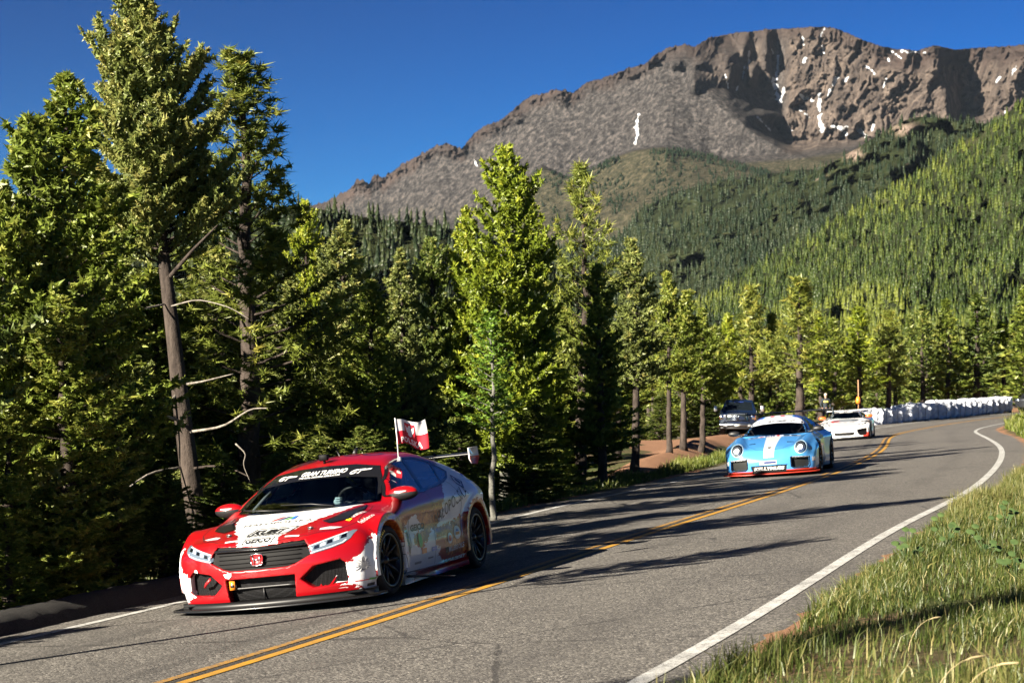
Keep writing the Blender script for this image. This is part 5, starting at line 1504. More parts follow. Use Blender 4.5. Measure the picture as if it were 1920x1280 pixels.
def build_civic():
    root = empty('race_hatchback', 'red and white race hatchback with number 8 on its door and a window flag', 'race car')
    B = Body(civic_sdf, (-2.42, 0, .04), (2.36, 1.06, 1.45), .0165)
    V, Q, N = B.V, B.Q, B.N
    x, y, z = V.T; ay = np.abs(y)
    # livery masks: positive inside
    hoodw = [(1.02, -.50), (1.10, -.62), (1.20, -.60), (1.44, -.50), (1.67, -.42), (1.89, -.30), (2.15, -.18), (2.16, .16), (1.9, .19), (1.66, .30), (1.46, .42), (1.25, .50), (1.02, .60)]
    h = -poly_sdf(x, y, hoodw); h = np.where((x > 1.0) & (N[:, 2] > .3), h, -1)
    fend = [(1.2, .52), (1.56, .60), (1.70, .60), (1.84, .52), (1.93, .42), (2.03, .33), (2.02, .19), (1.90, .14), (1.85, .06), (1.2, .06)]
    fe = np.where(x > 1.25, -poly_sdf(x, z, fend), -1) - np.where(np.abs(N[:, 1]) < .30, .3, 0)
    doorw = [(1.02, .60), (.88, .58), (.70, .64), (.48, .70), (.36, .60), (.25, .52), (.55, .50), (.62, .42), (.40, .34), (.22, .40), (.10, .47), (.0, .52), (-.08, .46), (-.03, .36), (-.2, .30), (-.1, .25), (-.3, .17), (-.22, .05), (1.02, .05)]
    rearw = [(-.18, .53), (-.30, .66), (-.44, .79), (-.62, .94), (-.9, 1.10), (-1.2, 1.22), (-2.4, 1.3), (-2.4, .30), (-1.8, .35), (-1.56, .72), (-1.25, .74), (-1.0, .62), (-.6, .53)]
    dw = np.where(ay > .5, -poly_sdf(x, z, doorw), -1); rw = np.where((ay > .45) | (x < -1.6), -poly_sdf(x, z, rearw), -1)
    white = np.maximum.reduce([h, fe, dw, rw])
    brz = [(1.25, .66), (.9, .67), (.5, .69), (.1, .70), (-.3, .76), (-.44, .70), (-.2, .60), (-.5, .56), (-1.0, .60), (-1.25, .60), (-1.25, .16), (-.9, .20), (-.4, .22), (-.3, .4), (.2, .5), (.4, .38), (.9, .42), (1.2, .55)]
    bronze = np.where(ay > .5, -poly_sdf(x, z, brz), -1)
    arch = np.minimum.reduce([np.abs(np.hypot(x - ax, z - .325) - .385) for ax in (1.35, -1.35)])
    bronze = np.maximum(bronze, np.where((ay > .90) & (z > .38) & (x < 1.5), .03 - arch, -1))
    at = {'white': white, 'bronze': bronze}
    mat = civic_paint()
    C = V[Q].mean(1); cx, cy, cz = C.T; cay = np.abs(cy); cn = N[Q].mean(1)
    ws = (poly_sdf(cy, cz, _WS) < -.022) & (cx > .05) & (cn[:, 0] > .15)
    side = (poly_sdf(cx, cz, _DLO) < -.02) & (cay > .4) & (np.abs(cn[:, 1]) > .3)
    bp = [(-.20, 1.24), (-.28, 1.24), (-.02, .88), (.06, .88)]; cp = [(-.82, 1.17), (-.86, 1.15), (-.66, .94), (-.62, .94)]
    side &= ~((poly_sdf(cx, cz, bp) < 0) | (poly_sdf(cx, cz, cp) < 0))
    rear = (cx < -1.05) & (cx > -1.95) & (cay < .50 - .02) & (cn[:, 2] > .4) & (cz > 1.0)
    hole = ws | side | rear
    hood = (cx > 1.08) & (cn[:, 2] > .35) & (cay < .80) & (cz > .59)
    roof = (cn[:, 2] > .55) & (cz > 1.17) & ~hood
    bump = (cx > 1.68) & ~hood
    fdoor = (cay > .5) & (cx < 1.02) & (cx > -.03) & (cz < 1.24) & (cz > .16) & ~roof
    rdoor = (cay > .5) & (cx <= -.03) & (cx > -.92) & (cz < 1.24) & (cz > .16) & ~roof
    rest = ~(hood | roof | bump | fdoor | rdoor)
    for nm, m in (('body_shell', rest), ('bonnet', hood), ('roof', roof), ('front_bumper', bump), ('front_door', fdoor & (cy > 0)), ('front_door', fdoor & (cy < 0)), ('rear_door', rdoor & (cy > 0)), ('rear_door', rdoor & (cy < 0))):
        split_mesh(nm, V, Q, N, m & ~hole, mat, root, at)
    # dark cabin lining 3 cm inside
    def lining(a, b, c): return np.maximum(np.maximum(civic_sdf(a, b, c) + .035, .30 - c), a - 1.05)
    LV, LQ = surface_nets(lining, (-2.3, 0, .25), (1.2, 1.0, 1.4), .045)
    lc = LV[LQ].mean(1)
    keep = ~(((poly_sdf(lc[:, 1], lc[:, 2], _WS) < -.0) & (lc[:, 0] > .0)) | ((poly_sdf(lc[:, 0], lc[:, 2], _DLO) < .0) & (np.abs(lc[:, 1]) > .4)) | ((lc[:, 0] < -1.0) & (np.abs(lc[:, 1]) < .48) & (lc[:, 2] > .98)))
    obj('cabin_lining', LV, LQ[keep], BLACK, root, True)
    # glass
    wsg = glass_material('windscreen_glass', (0.62, 0.70, 0.72), 1.42)
    sg = glass_material('mirrored_side_glass', (0.22, 0.27, 0.28), 7.0)
    B.patch('windscreen', _WS, 'front', wsg, root, .004, .07)
    B.line('windscreen_seal', inset(_WS, .016), 'front', .036, GLOSSBLACK, root, .006, closed=True)
    band = [(-.64, 1.065), (-.545, 1.185), (-.3, 1.222), (0, 1.232), (.3, 1.222), (.545, 1.185), (.64, 1.065), (.3, 1.105), (0, 1.112), (-.3, 1.105)]
    B.patch('sun_strip', inset(band, .004), 'front', GLOSSBLACK, root, .007, .05)
    lettering(B, 'GRAN TURISMO', 'front', (-.225, 1.150), .038, WHITEPRINT, root, width=.47, bold=.03, shear=.25, off=.010)
    lettering(B, 'THE REAL DRIVING SIMULATOR', 'front', (-.235, 1.127), .014, WHITEPRINT, root, width=.43, bold=.03, shear=.25, off=.010)
    for yy in (-.47, .29):
        lettering(B, 'GT', 'front', (yy, 1.128), .038, WHITEPRINT, root, width=.14, bold=.035, shear=.5, off=.010)
        B.patch('sponsor_logo', [(yy + .10, 1.160), (yy + .20, 1.163), (yy + .19, 1.152), (yy + .09, 1.150)], 'front', WHITEPRINT, root, .010, .05)
    for sgn, view in ((1, 'left'), (-1, 'right')):
        fg = [(.80, .893), (.56, 1.035), (.30, 1.156), (.068, 1.207), (-.2, 1.232), (-.22, 1.232), (.02, .893), (.4, .888)]
        rg = [(-.26, 1.232), (-.5, 1.225), (-.74, 1.18), (-.80, 1.155), (-.62, .94), (-.4, .922), (-.02, .895)]
        qg = [(-.84, 1.138), (-.90, 1.115), (-1.03, 1.045), (-.90, .985), (-.68, .946)]
        B.patch('front_side_window', fg, view, sg, root, .003, .08)
        B.patch('rear_side_window', rg, view, sg, root, .003, .08)
        B.patch('quarter_window', qg, view, sg, root, .003, .08)
        B.line('window_trim', _DLO, view, .028, GLOSSBLACK, root, .006, closed=True)
        B.patch('pillar_trim', bp, view, GLOSSBLACK, root, .006, .08); B.patch('pillar_trim', cp, view, GLOSSBLACK, root, .006, .08)
        # panel gaps
        for pts in ([(1.02, .82), (1.03, .60), (.98, .30), (.95, .17)], [(-.03, .89), (-.06, .70), (-.04, .45), (.0, .17)], [(-.80, .95), (-.90, .80), (-.93, .70), (-.90, .60)], [(.95, .165), (.3, .155), (-.85, .155)]):
            B.line('panel_gap', pts, view, .007, BLACK, root, .0015)
        B.line('panel_gap', [(1.70, .64), (1.72, .55), (1.70, .40), (1.69, .33)], view, .006, BLACK, root, .0015)
        # sill
        m = MB(); P = [(1.0, .06), (-1.0, .075), (-1.0, .16), (1.0, .155)]
        m.prism(P, .78 * sgn, .935 * sgn, lambda a, b, hh: (a, hh, b)); sk = m.obj('side_skirt', mat, root)
        n = len(sk.data.vertices); co = np.zeros(n * 3, np.float32); sk.data.vertices.foreach_get('co', co); co = co.reshape(-1, 3)
        for k, val in (('white', -poly_sdf(co[:, 0], co[:, 2], [(1.2, 0), (1.2, .3), (-.28, .3), (-.34, 0)])), ('bronze', np.full(n, -1.0))):
            a_ = sk.data.attributes.new(k, 'FLOAT', 'POINT'); a_.data.foreach_set('value', val.astype(np.float32))
        # door mirror
        arm = MB(); arm.tube([(.73, .76 * sgn, .865), (.71, .83 * sgn, .875), (.69, .90 * sgn, .885)], [.05, .04, .04], 8); arm.obj('mirror_arm', BLACK, root, True)
        def cap_f(a, b, c, s_=sgn):
            d = ell(a - .70, b - .90 * s_, c - .905, (0, 0, 0), (.085, .150, .070))
            return np.maximum(d, (.62 - a))
        MV, MQ = nets_any(cap_f, (.55, min(.7 * sgn, 1.1 * sgn), .80), (.82, max(.7 * sgn, 1.1 * sgn), 1.01), .012)
        up = MV[MQ].mean(1)[:, 2] > .912
        NN = np.zeros_like(MV); NN[:, 0] = 1
        obj('mirror_cap', MV, MQ[up], paint_plain('mirror_red', (.32, .003, .006)), root, True)
        obj('mirror_housing', MV, MQ[~up], BLACK, root, True)
        obj('mirror_glass', np.array([(.622, .79 * sgn, .87), (.622, 1.01 * sgn, .87), (.622, 1.01 * sgn, .94), (.622, .79 * sgn, .94)]), np.array([[0, 1, 2, 3]]), CHROME, root)
        mm = MB(); mm.box((.772, .90 * sgn, .925), (.010, .060, .006)); mm.obj('sponsor_logo', WHITEPRINT, root)
    # rear window
    rwin = [(-1.07, -.49), (-1.07, .49), (-1.93, .45), (-1.93, -.45)]
    B.patch('rear_window', rwin, 'top', GLOSSBLACK, root, .004, .1)
    # bonnet shut line, vents, pins
    B.line('panel_gap', [(1.06, -.72), (1.35, -.76), (1.62, -.77), (1.85, -.66), (2.03, -.44), (2.12, -.15), (2.12, .15), (2.03, .44), (1.85, .66), (1.62, .77), (1.35, .76), (1.06, .72)], 'top', .008, BLACK, root, .0015)
    for s_ in (1, -1):
        vent = [(1.64, .44 * s_), (1.70, .52 * s_), (1.58, .66 * s_), (1.26, .69 * s_), (1.06, .66 * s_), (1.20, .60 * s_), (1.45, .54 * s_)]
        B.patch('bonnet_vent', vent, 'top', CARBON, root, .005, .06)
        B.line('vent_edge', vent, 'top', .014, GLOSSBLACK, root, .009, closed=True)
        p, _ = B.project(np.array([(1.86, .40 * s_)]), 'top', .0)
        pin = MB(); pin.lathe([(.001, .012), (.02, .012), (.026, .0)], 12, 2, c=p[0]); pin.box(p[0] + [0, 0, .016], (.006, .026, .005)); pin.obj('bonnet_pin', STEEL, root)
    wp = MB(); wp.tube([(1.12, .35, .865), (1.06, .10, .90), (1.02, -.22, .915)], [.009, .007, .005], 6); wp.tube([(1.13, -.15, .865), (1.10, -.42, .885), (1.04, -.60, .90)], [.009, .007, .005], 6); wp.obj('wiper', BLACK, root)
    # grille, badge, openings
    def plate(name, poly, dx, m_, wavy=0.0):
        P, tr = fill(poly, .06); xx = np.array([_NOSE(b) - .30 * (abs(a) / .93) ** 2.6 - .05 * (abs(a) / .93) - dx for a, b in P])
        Vp = np.stack([xx, P[:, 0], P[:, 1]], -1)
        return obj(name, Vp, orient(Vp, tr, np.repeat([[1., 0, 0]], len(Vp), 0)), m_, root, True)
    plate('grille', _GR, .032, DEEPBLACK)
    for k in range(4):
        zz = .425 + .038 * k; m = MB()
        yy = np.linspace(-.40, .40, 21); xx = np.array([_NOSE(zz) - .30 * (abs(a) / .93) ** 2.6 - .05 * (abs(a) / .93) - .024 for a in yy])
        m.tube(np.stack([xx, yy, np.full(21, zz)], -1), .003, 5); m.obj('grille_bar', DEEPBLACK, root, True)
    top = MB(); yy = np.linspace(-.44, .44, 25); xx = np.array([_NOSE(.575) - .30 * (abs(a) / .93) ** 2.6 - .05 * (abs(a) / .93) - .003 for a in yy])
    top.tube(np.stack([xx, yy, .572 + .018 * np.abs(yy)], -1), .013, 6); top.obj('grille_blade', GLOSSBLACK, root, True)
    plate('lower_grille', _LOW, .10, GRILLMESH)
    br = MB(); yy = np.linspace(-.325, .325, 9)
    br.tube(np.stack([np.full(9, 2.125), yy, np.full(9, .235)], -1), .012, 5); br.tube([(2.12, 0, .12), (2.12, 0, .235)], .008, 5); br.obj('lower_grille_bar', BLACK, root)
    for s_ in (1, -1):
        plate('side_intake', [(a * s_, b) for a, b in _INT], .085, GRILLMESH)
        lens = [(a * s_, b) for a, b in _HL]
        t_ = simple('headlight_inner', (0.10, 0.13, 0.17), 0.15, coat=1.0)
        hl = B.patch('headlight', lens, 'front', t_, root, .004, .03)
        def sub(name, poly, m_, off):
            P, tr = fill([(a * s_, b) for a, b in poly], .04); W, N_ = B.project(P, 'front', off); return obj(name, W, orient(W, tr, N_), m_, hl, True)
        lamp = simple('lamp_pale', (0.36, 0.42, 0.48), 0.12, coat=1.0)
        refl = simple('lamp_steel', (0.30, 0.36, 0.42), 0.16, metal=1.0)
        for k in range(6):
            a0 = .462 + .052 * k; zc = .520 + .0165 * k
            sub('lamp_unit', [(a0, zc - .014), (a0 + .044, zc - .004), (a0 + .040, zc + .024), (a0 + .004, zc + .014)], refl if k % 2 else lamp, .006)
        sub('running_light', [(.47, .558), (.60, .594), (.76, .640), (.77, .632), (.60, .583), (.475, .548)], lamp, .007)
        sub('running_light', [(.49, .490), (.66, .526), (.75, .553), (.775, .575), (.76, .579), (.74, .560), (.65, .534), (.485, .499)], lamp, .007)
        # pods under the bumper corner, canard
        cn_ = MB(); cn_.prism([(1.74, .93), (2.02, .80), (2.06, .90), (1.76, 1.02)], .20, .208, lambda a, b, hh: (a, b * s_, hh)); 
    # badge: rounded frame with an upright double bar letter
    bx = 2.217
    fr = MB()
    outl = [(-.052, .445), (-.058, .470), (-.062, .515), (-.055, .532), (0, .536), (.055, .532), (.062, .515), (.058, .470), (.052, .445), (.040, .436), (0, .433), (-.040, .436)]
    fr.prism(outl, 0, .006, lambda a, b, h_: (bx - .012 + h_, a, b)); fr.obj('badge_field', REDPRINT, root)
    lt = MB(); lt.tube([(bx, a, b) for a, b in outl + outl[:1]], .0045, 6, cap=False)
    for s_ in (1, -1): lt.tube([(bx, .040 * s_, .524), (bx, .026 * s_, .480), (bx, .030 * s_, .446)], [.0075, .0065, .0075], 6)
    lt.tube([(bx, -.026, .482), (bx, .026, .482)], .006, 6)
    lt.obj('badge', CHROME, root, True)
    lettering(B, 'TYPE', 'front', (-.31, .443), .026, WHITEPRINT, root, width=.095, bold=.02, shear=.35, off=-.015, name='model_lettering')
    lettering(B, 'R', 'front', (-.205, .443), .028, REDPRINT, root, bold=.03, shear=.35, off=-.015, name='model_lettering')
    # splitter and stickers on the nose
    sp = MB()
    th = np.linspace(-1, 1, 33); ed = [(2.30 - .33 * abs(a) ** 2.6 - .04 * abs(a), a * 1.0) for a in th]
    sp.prism([(1.66, -1.0)] + ed + [(1.66, 1.0)], .055, .078, lambda a, b, h_: (a, b, h_)); sp.obj('splitter', CARBON, root)
    lip = MB(); lip.prism([(1.70, -.93)] + [(2.215 - .33 * abs(a) ** 2.6 - .04 * abs(a), a * .935) for a in th] + [(1.70, .93)], .078, .125, lambda a, b, h_: (a, b, h_)); lip.obj('splitter_riser', BLACK, root)
    B.patch('sticker', disc(-.66, .405, .024, .030), 'front', WHITEPRINT, root, .012, .03)
    B.patch('sticker', [(-.345, .378), (-.26, .383), (-.262, .355), (-.29, .335), (-.325, .345)], 'front', WHITEPRINT, root, .008, .03)
    lettering(B, 'f', 'front', (-.31, .348), .026, BLACKPRINT, root, bold=.03, off=.011)
    fl = MB(); fl.box((2.155, -.285, .27), (.004, .026, .040)); fl.obj('sticker', ORANGEPRINT, root)
    fl = MB(); fl.box((2.160, -.285, .265), (.003, .018, .012)); fl.obj('sticker', BLACKPRINT, root)
    ts = MB(); ts.tube([(2.05, -.60, .27), (2.11, -.56, .30), (2.13, -.50, .345)], .012, 6); ts.obj('tow_strap', REDPRINT, root)
    # bonnet and roof print
    lettering(B, 'MAŁOPOLSKA', 'topf', (1.60, -.37), .060, BLACKPRINT, root, width=.68, bold=.0, off=.004, spacing=1.1)
    for k, (c_, m_) in enumerate(((0, REDPRINT), (1, NAVYPRINT), (2, GREENPRINT))):
        y0 = -.10 + k * .065
        B.patch('sponsor_logo', [(1.50, y0 - .035), (1.50, y0), (1.38, y0 + .075), (1.38, y0 + .035)], 'top', m_, root, .004, .05)
    B.patch('sponsor_logo', [(1.50, .065), (1.50, .10), (1.38, .10), (1.38, .065)], 'top', BLUEPRINT, root, .0045, .05)
    kb = [(1.93, -.20), (1.745, -.16), (1.745, .24), (1.93, .20)]
    B.line('sponsor_logo', kb, 'top', .012, BLACKPRINT, root, .004, closed=True)
    lettering(B, 'KUBIT', 'topf', (1.905, -.165), .120, BLACKPRINT, root, width=.335, bold=.045, shear=.3, off=.004)
    lettering(B, 'MOTORSPORT', 'topf', (1.985, -.185), .045, BLACKPRINT, root, width=.37, bold=.02, shear=.3, off=.004)
    B.line('sponsor_logo', [(2.135, -.165), (2.03, -.155), (2.03, .125), (2.135, .115)], 'top', .008, BLACKPRINT, root, .004, closed=True)
    lettering(B, 'GEICO', 'topf', (2.115, -.145), .062, BLACKPRINT, root, width=.245, bold=.035, shear=.1, off=.004)
    for s_ in (1, -1):
        B.patch('sponsor_logo', [(1.90, .50 * s_), (1.86, .62 * s_), (1.79, .68 * s_), (1.80, .56 * s_), (1.85, .49 * s_)], 'top', WHITEPRINT, root, .004, .05)
        B.patch('sponsor_logo', [(2.065, .225 * s_), (2.06, .36 * s_), (2.035, .36 * s_), (2.04, .225 * s_)], 'top', WHITEPRINT, root, .004, .05)
    lettering(B, 'GORLICE', 'free', (1.545, .700), .050, WHITEPRINT, root, width=.20, bold=.03, off=.004, dirv=(-.95, .31), upv=(-.31, -.95))
    B.patch('sponsor_logo', [(1.63, .69), (1.575, .70), (1.56, .655), (1.615, .645)], 'top', YELLOWPRINT, root, .004, .05)
    lettering(B, 'feldeco', 'free', (1.66, .815), .060, WHITEPRINT, root, width=.20, bold=.0, off=.004, dirv=(-.93, .36), upv=(-.36, -.93))
    roofm = simple('roof_print', (0.05, 0.015, 0.05), 0.35, coat=.6)
    lettering(B, 'GEICO', 'topf', (-.10, -.42), .22, roofm, root, width=.84, bold=.03, off=.003)
    # side print
    lettering(B, 'MAŁOPOLSKA', 'left', (-.13, .535), .125, BLACKPRINT, root, width=1.03, bold=.0, off=.004, flip=True, ang=14.5, spacing=1.1)
    lettering(B, 'MILLERS OILS', 'left', (-.44, .250), .052, WHITEPRINT, root, width=.45, bold=.02, off=.004, flip=True, ang=2)
    B.patch('sponsor_logo', [(-.33, .245), (-.42, .249), (-.42, .305), (-.33, .300)], 'left', BLACKPRINT, root, .004, .05)
    lettering(B, 'TVP SPORT', 'left', (-.43, .125), .060, WHITEPRINT, root, width=.50, bold=.03, off=.004, flip=True, ang=1.5)
    lettering(B, '8', 'left', (.885, .315), .28, BLACKPRINT, root, width=.15, bold=.04, off=.004, flip=True)
    B.line('sponsor_logo', [(.70, .68), (.71, .38)], 'left', .012, BLACKPRINT, root, .004)
    lettering(B, 'GEICO', 'left', (.64, .535), .06, BLACKPRINT, root, width=.42, bold=.04, off=.004, flip=True)
    lettering(B, 'VeloSport', 'left', (.66, .470), .032, GREYPRINT, root, width=.28, off=.004, flip=True) if False else None
    B.patch('sponsor_logo', disc(.42, .43, .055, .07), 'left', GREENPRINT, root, .004, .05)
    B.patch('sponsor_logo', disc(-.48, .385, .075, .055), 'left', WHITEPRINT, root, .004, .05)
    B.patch('sponsor_logo', disc(-.48, .385, .045, .03), 'left', REDPRINT, root, .006, .05)
    B.patch('sponsor_logo', disc(-.72, .425, .10, .068), 'left', WHITEPRINT, root, .004, .05)
    B.patch('sponsor_logo', [(-.66, .40), (-.78, .40), (-.78, .43), (-.66, .43)], 'left', ORANGEPRINT, root, .006, .05)
    B.patch('sponsor_logo', [(-.66, .435), (-.78, .435), (-.72, .465)], 'left', BLUEPRINT, root, .006, .05)
    for (a, b, w_, h_, m_) in ((.40, .30, .14, .05, ORANGEPRINT), (.10, .30, .15, .04, BLUEPRINT), (1.0, .54, .06, .05, ORANGEPRINT), (1.0, .34, .05, .025, REDPRINT), (.62, .215, .20, .022, GREYPRINT), (.22, .235, .16, .016, GREYPRINT)):
        B.patch('sponsor_logo', [(a, b), (a - w_, b), (a - w_, b + h_), (a, b + h_)], 'left', m_, root, .004, .06)
    lettering(B, 'Lizbet', 'left', (.66, .115), .045, BLACKPRINT, root, width=.20, bold=.02, off=.032, flip=True) 
    B.patch('sponsor_logo', [(.97, .10), (.90, .10), (.90, .20), (.97, .20)], 'left', BLACKPRINT, root, .012, .05)
    B.line('sponsor_logo', [(-.98, .92), (-1.06, 1.00), (-1.16, .93), (-1.08, .86)], 'left', .02, NAVYPRINT, root, .004, closed=True)
    B.patch('sponsor_logo', disc(-1.08, .93, .03), 'left', NAVYPRINT, root, .004, .05)
    B.patch('sponsor_logo', disc(-1.38, .985, .035, .02), 'left', BLUEPRINT, root, .004, .05)
    # eagle outline on the wing
    eg = MB()
    for k in range(15):
        a = R(-60 + 300 * k / 14); r0, r1 = .030, .068 + .012 * math.sin(k * 1.7)
        if 75 < math.degrees(a) < 105: continue
        p, n_ = B.project(np.array([(1.90 + (r * math.cos(a)) * 1.0, .34 + r * math.sin(a)) for r in (r0, (r0 + r1) / 2, r1)]), 'left', .003)
        eg.tube(p, [.0016, .003, .001], 4)
    eg.obj('eagle_emblem', GREYPRINT, root)
    B.patch('eagle_emblem', [(1.925, .30), (1.90, .27), (1.875, .30), (1.88, .36), (1.90, .415), (1.915, .40), (1.92, .36)], 'left', GREYPRINT, root, .003, .04)
    B.line('sponsor_logo', [(1.96, .20), (1.84, .20)], 'left', .008, REDPRINT, root, .003)
    B.patch('sponsor_logo', [(1.84, .195), (1.74, .195), (1.74, .21), (1.84, .21)], 'left', GREENPRINT, root, .003, .04)
    B.patch('sponsor_logo', [(1.86, .14), (1.72, .14), (1.72, .165), (1.86, .165)], 'left', BLACKPRINT, root, .003, .04)
    # tail lamp, rear lip
    B.patch('tail_lamp', [(-1.85, .90), (-2.1, .80), (-2.12, .74), (-1.95, .78)], 'left', simple('tail_lamp_amber', (.5, .12, .03), .1, coat=1), root, .004, .05)
    B.patch('tail_lamp', [(-1.85, .90), (-2.1, .80), (-2.12, .74), (-1.95, .78)], 'right', simple('tail_lamp_amber', (.5, .12, .03), .1, coat=1), root, .004, .05)
    # rear wing on swan necks
    wg = MB(); yy = np.linspace(-.76, .76, 9)
    ca = [(-1.92, .0), (-2.0, .02), (-2.1, .028), (-2.2, .02), (-2.24, .012), (-2.2, .0), (-2.1, -.006), (-2.0, -.012)]
    P = np.array([[(a, b, 1.19 + c_) for a, c_ in ca] for b in yy]); n = len(ca); i = np.arange(8)[:, None] * n; j = np.arange(n)[None]; j2 = (j + 1) % n
    wg.add(P.reshape(-1, 3), np.stack([i + j, i + n + j, i + n + j2, i + j2], -1).reshape(-1, 4)); wing = wg.obj('rear_wing', CARBON, root, True)
    for s_ in (1, -1):
        ep = MB(); ep.prism([(-1.90, 1.26), (-2.22, 1.27), (-2.24, 1.15), (-2.16, 1.08), (-1.96, 1.09), (-1.90, 1.14)], .76 * s_, .772 * s_, lambda a, b, h_: (a, h_, b)); e1 = ep.obj('end_plate', WHITEPRINT, root)
        ep = MB(); ep.prism([(-1.899, 1.17), (-2.239, 1.17), (-2.241, 1.15), (-2.16, 1.078), (-1.96, 1.088), (-1.899, 1.14)], .774 * s_, .777 * s_, lambda a, b, h_: (a, h_, b)); ep.obj('end_plate_print', simple('plate_red', (.62, .07, .04), .4), root)
        nk = MB(); nk.prism([(-1.72, .98), (-1.84, .94), (-2.04, 1.18), (-2.06, 1.22), (-2.0, 1.24), (-1.93, 1.18)], .34 * s_, .352 * s_, lambda a, b, h_: (a, h_, b)); nk.obj('wing_strut', CARBON, root)
    # roof camera, aerials
    m = MB(); m.box((.16, -.08, 1.322), (.025, .045, .032), bev=.008); m.tube([(.15, -.08, 1.26), (.15, -.08, 1.30)], .014, 8); m.obj('roof_camera', DEEPBLACK, root)
    m = MB(); m.tube([(-.55, -.02, 1.32), (-.58, -.02, 1.36), (-.62, -.02, 1.385)], [.03, .02, .006], 8); m.obj('aerial', BLACK, root)
    m = MB(); m.tube([(-.95, -.32, 1.27), (-1.10, -.45, 1.44)], [.012, .006], 6); m.obj('aerial', BLACK, root)
    # wheels
    grey = simple('rim_dark', (0.03, 0.028, 0.028), 0.25, metal=0.6)
    ring = simple('rim_edge', (0.10, 0.085, 0.06), 0.3, metal=0.9)
    for ax in (1.35, -1.35):
        for s_ in (1, -1):
            wheel(root, ax, .835 * s_, .325, .24, .238, 10, grey, steer=(-3 if ax > 0 else 0), mark=[(20, 75, 9), (190, 245, 9)] if ax > 0 else None, rim_ring=ring)
    for ax in (1.35, -1.35):     # arch liners
        th = np.linspace(-.15, math.pi + .15, 20)
        for s_ in (1, -1):
            m = MB(); a = np.array([(ax + .380 * math.cos(t_), .60 * s_, .325 + .385 * math.sin(t_)) for t_ in th]); b = a.copy(); b[:, 1] = .90 * s_
            k = np.arange(19); m.add(np.concatenate([a, b]), np.stack([k, k + 1, k + 21, k + 20], -1))
            m.obj('wheel_arch_liner', BLACK, root)
    fl = MB(); fl.box((0, 0, .11), (2.0, .86, .008)); fl.obj('floor_pan', BLACK, root)
    # inside: dashboard, cage, seat, wheel
    m = MB(); m.box((.80, 0, .76), (.20, .66, .06), bev=.03); m.obj('dashboard', BLACK, root)
    cg = MB()
    for s_ in (1, -1):
        cg.tube([(.85, .60 * s_, .45), (.72, .64 * s_, .88), (.18, .50 * s_, 1.19), (-.35, .52 * s_, 1.24), (-.42, .56 * s_, .9), (-.45, .60 * s_, .3)], .02, 8)
        cg.tube([(-.38, .50 * s_, 1.22), (-1.3, .45 * s_, .7)], .02, 8)
    cg.tube([(-.35, -.52, 1.24), (-.35, .52, 1.24)], .02, 8); cg.tube([(.18, -.50, 1.19), (.18, .50, 1.19)], .02, 8); cg.tube([(-.42, .54, 1.1), (-.42, -.5, .45)], .02, 8)
    cg.obj('roll_cage', simple('cage_grey', (.16, .17, .18), .4), root)
    for s_ in (1, -1):
        m = MB(); m.prism([(.25, .40), (.25, .52), (-.15, .50), (-.32, 1.12), (-.45, 1.12), (-.36, .40)], .33 * s_ - .22, .33 * s_ + .22, lambda a, b, h_: (a, h_, b)); m.obj('seat', BLACK, root)
    st = MB(); th = np.linspace(0, 2 * math.pi, 29); cw = np.array([.52, .34, .86]); tl = R(22)
    ringp = np.array([(cw[0] + .16 * math.sin(t_) * math.sin(tl), cw[1] + .165 * math.cos(t_), cw[2] + .16 * math.sin(t_) * math.cos(tl)) for t_ in th])
    st.tube(ringp, .015, 8, cap=False); st.tube([cw + [0, -.15, 0], cw, cw + [0, .15, 0]], .015, 6); st.tube([cw, cw + [.25, 0, -.08]], .03, 8); st.obj('steering_wheel', BLACK, root)
    M = place_car(root, -1.60, 19.80, 16.2, roll=1.6)
    # driver
    drv = empty('person', 'driver in dark helmet and race suit gripping the wheel with grey gloves', 'person')
    sh = {1: np.array((-.12, .17 + .34, .93)), -1: np.array((-.12, -.17 + .34, .93))}
    hand = {1: np.array((.545, .34 + .150, .895)), -1: np.array((.545, .34 - .150, .885))}
    def drv_f(a, b, c):
        d = smin(cap(a, b, c, (-.16, .34, .55), (-.17, .34, .86), .15, .17), cap(a, b, c, (-.16, .22, .90), (-.16, .46, .90), .075, .075), .08)
        d = smin(d, cap(a, b, c, (-.15, .34, .9), (-.10, .34, 1.02), .07, .07), .04)
        for s_ in (1, -1):
            el = np.array((.16, .34 + s_ * .30, .78)); w_ = hand[s_] + np.array((-.085, s_ * .01, -.02))
            d = smin(d, smin(cap(a, b, c, sh[s_], el, .062, .05), cap(a, b, c, el, w_, .048, .034), .03), .05)
            d = smin(d, smin(cap(a, b, c, (-.1, .34 + s_ * .09, .5), (.38, .34 + s_ * .14, .62), .09, .065), cap(a, b, c, (.38, .34 + s_ * .14, .62), (.75, .34 + s_ * .12, .35), .06, .045), .05), .06)
        return d
    DV, DQ = nets_any(drv_f, (-.4, -.15, .28), (.85, .80, 1.12), .022)
    obj('race_suit', DV, DQ, simple('race_suit', (.03, .03, .035), .8), drv, True)
    def hel_f(a, b, c):
        d = ell(a, b, c, (-.07, .34, 1.10), (.15, .125, .14))
        d = smin(d, cap(a, b, c, (.0, .31, 1.03), (.0, .37, 1.03), .07, .07), .04)
        return d
    HV, HQ = nets_any(hel_f, (-.3, .15, .9), (.15, .55, 1.3), .016)
    vis = (HV[HQ].mean(1)[:, 0] > .0) & (np.abs(HV[HQ].mean(1)[:, 2] - 1.11) < .045)
    obj('helmet', HV, HQ[~vis], simple('helmet', (.05, .05, .06), .2, coat=1), drv, True); obj('visor', HV, HQ[vis], GLOSSBLACK, drv, True)
    glove = simple('glove_grey', (.30, .40, .43), .6)
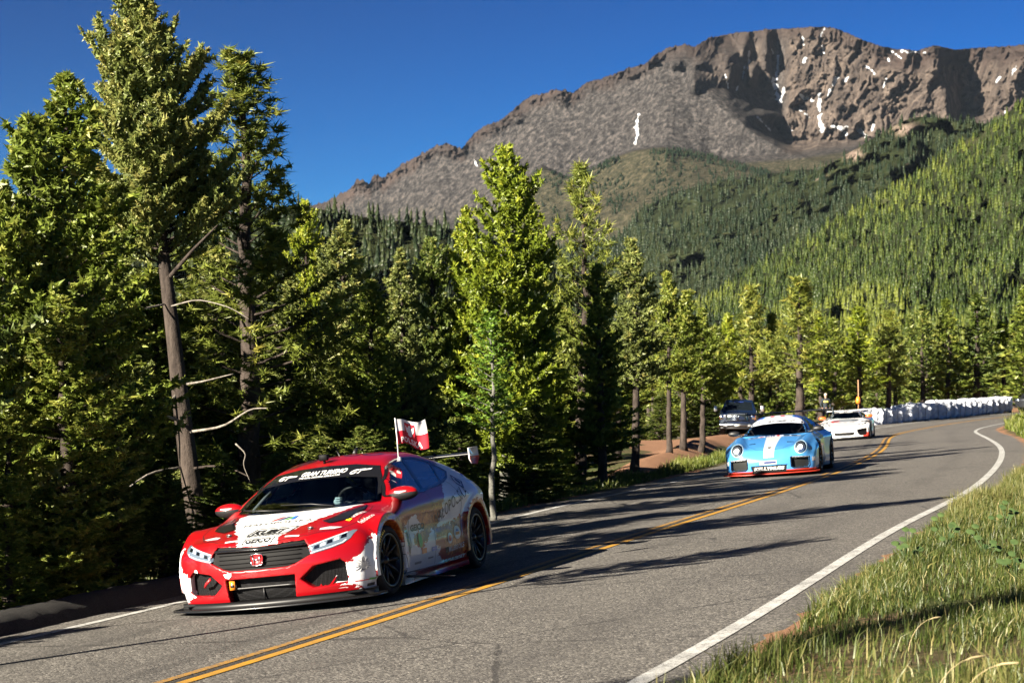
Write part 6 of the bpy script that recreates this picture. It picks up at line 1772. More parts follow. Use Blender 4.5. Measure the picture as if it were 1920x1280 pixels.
    for s_ in (1, -1):
        GV, GQ = nets_any(hand_sdf(s_), (-.06, -.085, -.09), (.10, .15, .09), .0045)
        # knuckles to the front of the car, wrist back towards the driver
        GV = np.stack([GV[:, 1] * -1.0 - .0, GV[:, 0] * s_, GV[:, 2]], -1)
        if s_ < 0: GQ = GQ[:, ::-1]
        obj('glove', GV + hand[s_] + np.array((.01, -.012 * s_, 0)), GQ, glove, drv, True)
    drv.matrix_world = M
    # window flag
    fl = empty('window_flag', 'small white and red flag on a white pole clipped to the car window', 'flag')
    base = np.array((-.16, .585, 1.238)); topp = base + np.array((-.02, .0, .40))
    p = MB(); p.tube([base, base * .5 + topp * .5 + [0, .004, 0], topp], [.0065, .006, .005], 8); p.box(base + [0, .012, -.02], (.02, .012, .03), bev=.004); p.obj('pole', WHITEPRINT, fl)
    d = np.array((-.78, .62, 0)); nrm = np.array((.62, .78, 0)); nu, nv = 40, 22; L, H = .345, .25
    def cloth(u, v):
        u = np.asarray(u, float); v = np.asarray(v, float)
        wv = (.030 * np.sin(u * 7.5 + v * 1.6) + .012 * np.sin(u * 15 - v * 2)) * (u ** .7)
        sag = -.05 * u + .028 * np.sin(u * 6.5 + .6) * u - .075 * u ** 2 * (1 - v) * .4
        sh_ = 1 - .05 * np.sin(u * 5)
        P = topp + (np.outer(u * L * 1, d) if u.ndim == 1 else 0) + np.outer(wv, nrm)
        P[:, 2] += -H * (1 - v) * sh_ - .012 + sag
        return P
    uu, vv = np.meshgrid(np.linspace(0, 1, nu), np.linspace(0, 1, nv)); cv = cloth(uu.ravel(), vv.ravel())
    i = np.arange(nv - 1)[:, None] * nu + np.arange(nu - 1)[None]; q = np.stack([i, i + 1, i + nu + 1, i + nu], -1).reshape(-1, 4)
    topm = vv.ravel()[q].mean(1) > .5
    wc = NT('flag_white'); wc.bsdf((.72, .70, .70), .8); rc = NT('flag_red'); rc.bsdf((.55, .012, .03), .8)
    cl = obj('cloth', cv, q, None, fl, True, mats=[wc.m, rc.m], fmat=(~topm).astype(int))
    redc, whc = rc.m, wc.m
    def onflag(name, poly, m_, off, side=1, g=.05):
        P, tr = fill(poly, g); W = cloth(P[:, 0], P[:, 1]) + nrm * off * side
        W = W; N_ = np.repeat(nrm[None] * side, len(W), 0); obj(name, W, orient(W, tr, N_), m_, fl)
    sd = 1
    onflag('shield', [(.30, .88), (.62, .88), (.64, .5), (.60, .34), (.47, .27), (.34, .34), (.30, .5)], redc, .003, sd)
    onflag('eagle', [(.46, .80), (.50, .82), (.52, .76), (.50, .72), (.54, .70), (.60, .78), (.60, .60), (.55, .48), (.52, .50), (.54, .40), (.47, .34), (.40, .40), (.42, .50), (.38, .48), (.34, .60), (.34, .78), (.40, .70), (.44, .72)], whc, .005, sd)
    Vt, Tt = text_tris('POLSKA', .03, 0, 1.1); Vt = Vt.copy(); Vt[:, 0] = .12 + Vt[:, 0] / Vt[:, 0].max() * .72; Vt[:, 1] = .06 + Vt[:, 1] * .22
    W = cloth(Vt[:, 0], Vt[:, 1]) + nrm * .004 * sd; obj('lettering', W, orient(W, Tt, np.repeat(nrm[None] * sd, len(W), 0)), whc, fl)
    fl.matrix_world = M
    return root

build_civic()

# ---------------------------------------------------------------- the other vehicles
def paint_mask(name, base, layers, rough=.25, rag=0.0):
    """coat of paint with printed areas: layers = [(attribute, colour)]."""
    t = NT(name); P = t.coord(); c = base
    n = t.noise(20, 4, .7, vec=P); film = t.noise(2.2, 5, .6, vec=P)
    for a, col in layers:
        c = t.mix(t.ramp(t.math('ADD', t.attr(a), t.math('MULTIPLY', t.math('SUBTRACT', n, .5), rag)), -.002, .002), c, col)
    c = t.mix(t.math('MULTIPLY', t.ramp(film, .5, .8), .10), c, (.25, .22, .2))
    t.bsdf(c, t.math('ADD', rough, t.math('MULTIPLY', film, .1)), coat=1.0)
    return t.m

def arches(f, x, y, z, axs, r_tyre, zc, inner=.6, flare=None):
    for ax in axs:
        d = np.sqrt((x - ax) ** 2 + (z - zc) ** 2)
        f = smax(f, np.minimum(r_tyre + .035 - d, np.abs(y) - inner), .012)
    return f

# ---- the blue coupe
_pT = curve([(2.25, .36), (2.16, .47), (2.02, .57), (1.7, .665), (1.3, .755), (1.0, .815), (.82, .86), (.45, 1.05), (.12, 1.195), (-.2, 1.255), (-.5, 1.255), (-.9, 1.185), (-1.4, 1.02), (-1.9, .86), (-2.2, .74), (-2.35, .62)], .08)
_pW = curve([(2.25, .78), (2.0, .90), (1.6, .97), (1.22, .99), (.8, .94), (.3, .90), (-.3, .90), (-.8, .95), (-1.22, 1.0), (-1.7, .97), (-2.1, .88), (-2.35, .76)], .12)
_pN = curve([(0, 2.12), (.12, 2.22), (.3, 2.235), (.45, 2.20), (.55, 2.12), (.7, 1.95)], .03)
P_CARVE = []
def porsche_sdf(x, y, z):
    ay = np.abs(y)
    bon = sstep(.7, 1.1, x)
    crown = (1 - bon) * .06 * (ay / .55) ** 2 + bon * .05 * (ay / .9) ** 2
    fT = (z - (_pT(x) - crown)) * .93
    belt = np.interp(x, [-2.3, -1.2, 0, 1.0, 2.3], [.78, .86, .82, .76, .5]); tum = np.maximum(0, z - belt); tuck = np.maximum(0, .38 - z)
    wz = _pW(x) - .13 * sstep(-.12, .05, z - belt) * sstep(1.4, .9, x) - .74 * tum - .35 * tuck ** 2
    fW = (ay - wz) * .95
    plan = _pN(z) - .36 * (ay / .97) ** 2.6
    f = smax(fT, fW, .10); f = smax(f, (x - plan) * .9, .06); f = smax(f, (-2.3 + .35 * (ay / .95) ** 2.6 - x) * .95, .09)
    f = smin(f, cap(x, ay, z, (1.93, .66, .53), (.95, .74, .72), .165, .12), .10)
    f = np.maximum(f, .10 - z)
    f = arches(f, x, y, z, (1.225, -1.225), .335, .335, .62)
    for poly, dep in P_CARVE:
        f = smax(f, -np.maximum(poly_sdf(ay, z, poly), (plan - dep) - x), .012)
    return f
P_INT = [(.46, .375), (.80, .36), (.80, .20), (.77, .16), (.50, .17), (.46, .20)]
P_MID = [(-.37, .235), (.37, .235), (.34, .10), (-.34, .10)]
P_CARVE += [(P_INT, .09), (P_MID, .06)]
P_WS = [(-.68, .84), (-.62, .98), (-.50, 1.12), (-.3, 1.165), (0, 1.18), (.3, 1.165), (.50, 1.12), (.62, .98), (.68, .84), (.4, .835), (0, .835), (-.4, .835)]
P_DLO = [(.72, .86), (.30, 1.06), (.0, 1.15), (-.35, 1.185), (-.75, 1.12), (-1.1, .97), (-.95, .92), (-.3, .875)]

def base_car(root, sdf, lo, hi, res, mat, at_fn, WS, DLO, inter=True):
    B = Body(sdf, lo, hi, res); V, Q, N = B.V, B.Q, B.N
    C = V[Q].mean(1); cn = N[Q].mean(1)
    ws = (poly_sdf(C[:, 1], C[:, 2], WS) < -res * 1.2) & (C[:, 0] > -.1) & (cn[:, 0] > .15)
    sd = (poly_sdf(C[:, 0], C[:, 2], DLO) < -res * 1.2) & (np.abs(C[:, 1]) > .35) & (np.abs(cn[:, 1]) > .3)
    hood = (C[:, 0] > .95) & (cn[:, 2] > .4); roof = (cn[:, 2] > .55) & (C[:, 2] > np.max(V[:, 2]) - .16) & ~hood
    bump = (C[:, 0] > 1.62) & ~hood
    at = at_fn(V[:, 0], V[:, 1], V[:, 2], N) if at_fn else None
    for nm, m in (('bonnet', hood), ('roof', roof), ('front_bumper', bump), ('body_shell', ~(hood | roof | bump))):
        split_mesh(nm, V, Q, N, m & ~(ws | sd), mat, root, at)
    B.patch('windscreen', WS, 'front', glass_material('windscreen_glass'), root, .004, .08)
    B.line('windscreen_seal', inset(WS, .014), 'front', .032, GLOSSBLACK, root, .006, closed=True)
    for v in ('left', 'right'):
        B.patch('side_window', DLO, v, glass_material('mirrored_side_glass'), root, .003, .09)
        B.line('window_trim', DLO, v, .026, GLOSSBLACK, root, .006, closed=True)
    zt_ = np.max(V[:, 2])
    if inter:
        LV, LQ = surface_nets(lambda a, b, c: np.maximum(np.maximum(sdf(a, b, c) + .04, .3 - c), a - 1.0), (lo[0], 0, .25), (1.1, hi[1], hi[2]), .05)
        lc = LV[LQ].mean(1)
        keep = ~(((poly_sdf(lc[:, 1], lc[:, 2], WS) < 0) & (lc[:, 0] > -.1)) | ((poly_sdf(lc[:, 0], lc[:, 2], DLO) < 0) & (np.abs(lc[:, 1]) > .35)))
        obj('cabin_lining', LV, LQ[keep], BLACK, root, True)
    return B

def nose_plate(B, root, name, poly, nose, k, p, wd, dx, m_):
    P, tr = fill(poly, .07); xx = np.array([nose(b) - k * (abs(a) / wd) ** p - dx for a, b in P])
    Vp = np.stack([xx, P[:, 0], P[:, 1]], -1)
    return obj(name, Vp, orient(Vp, tr, np.repeat([[1., 0, 0]], len(Vp), 0)), m_, root, True)

def mirrors(root, x, yc, z, mat, arm=BLACK, r=(.07, .13, .06)):
    for s_ in (1, -1):
        a = MB(); a.tube([(x + .03, (yc - .22) * s_, z - .06), (x, yc * s_, z - .02)], .018, 6); a.obj('mirror_arm', arm, root)
        MV, MQ = nets_any(lambda a_, b, c: np.maximum(ell(a_ - x, b - yc * s_, c - z, (0, 0, 0), r), x - .05 - a_), (x - .1, yc * s_ - r[1] - .05, z - r[2] - .05), (x + .12, yc * s_ + r[1] + .05, z + r[2] + .05), .018)
        obj('door_mirror', MV, MQ, mat, root, True)

def plain_wing(root, x, z, half, mat, endp, chord=.30, strut_y=.35, base=(-1.9, .85), ehigh=.14):
    wg = MB(); yy = np.linspace(-half, half, 7); ca = [(0, .0), (-.08, .02), (-.2, .026), (-chord, .012), (-.2, -.006), (-.08, -.012)]
    P = np.array([[(x + a, b, z + c_) for a, c_ in ca] for b in yy]); n = len(ca); i = np.arange(6)[:, None] * n; j = np.arange(n)[None]; j2 = (j + 1) % n
    wg.add(P.reshape(-1, 3), np.stack([i + j, i + n + j, i + n + j2, i + j2], -1).reshape(-1, 4)); wg.obj('rear_wing', mat, root, True)
    for s_ in (1, -1):
        e = MB(); e.prism([(x + .02, z + .05), (x - chord - .04, z + .06), (x - chord - .04, z - ehigh), (x + .02, z - ehigh * .7)], half * s_, (half + .012) * s_, lambda a, b, h_: (a, h_, b)); e.obj('end_plate', endp, root)
        k = MB(); k.prism([(base[0], base[1]), (base[0] - .12, base[1]), (x - .16, z + .0), (x - .02, z + .0)], strut_y * s_, (strut_y + .012) * s_, lambda a, b, h_: (a, h_, b)); k.obj('wing_strut', mat, root)

def build_coupe():
    root = empty('race_coupe', 'light blue race coupe with a white centre stripe and round headlamps', 'race car')
    def at(x, y, z, N):
        st = np.where((x > .9) | ((x < .3) & (z > 1.1)), np.interp(x, [.2, .9, 1.2, 2.2], [.30, .17, .15, .105]) - np.abs(y), -1)
        st = np.where((x > 1.98) & (z < .40), -1, st)
        band = np.where((z > 1.085) & (x > .05) & (x < .5), .04, -1)
        dk = np.where((x < .10) & (z > 1.0) & (np.abs(y) > .32), .05, -1)
        lip = .135 - z + 0 * x; lip = np.where(x > 1.0, lip, -1)
        return dict(white=np.maximum(st, band), deep=dk, lip=lip)
    mat = paint_mask('light_blue_race_paint', (.055, .24, .56), [('deep', (.015, .055, .32)), ('white', (.54, .55, .57)), ('lip', (.42, .03, .015))])
    B = base_car(root, porsche_sdf, (-2.4, 0, .05), (2.32, 1.1, 1.34), .024, mat, at, P_WS, P_DLO)
    band = [(-.63, 1.02), (-.50, 1.12), (-.3, 1.165), (0, 1.18), (.3, 1.165), (.50, 1.12), (.63, 1.02), (.3, 1.065), (0, 1.078), (-.3, 1.065)]
    B.patch('sun_strip', inset(band, .004), 'front', simple('pale_print', (.50, .53, .60), .35, coat=.6), root, .012, .06)
    lettering(B, 'GRAN TURISMO', 'front', (-.20, 1.098), .036, BLACKPRINT, root, width=.42, bold=.03, shear=.2, off=.016)
    for y0 in (-.42, .27): lettering(B, 'GT', 'front', (y0, 1.082), .036, BLACKPRINT, root, width=.13, bold=.03, shear=.4, off=.016)
    B.patch('name_plate', [(.93, -.56), (1.04, -.56), (1.04, .56), (.93, .56)], 'top', simple('pale_print', (.66, .68, .74), .35), root, .005, .08)
    lettering(B, 'M', 'topf', (1.025, -.50), .085, NAVYPRINT, root, width=.15, bold=.03, off=.010)
    lettering(B, 'o', 'topf', (1.025, -.31), .085, REDPRINT, root, width=.09, bold=.03, off=.010)
    lettering(B, 'bil', 'topf', (1.025, -.19), .085, NAVYPRINT, root, width=.20, bold=.03, off=.010)
    lettering(B, '1', 'topf', (1.025, .06), .085, REDPRINT, root, width=.05, bold=.04, off=.010)
    for y0 in (.20, .36): B.patch('sponsor_logo', [(.945, y0), (1.03, y0), (1.03, y0 + .12), (.945, y0 + .12)], 'top', BLACKPRINT, root, .010, .08)
    for y0 in (-.13, .09): B.patch('sponsor_logo', [(.02, y0 - .04), (-.06, y0 - .04), (-.06, y0 + .04), (.02, y0 + .04)], 'top', REDPRINT, root, .006, .08)
    B.line('panel_gap', [(.95, -.66), (1.3, -.60), (1.75, -.46), (2.0, -.28), (2.06, 0), (2.0, .28), (1.75, .46), (1.3, .60), (.95, .66)], 'top', .010, NAVYPRINT, root, .002)
    for s_ in (1, -1):
        B.patch('bonnet_vent', [(1.55, .33 * s_), (1.60, .33 * s_), (1.60, .47 * s_), (1.56, .47 * s_)], 'top', GLOSSBLACK, root, .004, .06)
        c = (.655 * s_, .575)
        B.patch('headlight_trim', disc(c[0], c[1], .125, .135, 24), 'front', simple('pale_blue_trim', (.35, .50, .62), .3, coat=1), root, .006, .05)
        B.patch('headlight_bezel', disc(c[0], c[1], .108, .118, 24), 'front', GLOSSBLACK, root, .010, .05)
        hl = B.patch('headlight', disc(c[0], c[1], .096, .105, 24), 'front', simple('lamp_reflector', (.62, .70, .78), .14, metal=1.0), root, .014, .05)
        B.patch('lamp_unit', disc(c[0], c[1], .042, .046, 16), 'front', simple('lamp_white', (.8, .84, .88), .1, coat=1), hl, .020, .05)
        B.line('lamp_ring', disc(c[0], c[1], .072, .079, 24), 'front', .016, simple('lamp_dark_ring', (.05, .06, .07), .2), hl, .018, closed=True)
        nose_plate(B, root, 'side_intake', [(a * s_, b) for a, b in P_INT], _pN, .36, 2.6, .97, .07, simple('intake_grey', (.012, .013, .013), .6, spec=.2))
        B.patch('running_light', [(.48 * s_, .392), (.80 * s_, .378), (.80 * s_, .362), (.48 * s_, .376)], 'front', simple('lamp_white', (.8, .84, .88), .1), root, .006, .06)
        B.line('intake_rim', [(a * s_, b) for a, b in inset(P_INT, -.012)], 'front', .022, GLOSSBLACK, root, .004, closed=True)
        B.patch('sponsor_logo', [(.86 * s_, .36), (.92 * s_, .36), (.92 * s_, .27), (.86 * s_, .27)], 'front', WHITEPRINT, root, .004, .06)
    nose_plate(B, root, 'lower_grille', P_MID, _pN, .36, 2.6, .97, .030, BLACK)
    V, T = text_tris('KELLYMUSS', .04, .2, 1.05); V = V.copy(); V[:, 0] *= .62 / V[:, 0].max(); W = np.stack([np.full(len(V), 2.205), V[:, 0] - .31, .150 + V[:, 1] * .062], -1)
    obj('sponsor_lettering', W, orient(W, T, np.repeat([[1., 0, 0]], len(W), 0)), WHITEPRINT, root)
    B.patch('sponsor_logo', [(-.19, .335), (.16, .335), (.16, .262), (-.19, .262)], 'front', simple('cream_print', (.72, .68, .45), .4), root, .004, .06)
    B.patch('sponsor_logo', [(-.10, .325), (.15, .325), (.15, .278), (-.10, .278)], 'front', NAVYPRINT, root, .007, .06)
    B.patch('bonnet_badge', [(1.92, -.05), (1.92, .05), (1.99, .015), (1.99, -.015)], 'top', BLACKPRINT, root, .006, .05)
    sp = MB(); sp.prism([(1.75, -.98)] + [(2.28 - .36 * abs(a) ** 2.6, a * 1.0) for a in np.linspace(-1, 1, 21)] + [(1.75, .98)], .06, .085, lambda a, b, h_: (a, b, h_)); sp.obj('splitter', simple('lip_red', (.40, .03, .015), .4), root)
    mirrors(root, .62, .90, .92, BLACK)
    plain_wing(root, -1.98, 1.30, .97, CARBON, CARBON, base=(-1.75, .84), strut_y=.40)
    for ax in (1.225, -1.225):
        for s_ in (1, -1): wheel(root, ax, .85 * s_, .335, .27, .235, 10, simple('rim_dark', (.03, .028, .028), .25, metal=.6), rim_ring=simple('rim_bronze', (.30, .15, .05), .3, metal=.8))
    fl = MB(); fl.box((0, 0, .13), (2.0, .80, .008)); fl.obj('floor_pan', BLACK, root)
    M = place_car(root, COUPE[0], COUPE[1], COUPE[2], roll=.8)
    helmet_driver(M, (-.1, .33, .92), 'driver of the blue coupe in a dark helmet behind the windscreen')

def helmet_driver(M, c, lab, col=(.06, .06, .07)):
    d = empty('person', lab, 'person')
    c = np.array(c)
    def f(a, b, e):
        q = smin(cap(a, b, e, c + (-.06, 0, -.45), c + (-.06, 0, -.14), .15, .16), cap(a, b, e, c + (-.05, -.13, -.13), c + (-.05, .13, -.13), .075, .075), .08)
        for s_ in (1, -1): q = smin(q, smin(cap(a, b, e, c + (-.04, .17 * s_, -.12), c + (.2, .22 * s_, -.28), .06, .05), cap(a, b, e, c + (.2, .22 * s_, -.28), c + (.42, .14 * s_, -.13), .048, .04), .03), .05)
        return q
    V, Q = nets_any(f, c + (-.35, -.4, -.65), c + (.55, .4, .05), .03); obj('race_suit', V, Q, simple('race_suit', (.03, .03, .035), .8), d, True)
    V, Q = nets_any(lambda a, b, e: ell(a, b, e, c + (0, 0, .05), (.15, .125, .14)), c + (-.2, -.2, -.15), c + (.2, .2, .25), .025); obj('helmet', V, Q, simple('helmet_%d' % int(col[0] * 1000), col, .25, coat=1), d, True)
    d.matrix_world = M

# ---- the white mid-engined car
_cT = curve([(2.35, .38), (2.25, .50), (2.1, .56), (1.7, .64), (1.2, .745), (.95, .80), (.80, .85), (.4, 1.02), (.05, 1.14), (-.3, 1.165), (-.7, 1.13), (-1.2, 1.03), (-1.8, .97), (-2.2, .92), (-2.35, .80)], .06)
_cW = curve([(2.35, .80), (2.0, .93), (1.6, 1.0), (1.3, 1.02), (.8, .95), (.2, .93), (-.6, .97), (-1.3, 1.04), (-1.9, 1.0), (-2.35, .88)], .12)
_cN = curve([(0, 2.2), (.12, 2.30), (.28, 2.27), (.42, 2.29), (.52, 2.20), (.7, 1.95)], .02)
C_INT = [(.50, .40), (.86, .44), (.88, .22), (.80, .16), (.60, .17), (.52, .27)]
C_MID = [(-.40, .30), (.40, .30), (.36, .185), (-.36, .185)]
def corvette_sdf(x, y, z):
    ay = np.abs(y); bon = sstep(.7, 1.1, x)
    fT = (z - (_cT(x) - (1 - bon) * .07 * (ay / .55) ** 2 - bon * (.02 * (ay / .9) ** 2 - .05 * np.exp(-((ay - .78) / .16) ** 2)))) * .92
    belt = np.interp(x, [-2.3, -1.2, 0, 1.0, 2.3], [.84, .86, .78, .74, .5]); tum = np.maximum(0, z - belt)
    wz = _cW(x) - .16 * sstep(-.10, .06, z - belt) * sstep(1.3, .8, x) - .80 * tum - .35 * np.maximum(0, .36 - z) ** 2 - .05 * np.exp(-((z - .45) / .12) ** 2) * sstep(1.1, .6, x) * sstep(-.8, -.2, x)
    plan = _cN(z) - .40 * (ay / 1.0) ** 2.2
    f = smax(fT, (ay - wz) * .95, .06); f = smax(f, (x - plan) * .9, .035); f = smax(f, (-2.3 + .25 * (ay / .95) ** 2.6 - x) * .95, .06)
    f = np.maximum(f, .11 - z); f = arches(f, x, y, z, (1.36, -1.36), .345, .345, .66)
    for poly in (C_INT, C_MID): f = smax(f, -np.maximum(poly_sdf(ay, z, poly), (plan - .09) - x), .01)
    return f
C_WS = [(-.66, .83), (-.58, .97), (-.46, 1.075), (0, 1.115), (.46, 1.075), (.58, .97), (.66, .83), (.35, .84), (0, .842), (-.35, .84)]
C_DLO = [(.62, .84), (.2, 1.0), (-.1, 1.075), (-.55, 1.08), (-.95, .95), (-.4, .86)]
def build_corvette():
    root = empty('race_sports_car', 'low white sports car with black air intakes and orange door mirrors', 'race car')
    def at(x, y, z, N):
        bk = np.where((x > .85) & (x < 1.28) & (N[:, 2] > .5), .52 - np.abs(y), -1)
        rd = np.maximum(np.where((x > 1.0) & (N[:, 2] > .4), -poly_sdf(x, y, [(1.02, -.62), (1.05, -.22), (1.28, -.25), (1.35, -.5)]), -1), np.where((x > 1.7) & (z < .30) & (np.abs(y) > .72), .1, -1))
        return dict(grey=bk, red=rd)
    mat = paint_mask('white_race_paint', (.60, .60, .60), [('grey', (.22, .24, .25)), ('red', (.60, .05, .03))], rag=.12)
    B = base_car(root, corvette_sdf, (-2.4, 0, .06), (2.4, 1.12, 1.24), .03, mat, at, C_WS, C_DLO)
    B.patch('sun_strip', [(-.56, 1.0), (-.46, 1.075), (0, 1.115), (.46, 1.075), (.56, 1.0), (0, 1.06)], 'front', GLOSSBLACK, root, .010, .08)
    lettering(B, 'GRAN TURISMO', 'front', (-.27, 1.058), .035, WHITEPRINT, root, width=.54, bold=.04, shear=.2, off=.016)
    for s_ in (1, -1):
        nose_plate(B, root, 'side_intake', [(a * s_, b) for a, b in C_INT], _cN, .40, 2.2, 1.0, .075, GRILLMESH)
        B.patch('headlight', [(.52 * s_, .585), (.80 * s_, .69), (.90 * s_, .70), (.86 * s_, .62), (.70 * s_, .585)], 'front', GLOSSBLACK, root, .005, .05)
        B.patch('lamp_unit', [(.62 * s_, .61), (.82 * s_, .68), (.84 * s_, .665), (.66 * s_, .600)], 'front', simple('lamp_white', (.8, .84, .88), .1), root, .008, .05)
        B.patch('bonnet_print', [(1.10, .28 * s_), (1.14, .48 * s_), (1.22, .44 * s_), (1.18, .25 * s_)], 'top', BLACKPRINT, root, .005, .06)
        fn = MB(); fn.prism([(1.55, .10), (2.02, .11), (1.95, .30), (1.62, .32)], .985 * s_, 1.0 * s_, lambda a, b, h_: (a, h_, b)); fn.obj('canard', BLACK, root)
    lettering(B, 'YOKOHAMA', 'topf', (1.55, -.36), .10, BLACKPRINT, root, width=.72, bold=.02, off=.005) if False else None
    for (a, b, w_) in ((1.40, -.30, .16), (1.42, -.05, .14), (1.40, .18, .20)): B.patch('bonnet_print', [(a, b), (a, b + w_), (a + .07, b + w_ * .9), (a + .07, b)], 'top', GREYPRINT, root, .005, .08)
    nose_plate(B, root, 'lower_grille', C_MID, _cN, .40, 2.2, 1.0, .07, GRILLMESH)
    sp = MB(); sp.prism([(1.8, -1.0)] + [(2.36 - .40 * abs(a) ** 2.2, a * 1.02) for a in np.linspace(-1, 1, 17)] + [(1.8, 1.0)], .07, .095, lambda a, b, h_: (a, b, h_)); sp.obj('splitter', CARBON, root)
    mirrors(root, .55, .93, .90, simple('orange_mirror', (.72, .12, .02), .3, coat=1), r=(.08, .15, .075))
    plain_wing(root, -2.0, 1.14, .93, simple('white_wing', (.72, .73, .74), .3), BLACK, base=(-1.9, .93), strut_y=.45)
    for ax in (1.36, -1.36):
        for s_ in (1, -1): wheel(root, ax, .89 * s_, .345, .28, .24, 10, BLACK)
    fl = MB(); fl.box((0, 0, .14), (2.0, .82, .008)); fl.obj('floor_pan', BLACK, root)
    M = place_car(root, SPORTS[0], SPORTS[1], SPORTS[2])
    helmet_driver(M, (-.15, .36, .82), 'driver of the white sports car in a pale helmet', (.6, .6, .58))

# ---- the dark blue pickup
def pickup_sdf(x, y, z):
    ay = np.abs(y)
    T = np.interp(x, [-3.0, -1.02, -1.0, -.78, -.55, .95, 1.45, 1.75, 1.85, 2.6, 2.78, 2.9], [1.28, 1.28, 1.30, 1.86, 1.93, 1.95, 1.60, 1.34, 1.31, 1.24, 1.18, 1.0])
    belt = 1.22 + 0 * x; tum = np.maximum(0, z - belt)
    w = np.interp(x, [-3, -2.6, 2.2, 2.6, 2.85], [.98, 1.0, 1.0, .97, .90]) - .42 * tum - .10 * np.maximum(0, .75 - z)
    f = smax((z - (T - .03 * (ay / .8) ** 2)) * .85, (ay - w) * .95, .07)
    f = smax(f, x - (2.80 - .16 * (ay / .95) ** 3 - .10 * np.maximum(0, z - 1.0)), .06); f = smax(f, -2.95 - x, .05); f = np.maximum(f, .50 - z)
    f = np.where((x < -1.15) & (ay < .82) & (z > .85) & (x > -2.85), np.maximum(f, .06), f)
    return arches(f, x, y, z, (1.85, -1.75), .42, .42, .62)
K_WS = [(-.76, 1.36), (-.66, 1.80), (0, 1.86), (.66, 1.80), (.76, 1.36), (0, 1.38)]
K_DLO = [(1.35, 1.30), (.90, 1.80), (-.55, 1.80), (-.72, 1.30)]
def build_pickup():
    root = empty('pickup_truck', 'dark blue pickup truck with chrome grille parked beside the road', 'pickup truck')
    mat = paint_plain('dark_blue_paint', (.004, .011, .034))
    B = Body(pickup_sdf, (-3.05, 0, .4), (3.0, 1.1, 2.05), .04); V, Q, N = B.V, B.Q, B.N; C = V[Q].mean(1); cn = N[Q].mean(1)
    hood = (C[:, 0] > 1.5) & (cn[:, 2] > .5); roof = (cn[:, 2] > .6) & (C[:, 2] > 1.8); bed = (C[:, 0] < -1.02) & ~roof
    for nm, m in (('bonnet', hood), ('roof', roof), ('cargo_bed', bed), ('cab', ~(hood | roof | bed))): split_mesh(nm, V, Q, N, m, mat, root)
    dk = simple('dark_window', (.006, .009, .012), .04, coat=1)
    B.patch('windscreen', K_WS, 'front', dk, root, .006, .12)
    B.patch('sun_strip', [(-.24, 1.79), (.24, 1.79), (.24, 1.83), (-.24, 1.83)], 'front', NAVYPRINT, root, .012, .1)
    for v in ('left', 'right'): B.patch('side_window', K_DLO, v, dk, root, .006, .12)
    PCHROME = simple('dull_chrome', (.22, .25, .28), .3, metal=1.0)
    def bx(name, c, h, m_, bev=.015):
        b = MB(); b.box(c, h, bev=bev); return b.obj(name, m_, root)
    bx('grille', (2.74, 0, 1.0), (.05, .56, .17), simple('grille_teal_black', (.012, .02, .022), .2, coat=1))
    gr = MB(); gr.tube([(2.81, -.58, .84), (2.81, -.60, 1.10), (2.79, -.5, 1.19), (2.79, .5, 1.19), (2.81, .60, 1.10), (2.81, .58, .84), (2.81, -.58, .84)], .03, 6, cap=False); gr.obj('grille_surround', PCHROME, root, True)
    for k in range(4): bx('grille_bar', (2.80, 0, .88 + .08 * k), (.012, .55, .010), PCHROME, 0)
    gb = MB(); gb.tube([(2.815, -.09, 1.18), (2.82, -.05, 1.05), (2.82, 0, .86)], .018, 6); gb.tube([(2.815, .09, 1.18), (2.82, .05, 1.05), (2.82, 0, .86)], .018, 6); gb.obj('grille_emblem', PCHROME, root, True)
    for s_ in (1, -1):
        bx('headlight', (2.66, .79 * s_, 1.02), (.06, .15, .13), simple('lamp_reflector', (.62, .70, .78), .14, metal=1.0), .03)
        bx('indicator', (2.64, .91 * s_, 1.0), (.06, .035, .11), ORANGEPRINT, .01)
        bx('fog_light', (2.86, .62 * s_, .60), (.02, .09, .05), simple('lamp_white', (.8, .84, .88), .1), .01)
        a = MB(); a.tube([(1.15, .95 * s_, 1.38), (1.12, 1.18 * s_, 1.42)], .03, 6); a.obj('mirror_arm', BLACK, root)
        m_ = MB(); m_.box((1.10, 1.24 * s_, 1.46), (.06, .09, .16), bev=.03); m_.obj('door_mirror', simple('mirror_chrome', (.6, .6, .62), .25, metal=.8), root)
        for ax in (1.85, -1.75): wheel(root, ax, .84 * s_, .42, .28, .24, 5, STEEL, twin=False)
    bx('front_bumper', (2.78, 0, .62), (.10, .95, .09), PCHROME, .04); bx('bumper_lower', (2.74, 0, .46), (.08, .90, .06), BLACK, .03)
    bx('licence_plate', (2.89, .0, .60), (.006, .15, .055), simple('plate_grey', (.4, .42, .4), .4), 0)
    bx('chassis', (0, 0, .45), (2.6, .5, .07), BLACK, 0)
    x, y = PICKUP[:2]; z = float(ground_z(x, y)); a = R(PICKUP[2])
    M = Matrix(((-math.sin(a), math.cos(a), 0, x), (-math.cos(a), -math.sin(a), 0, y), (0, 0, 1, z - .02), (0, 0, 0, 1))); root.matrix_world = M

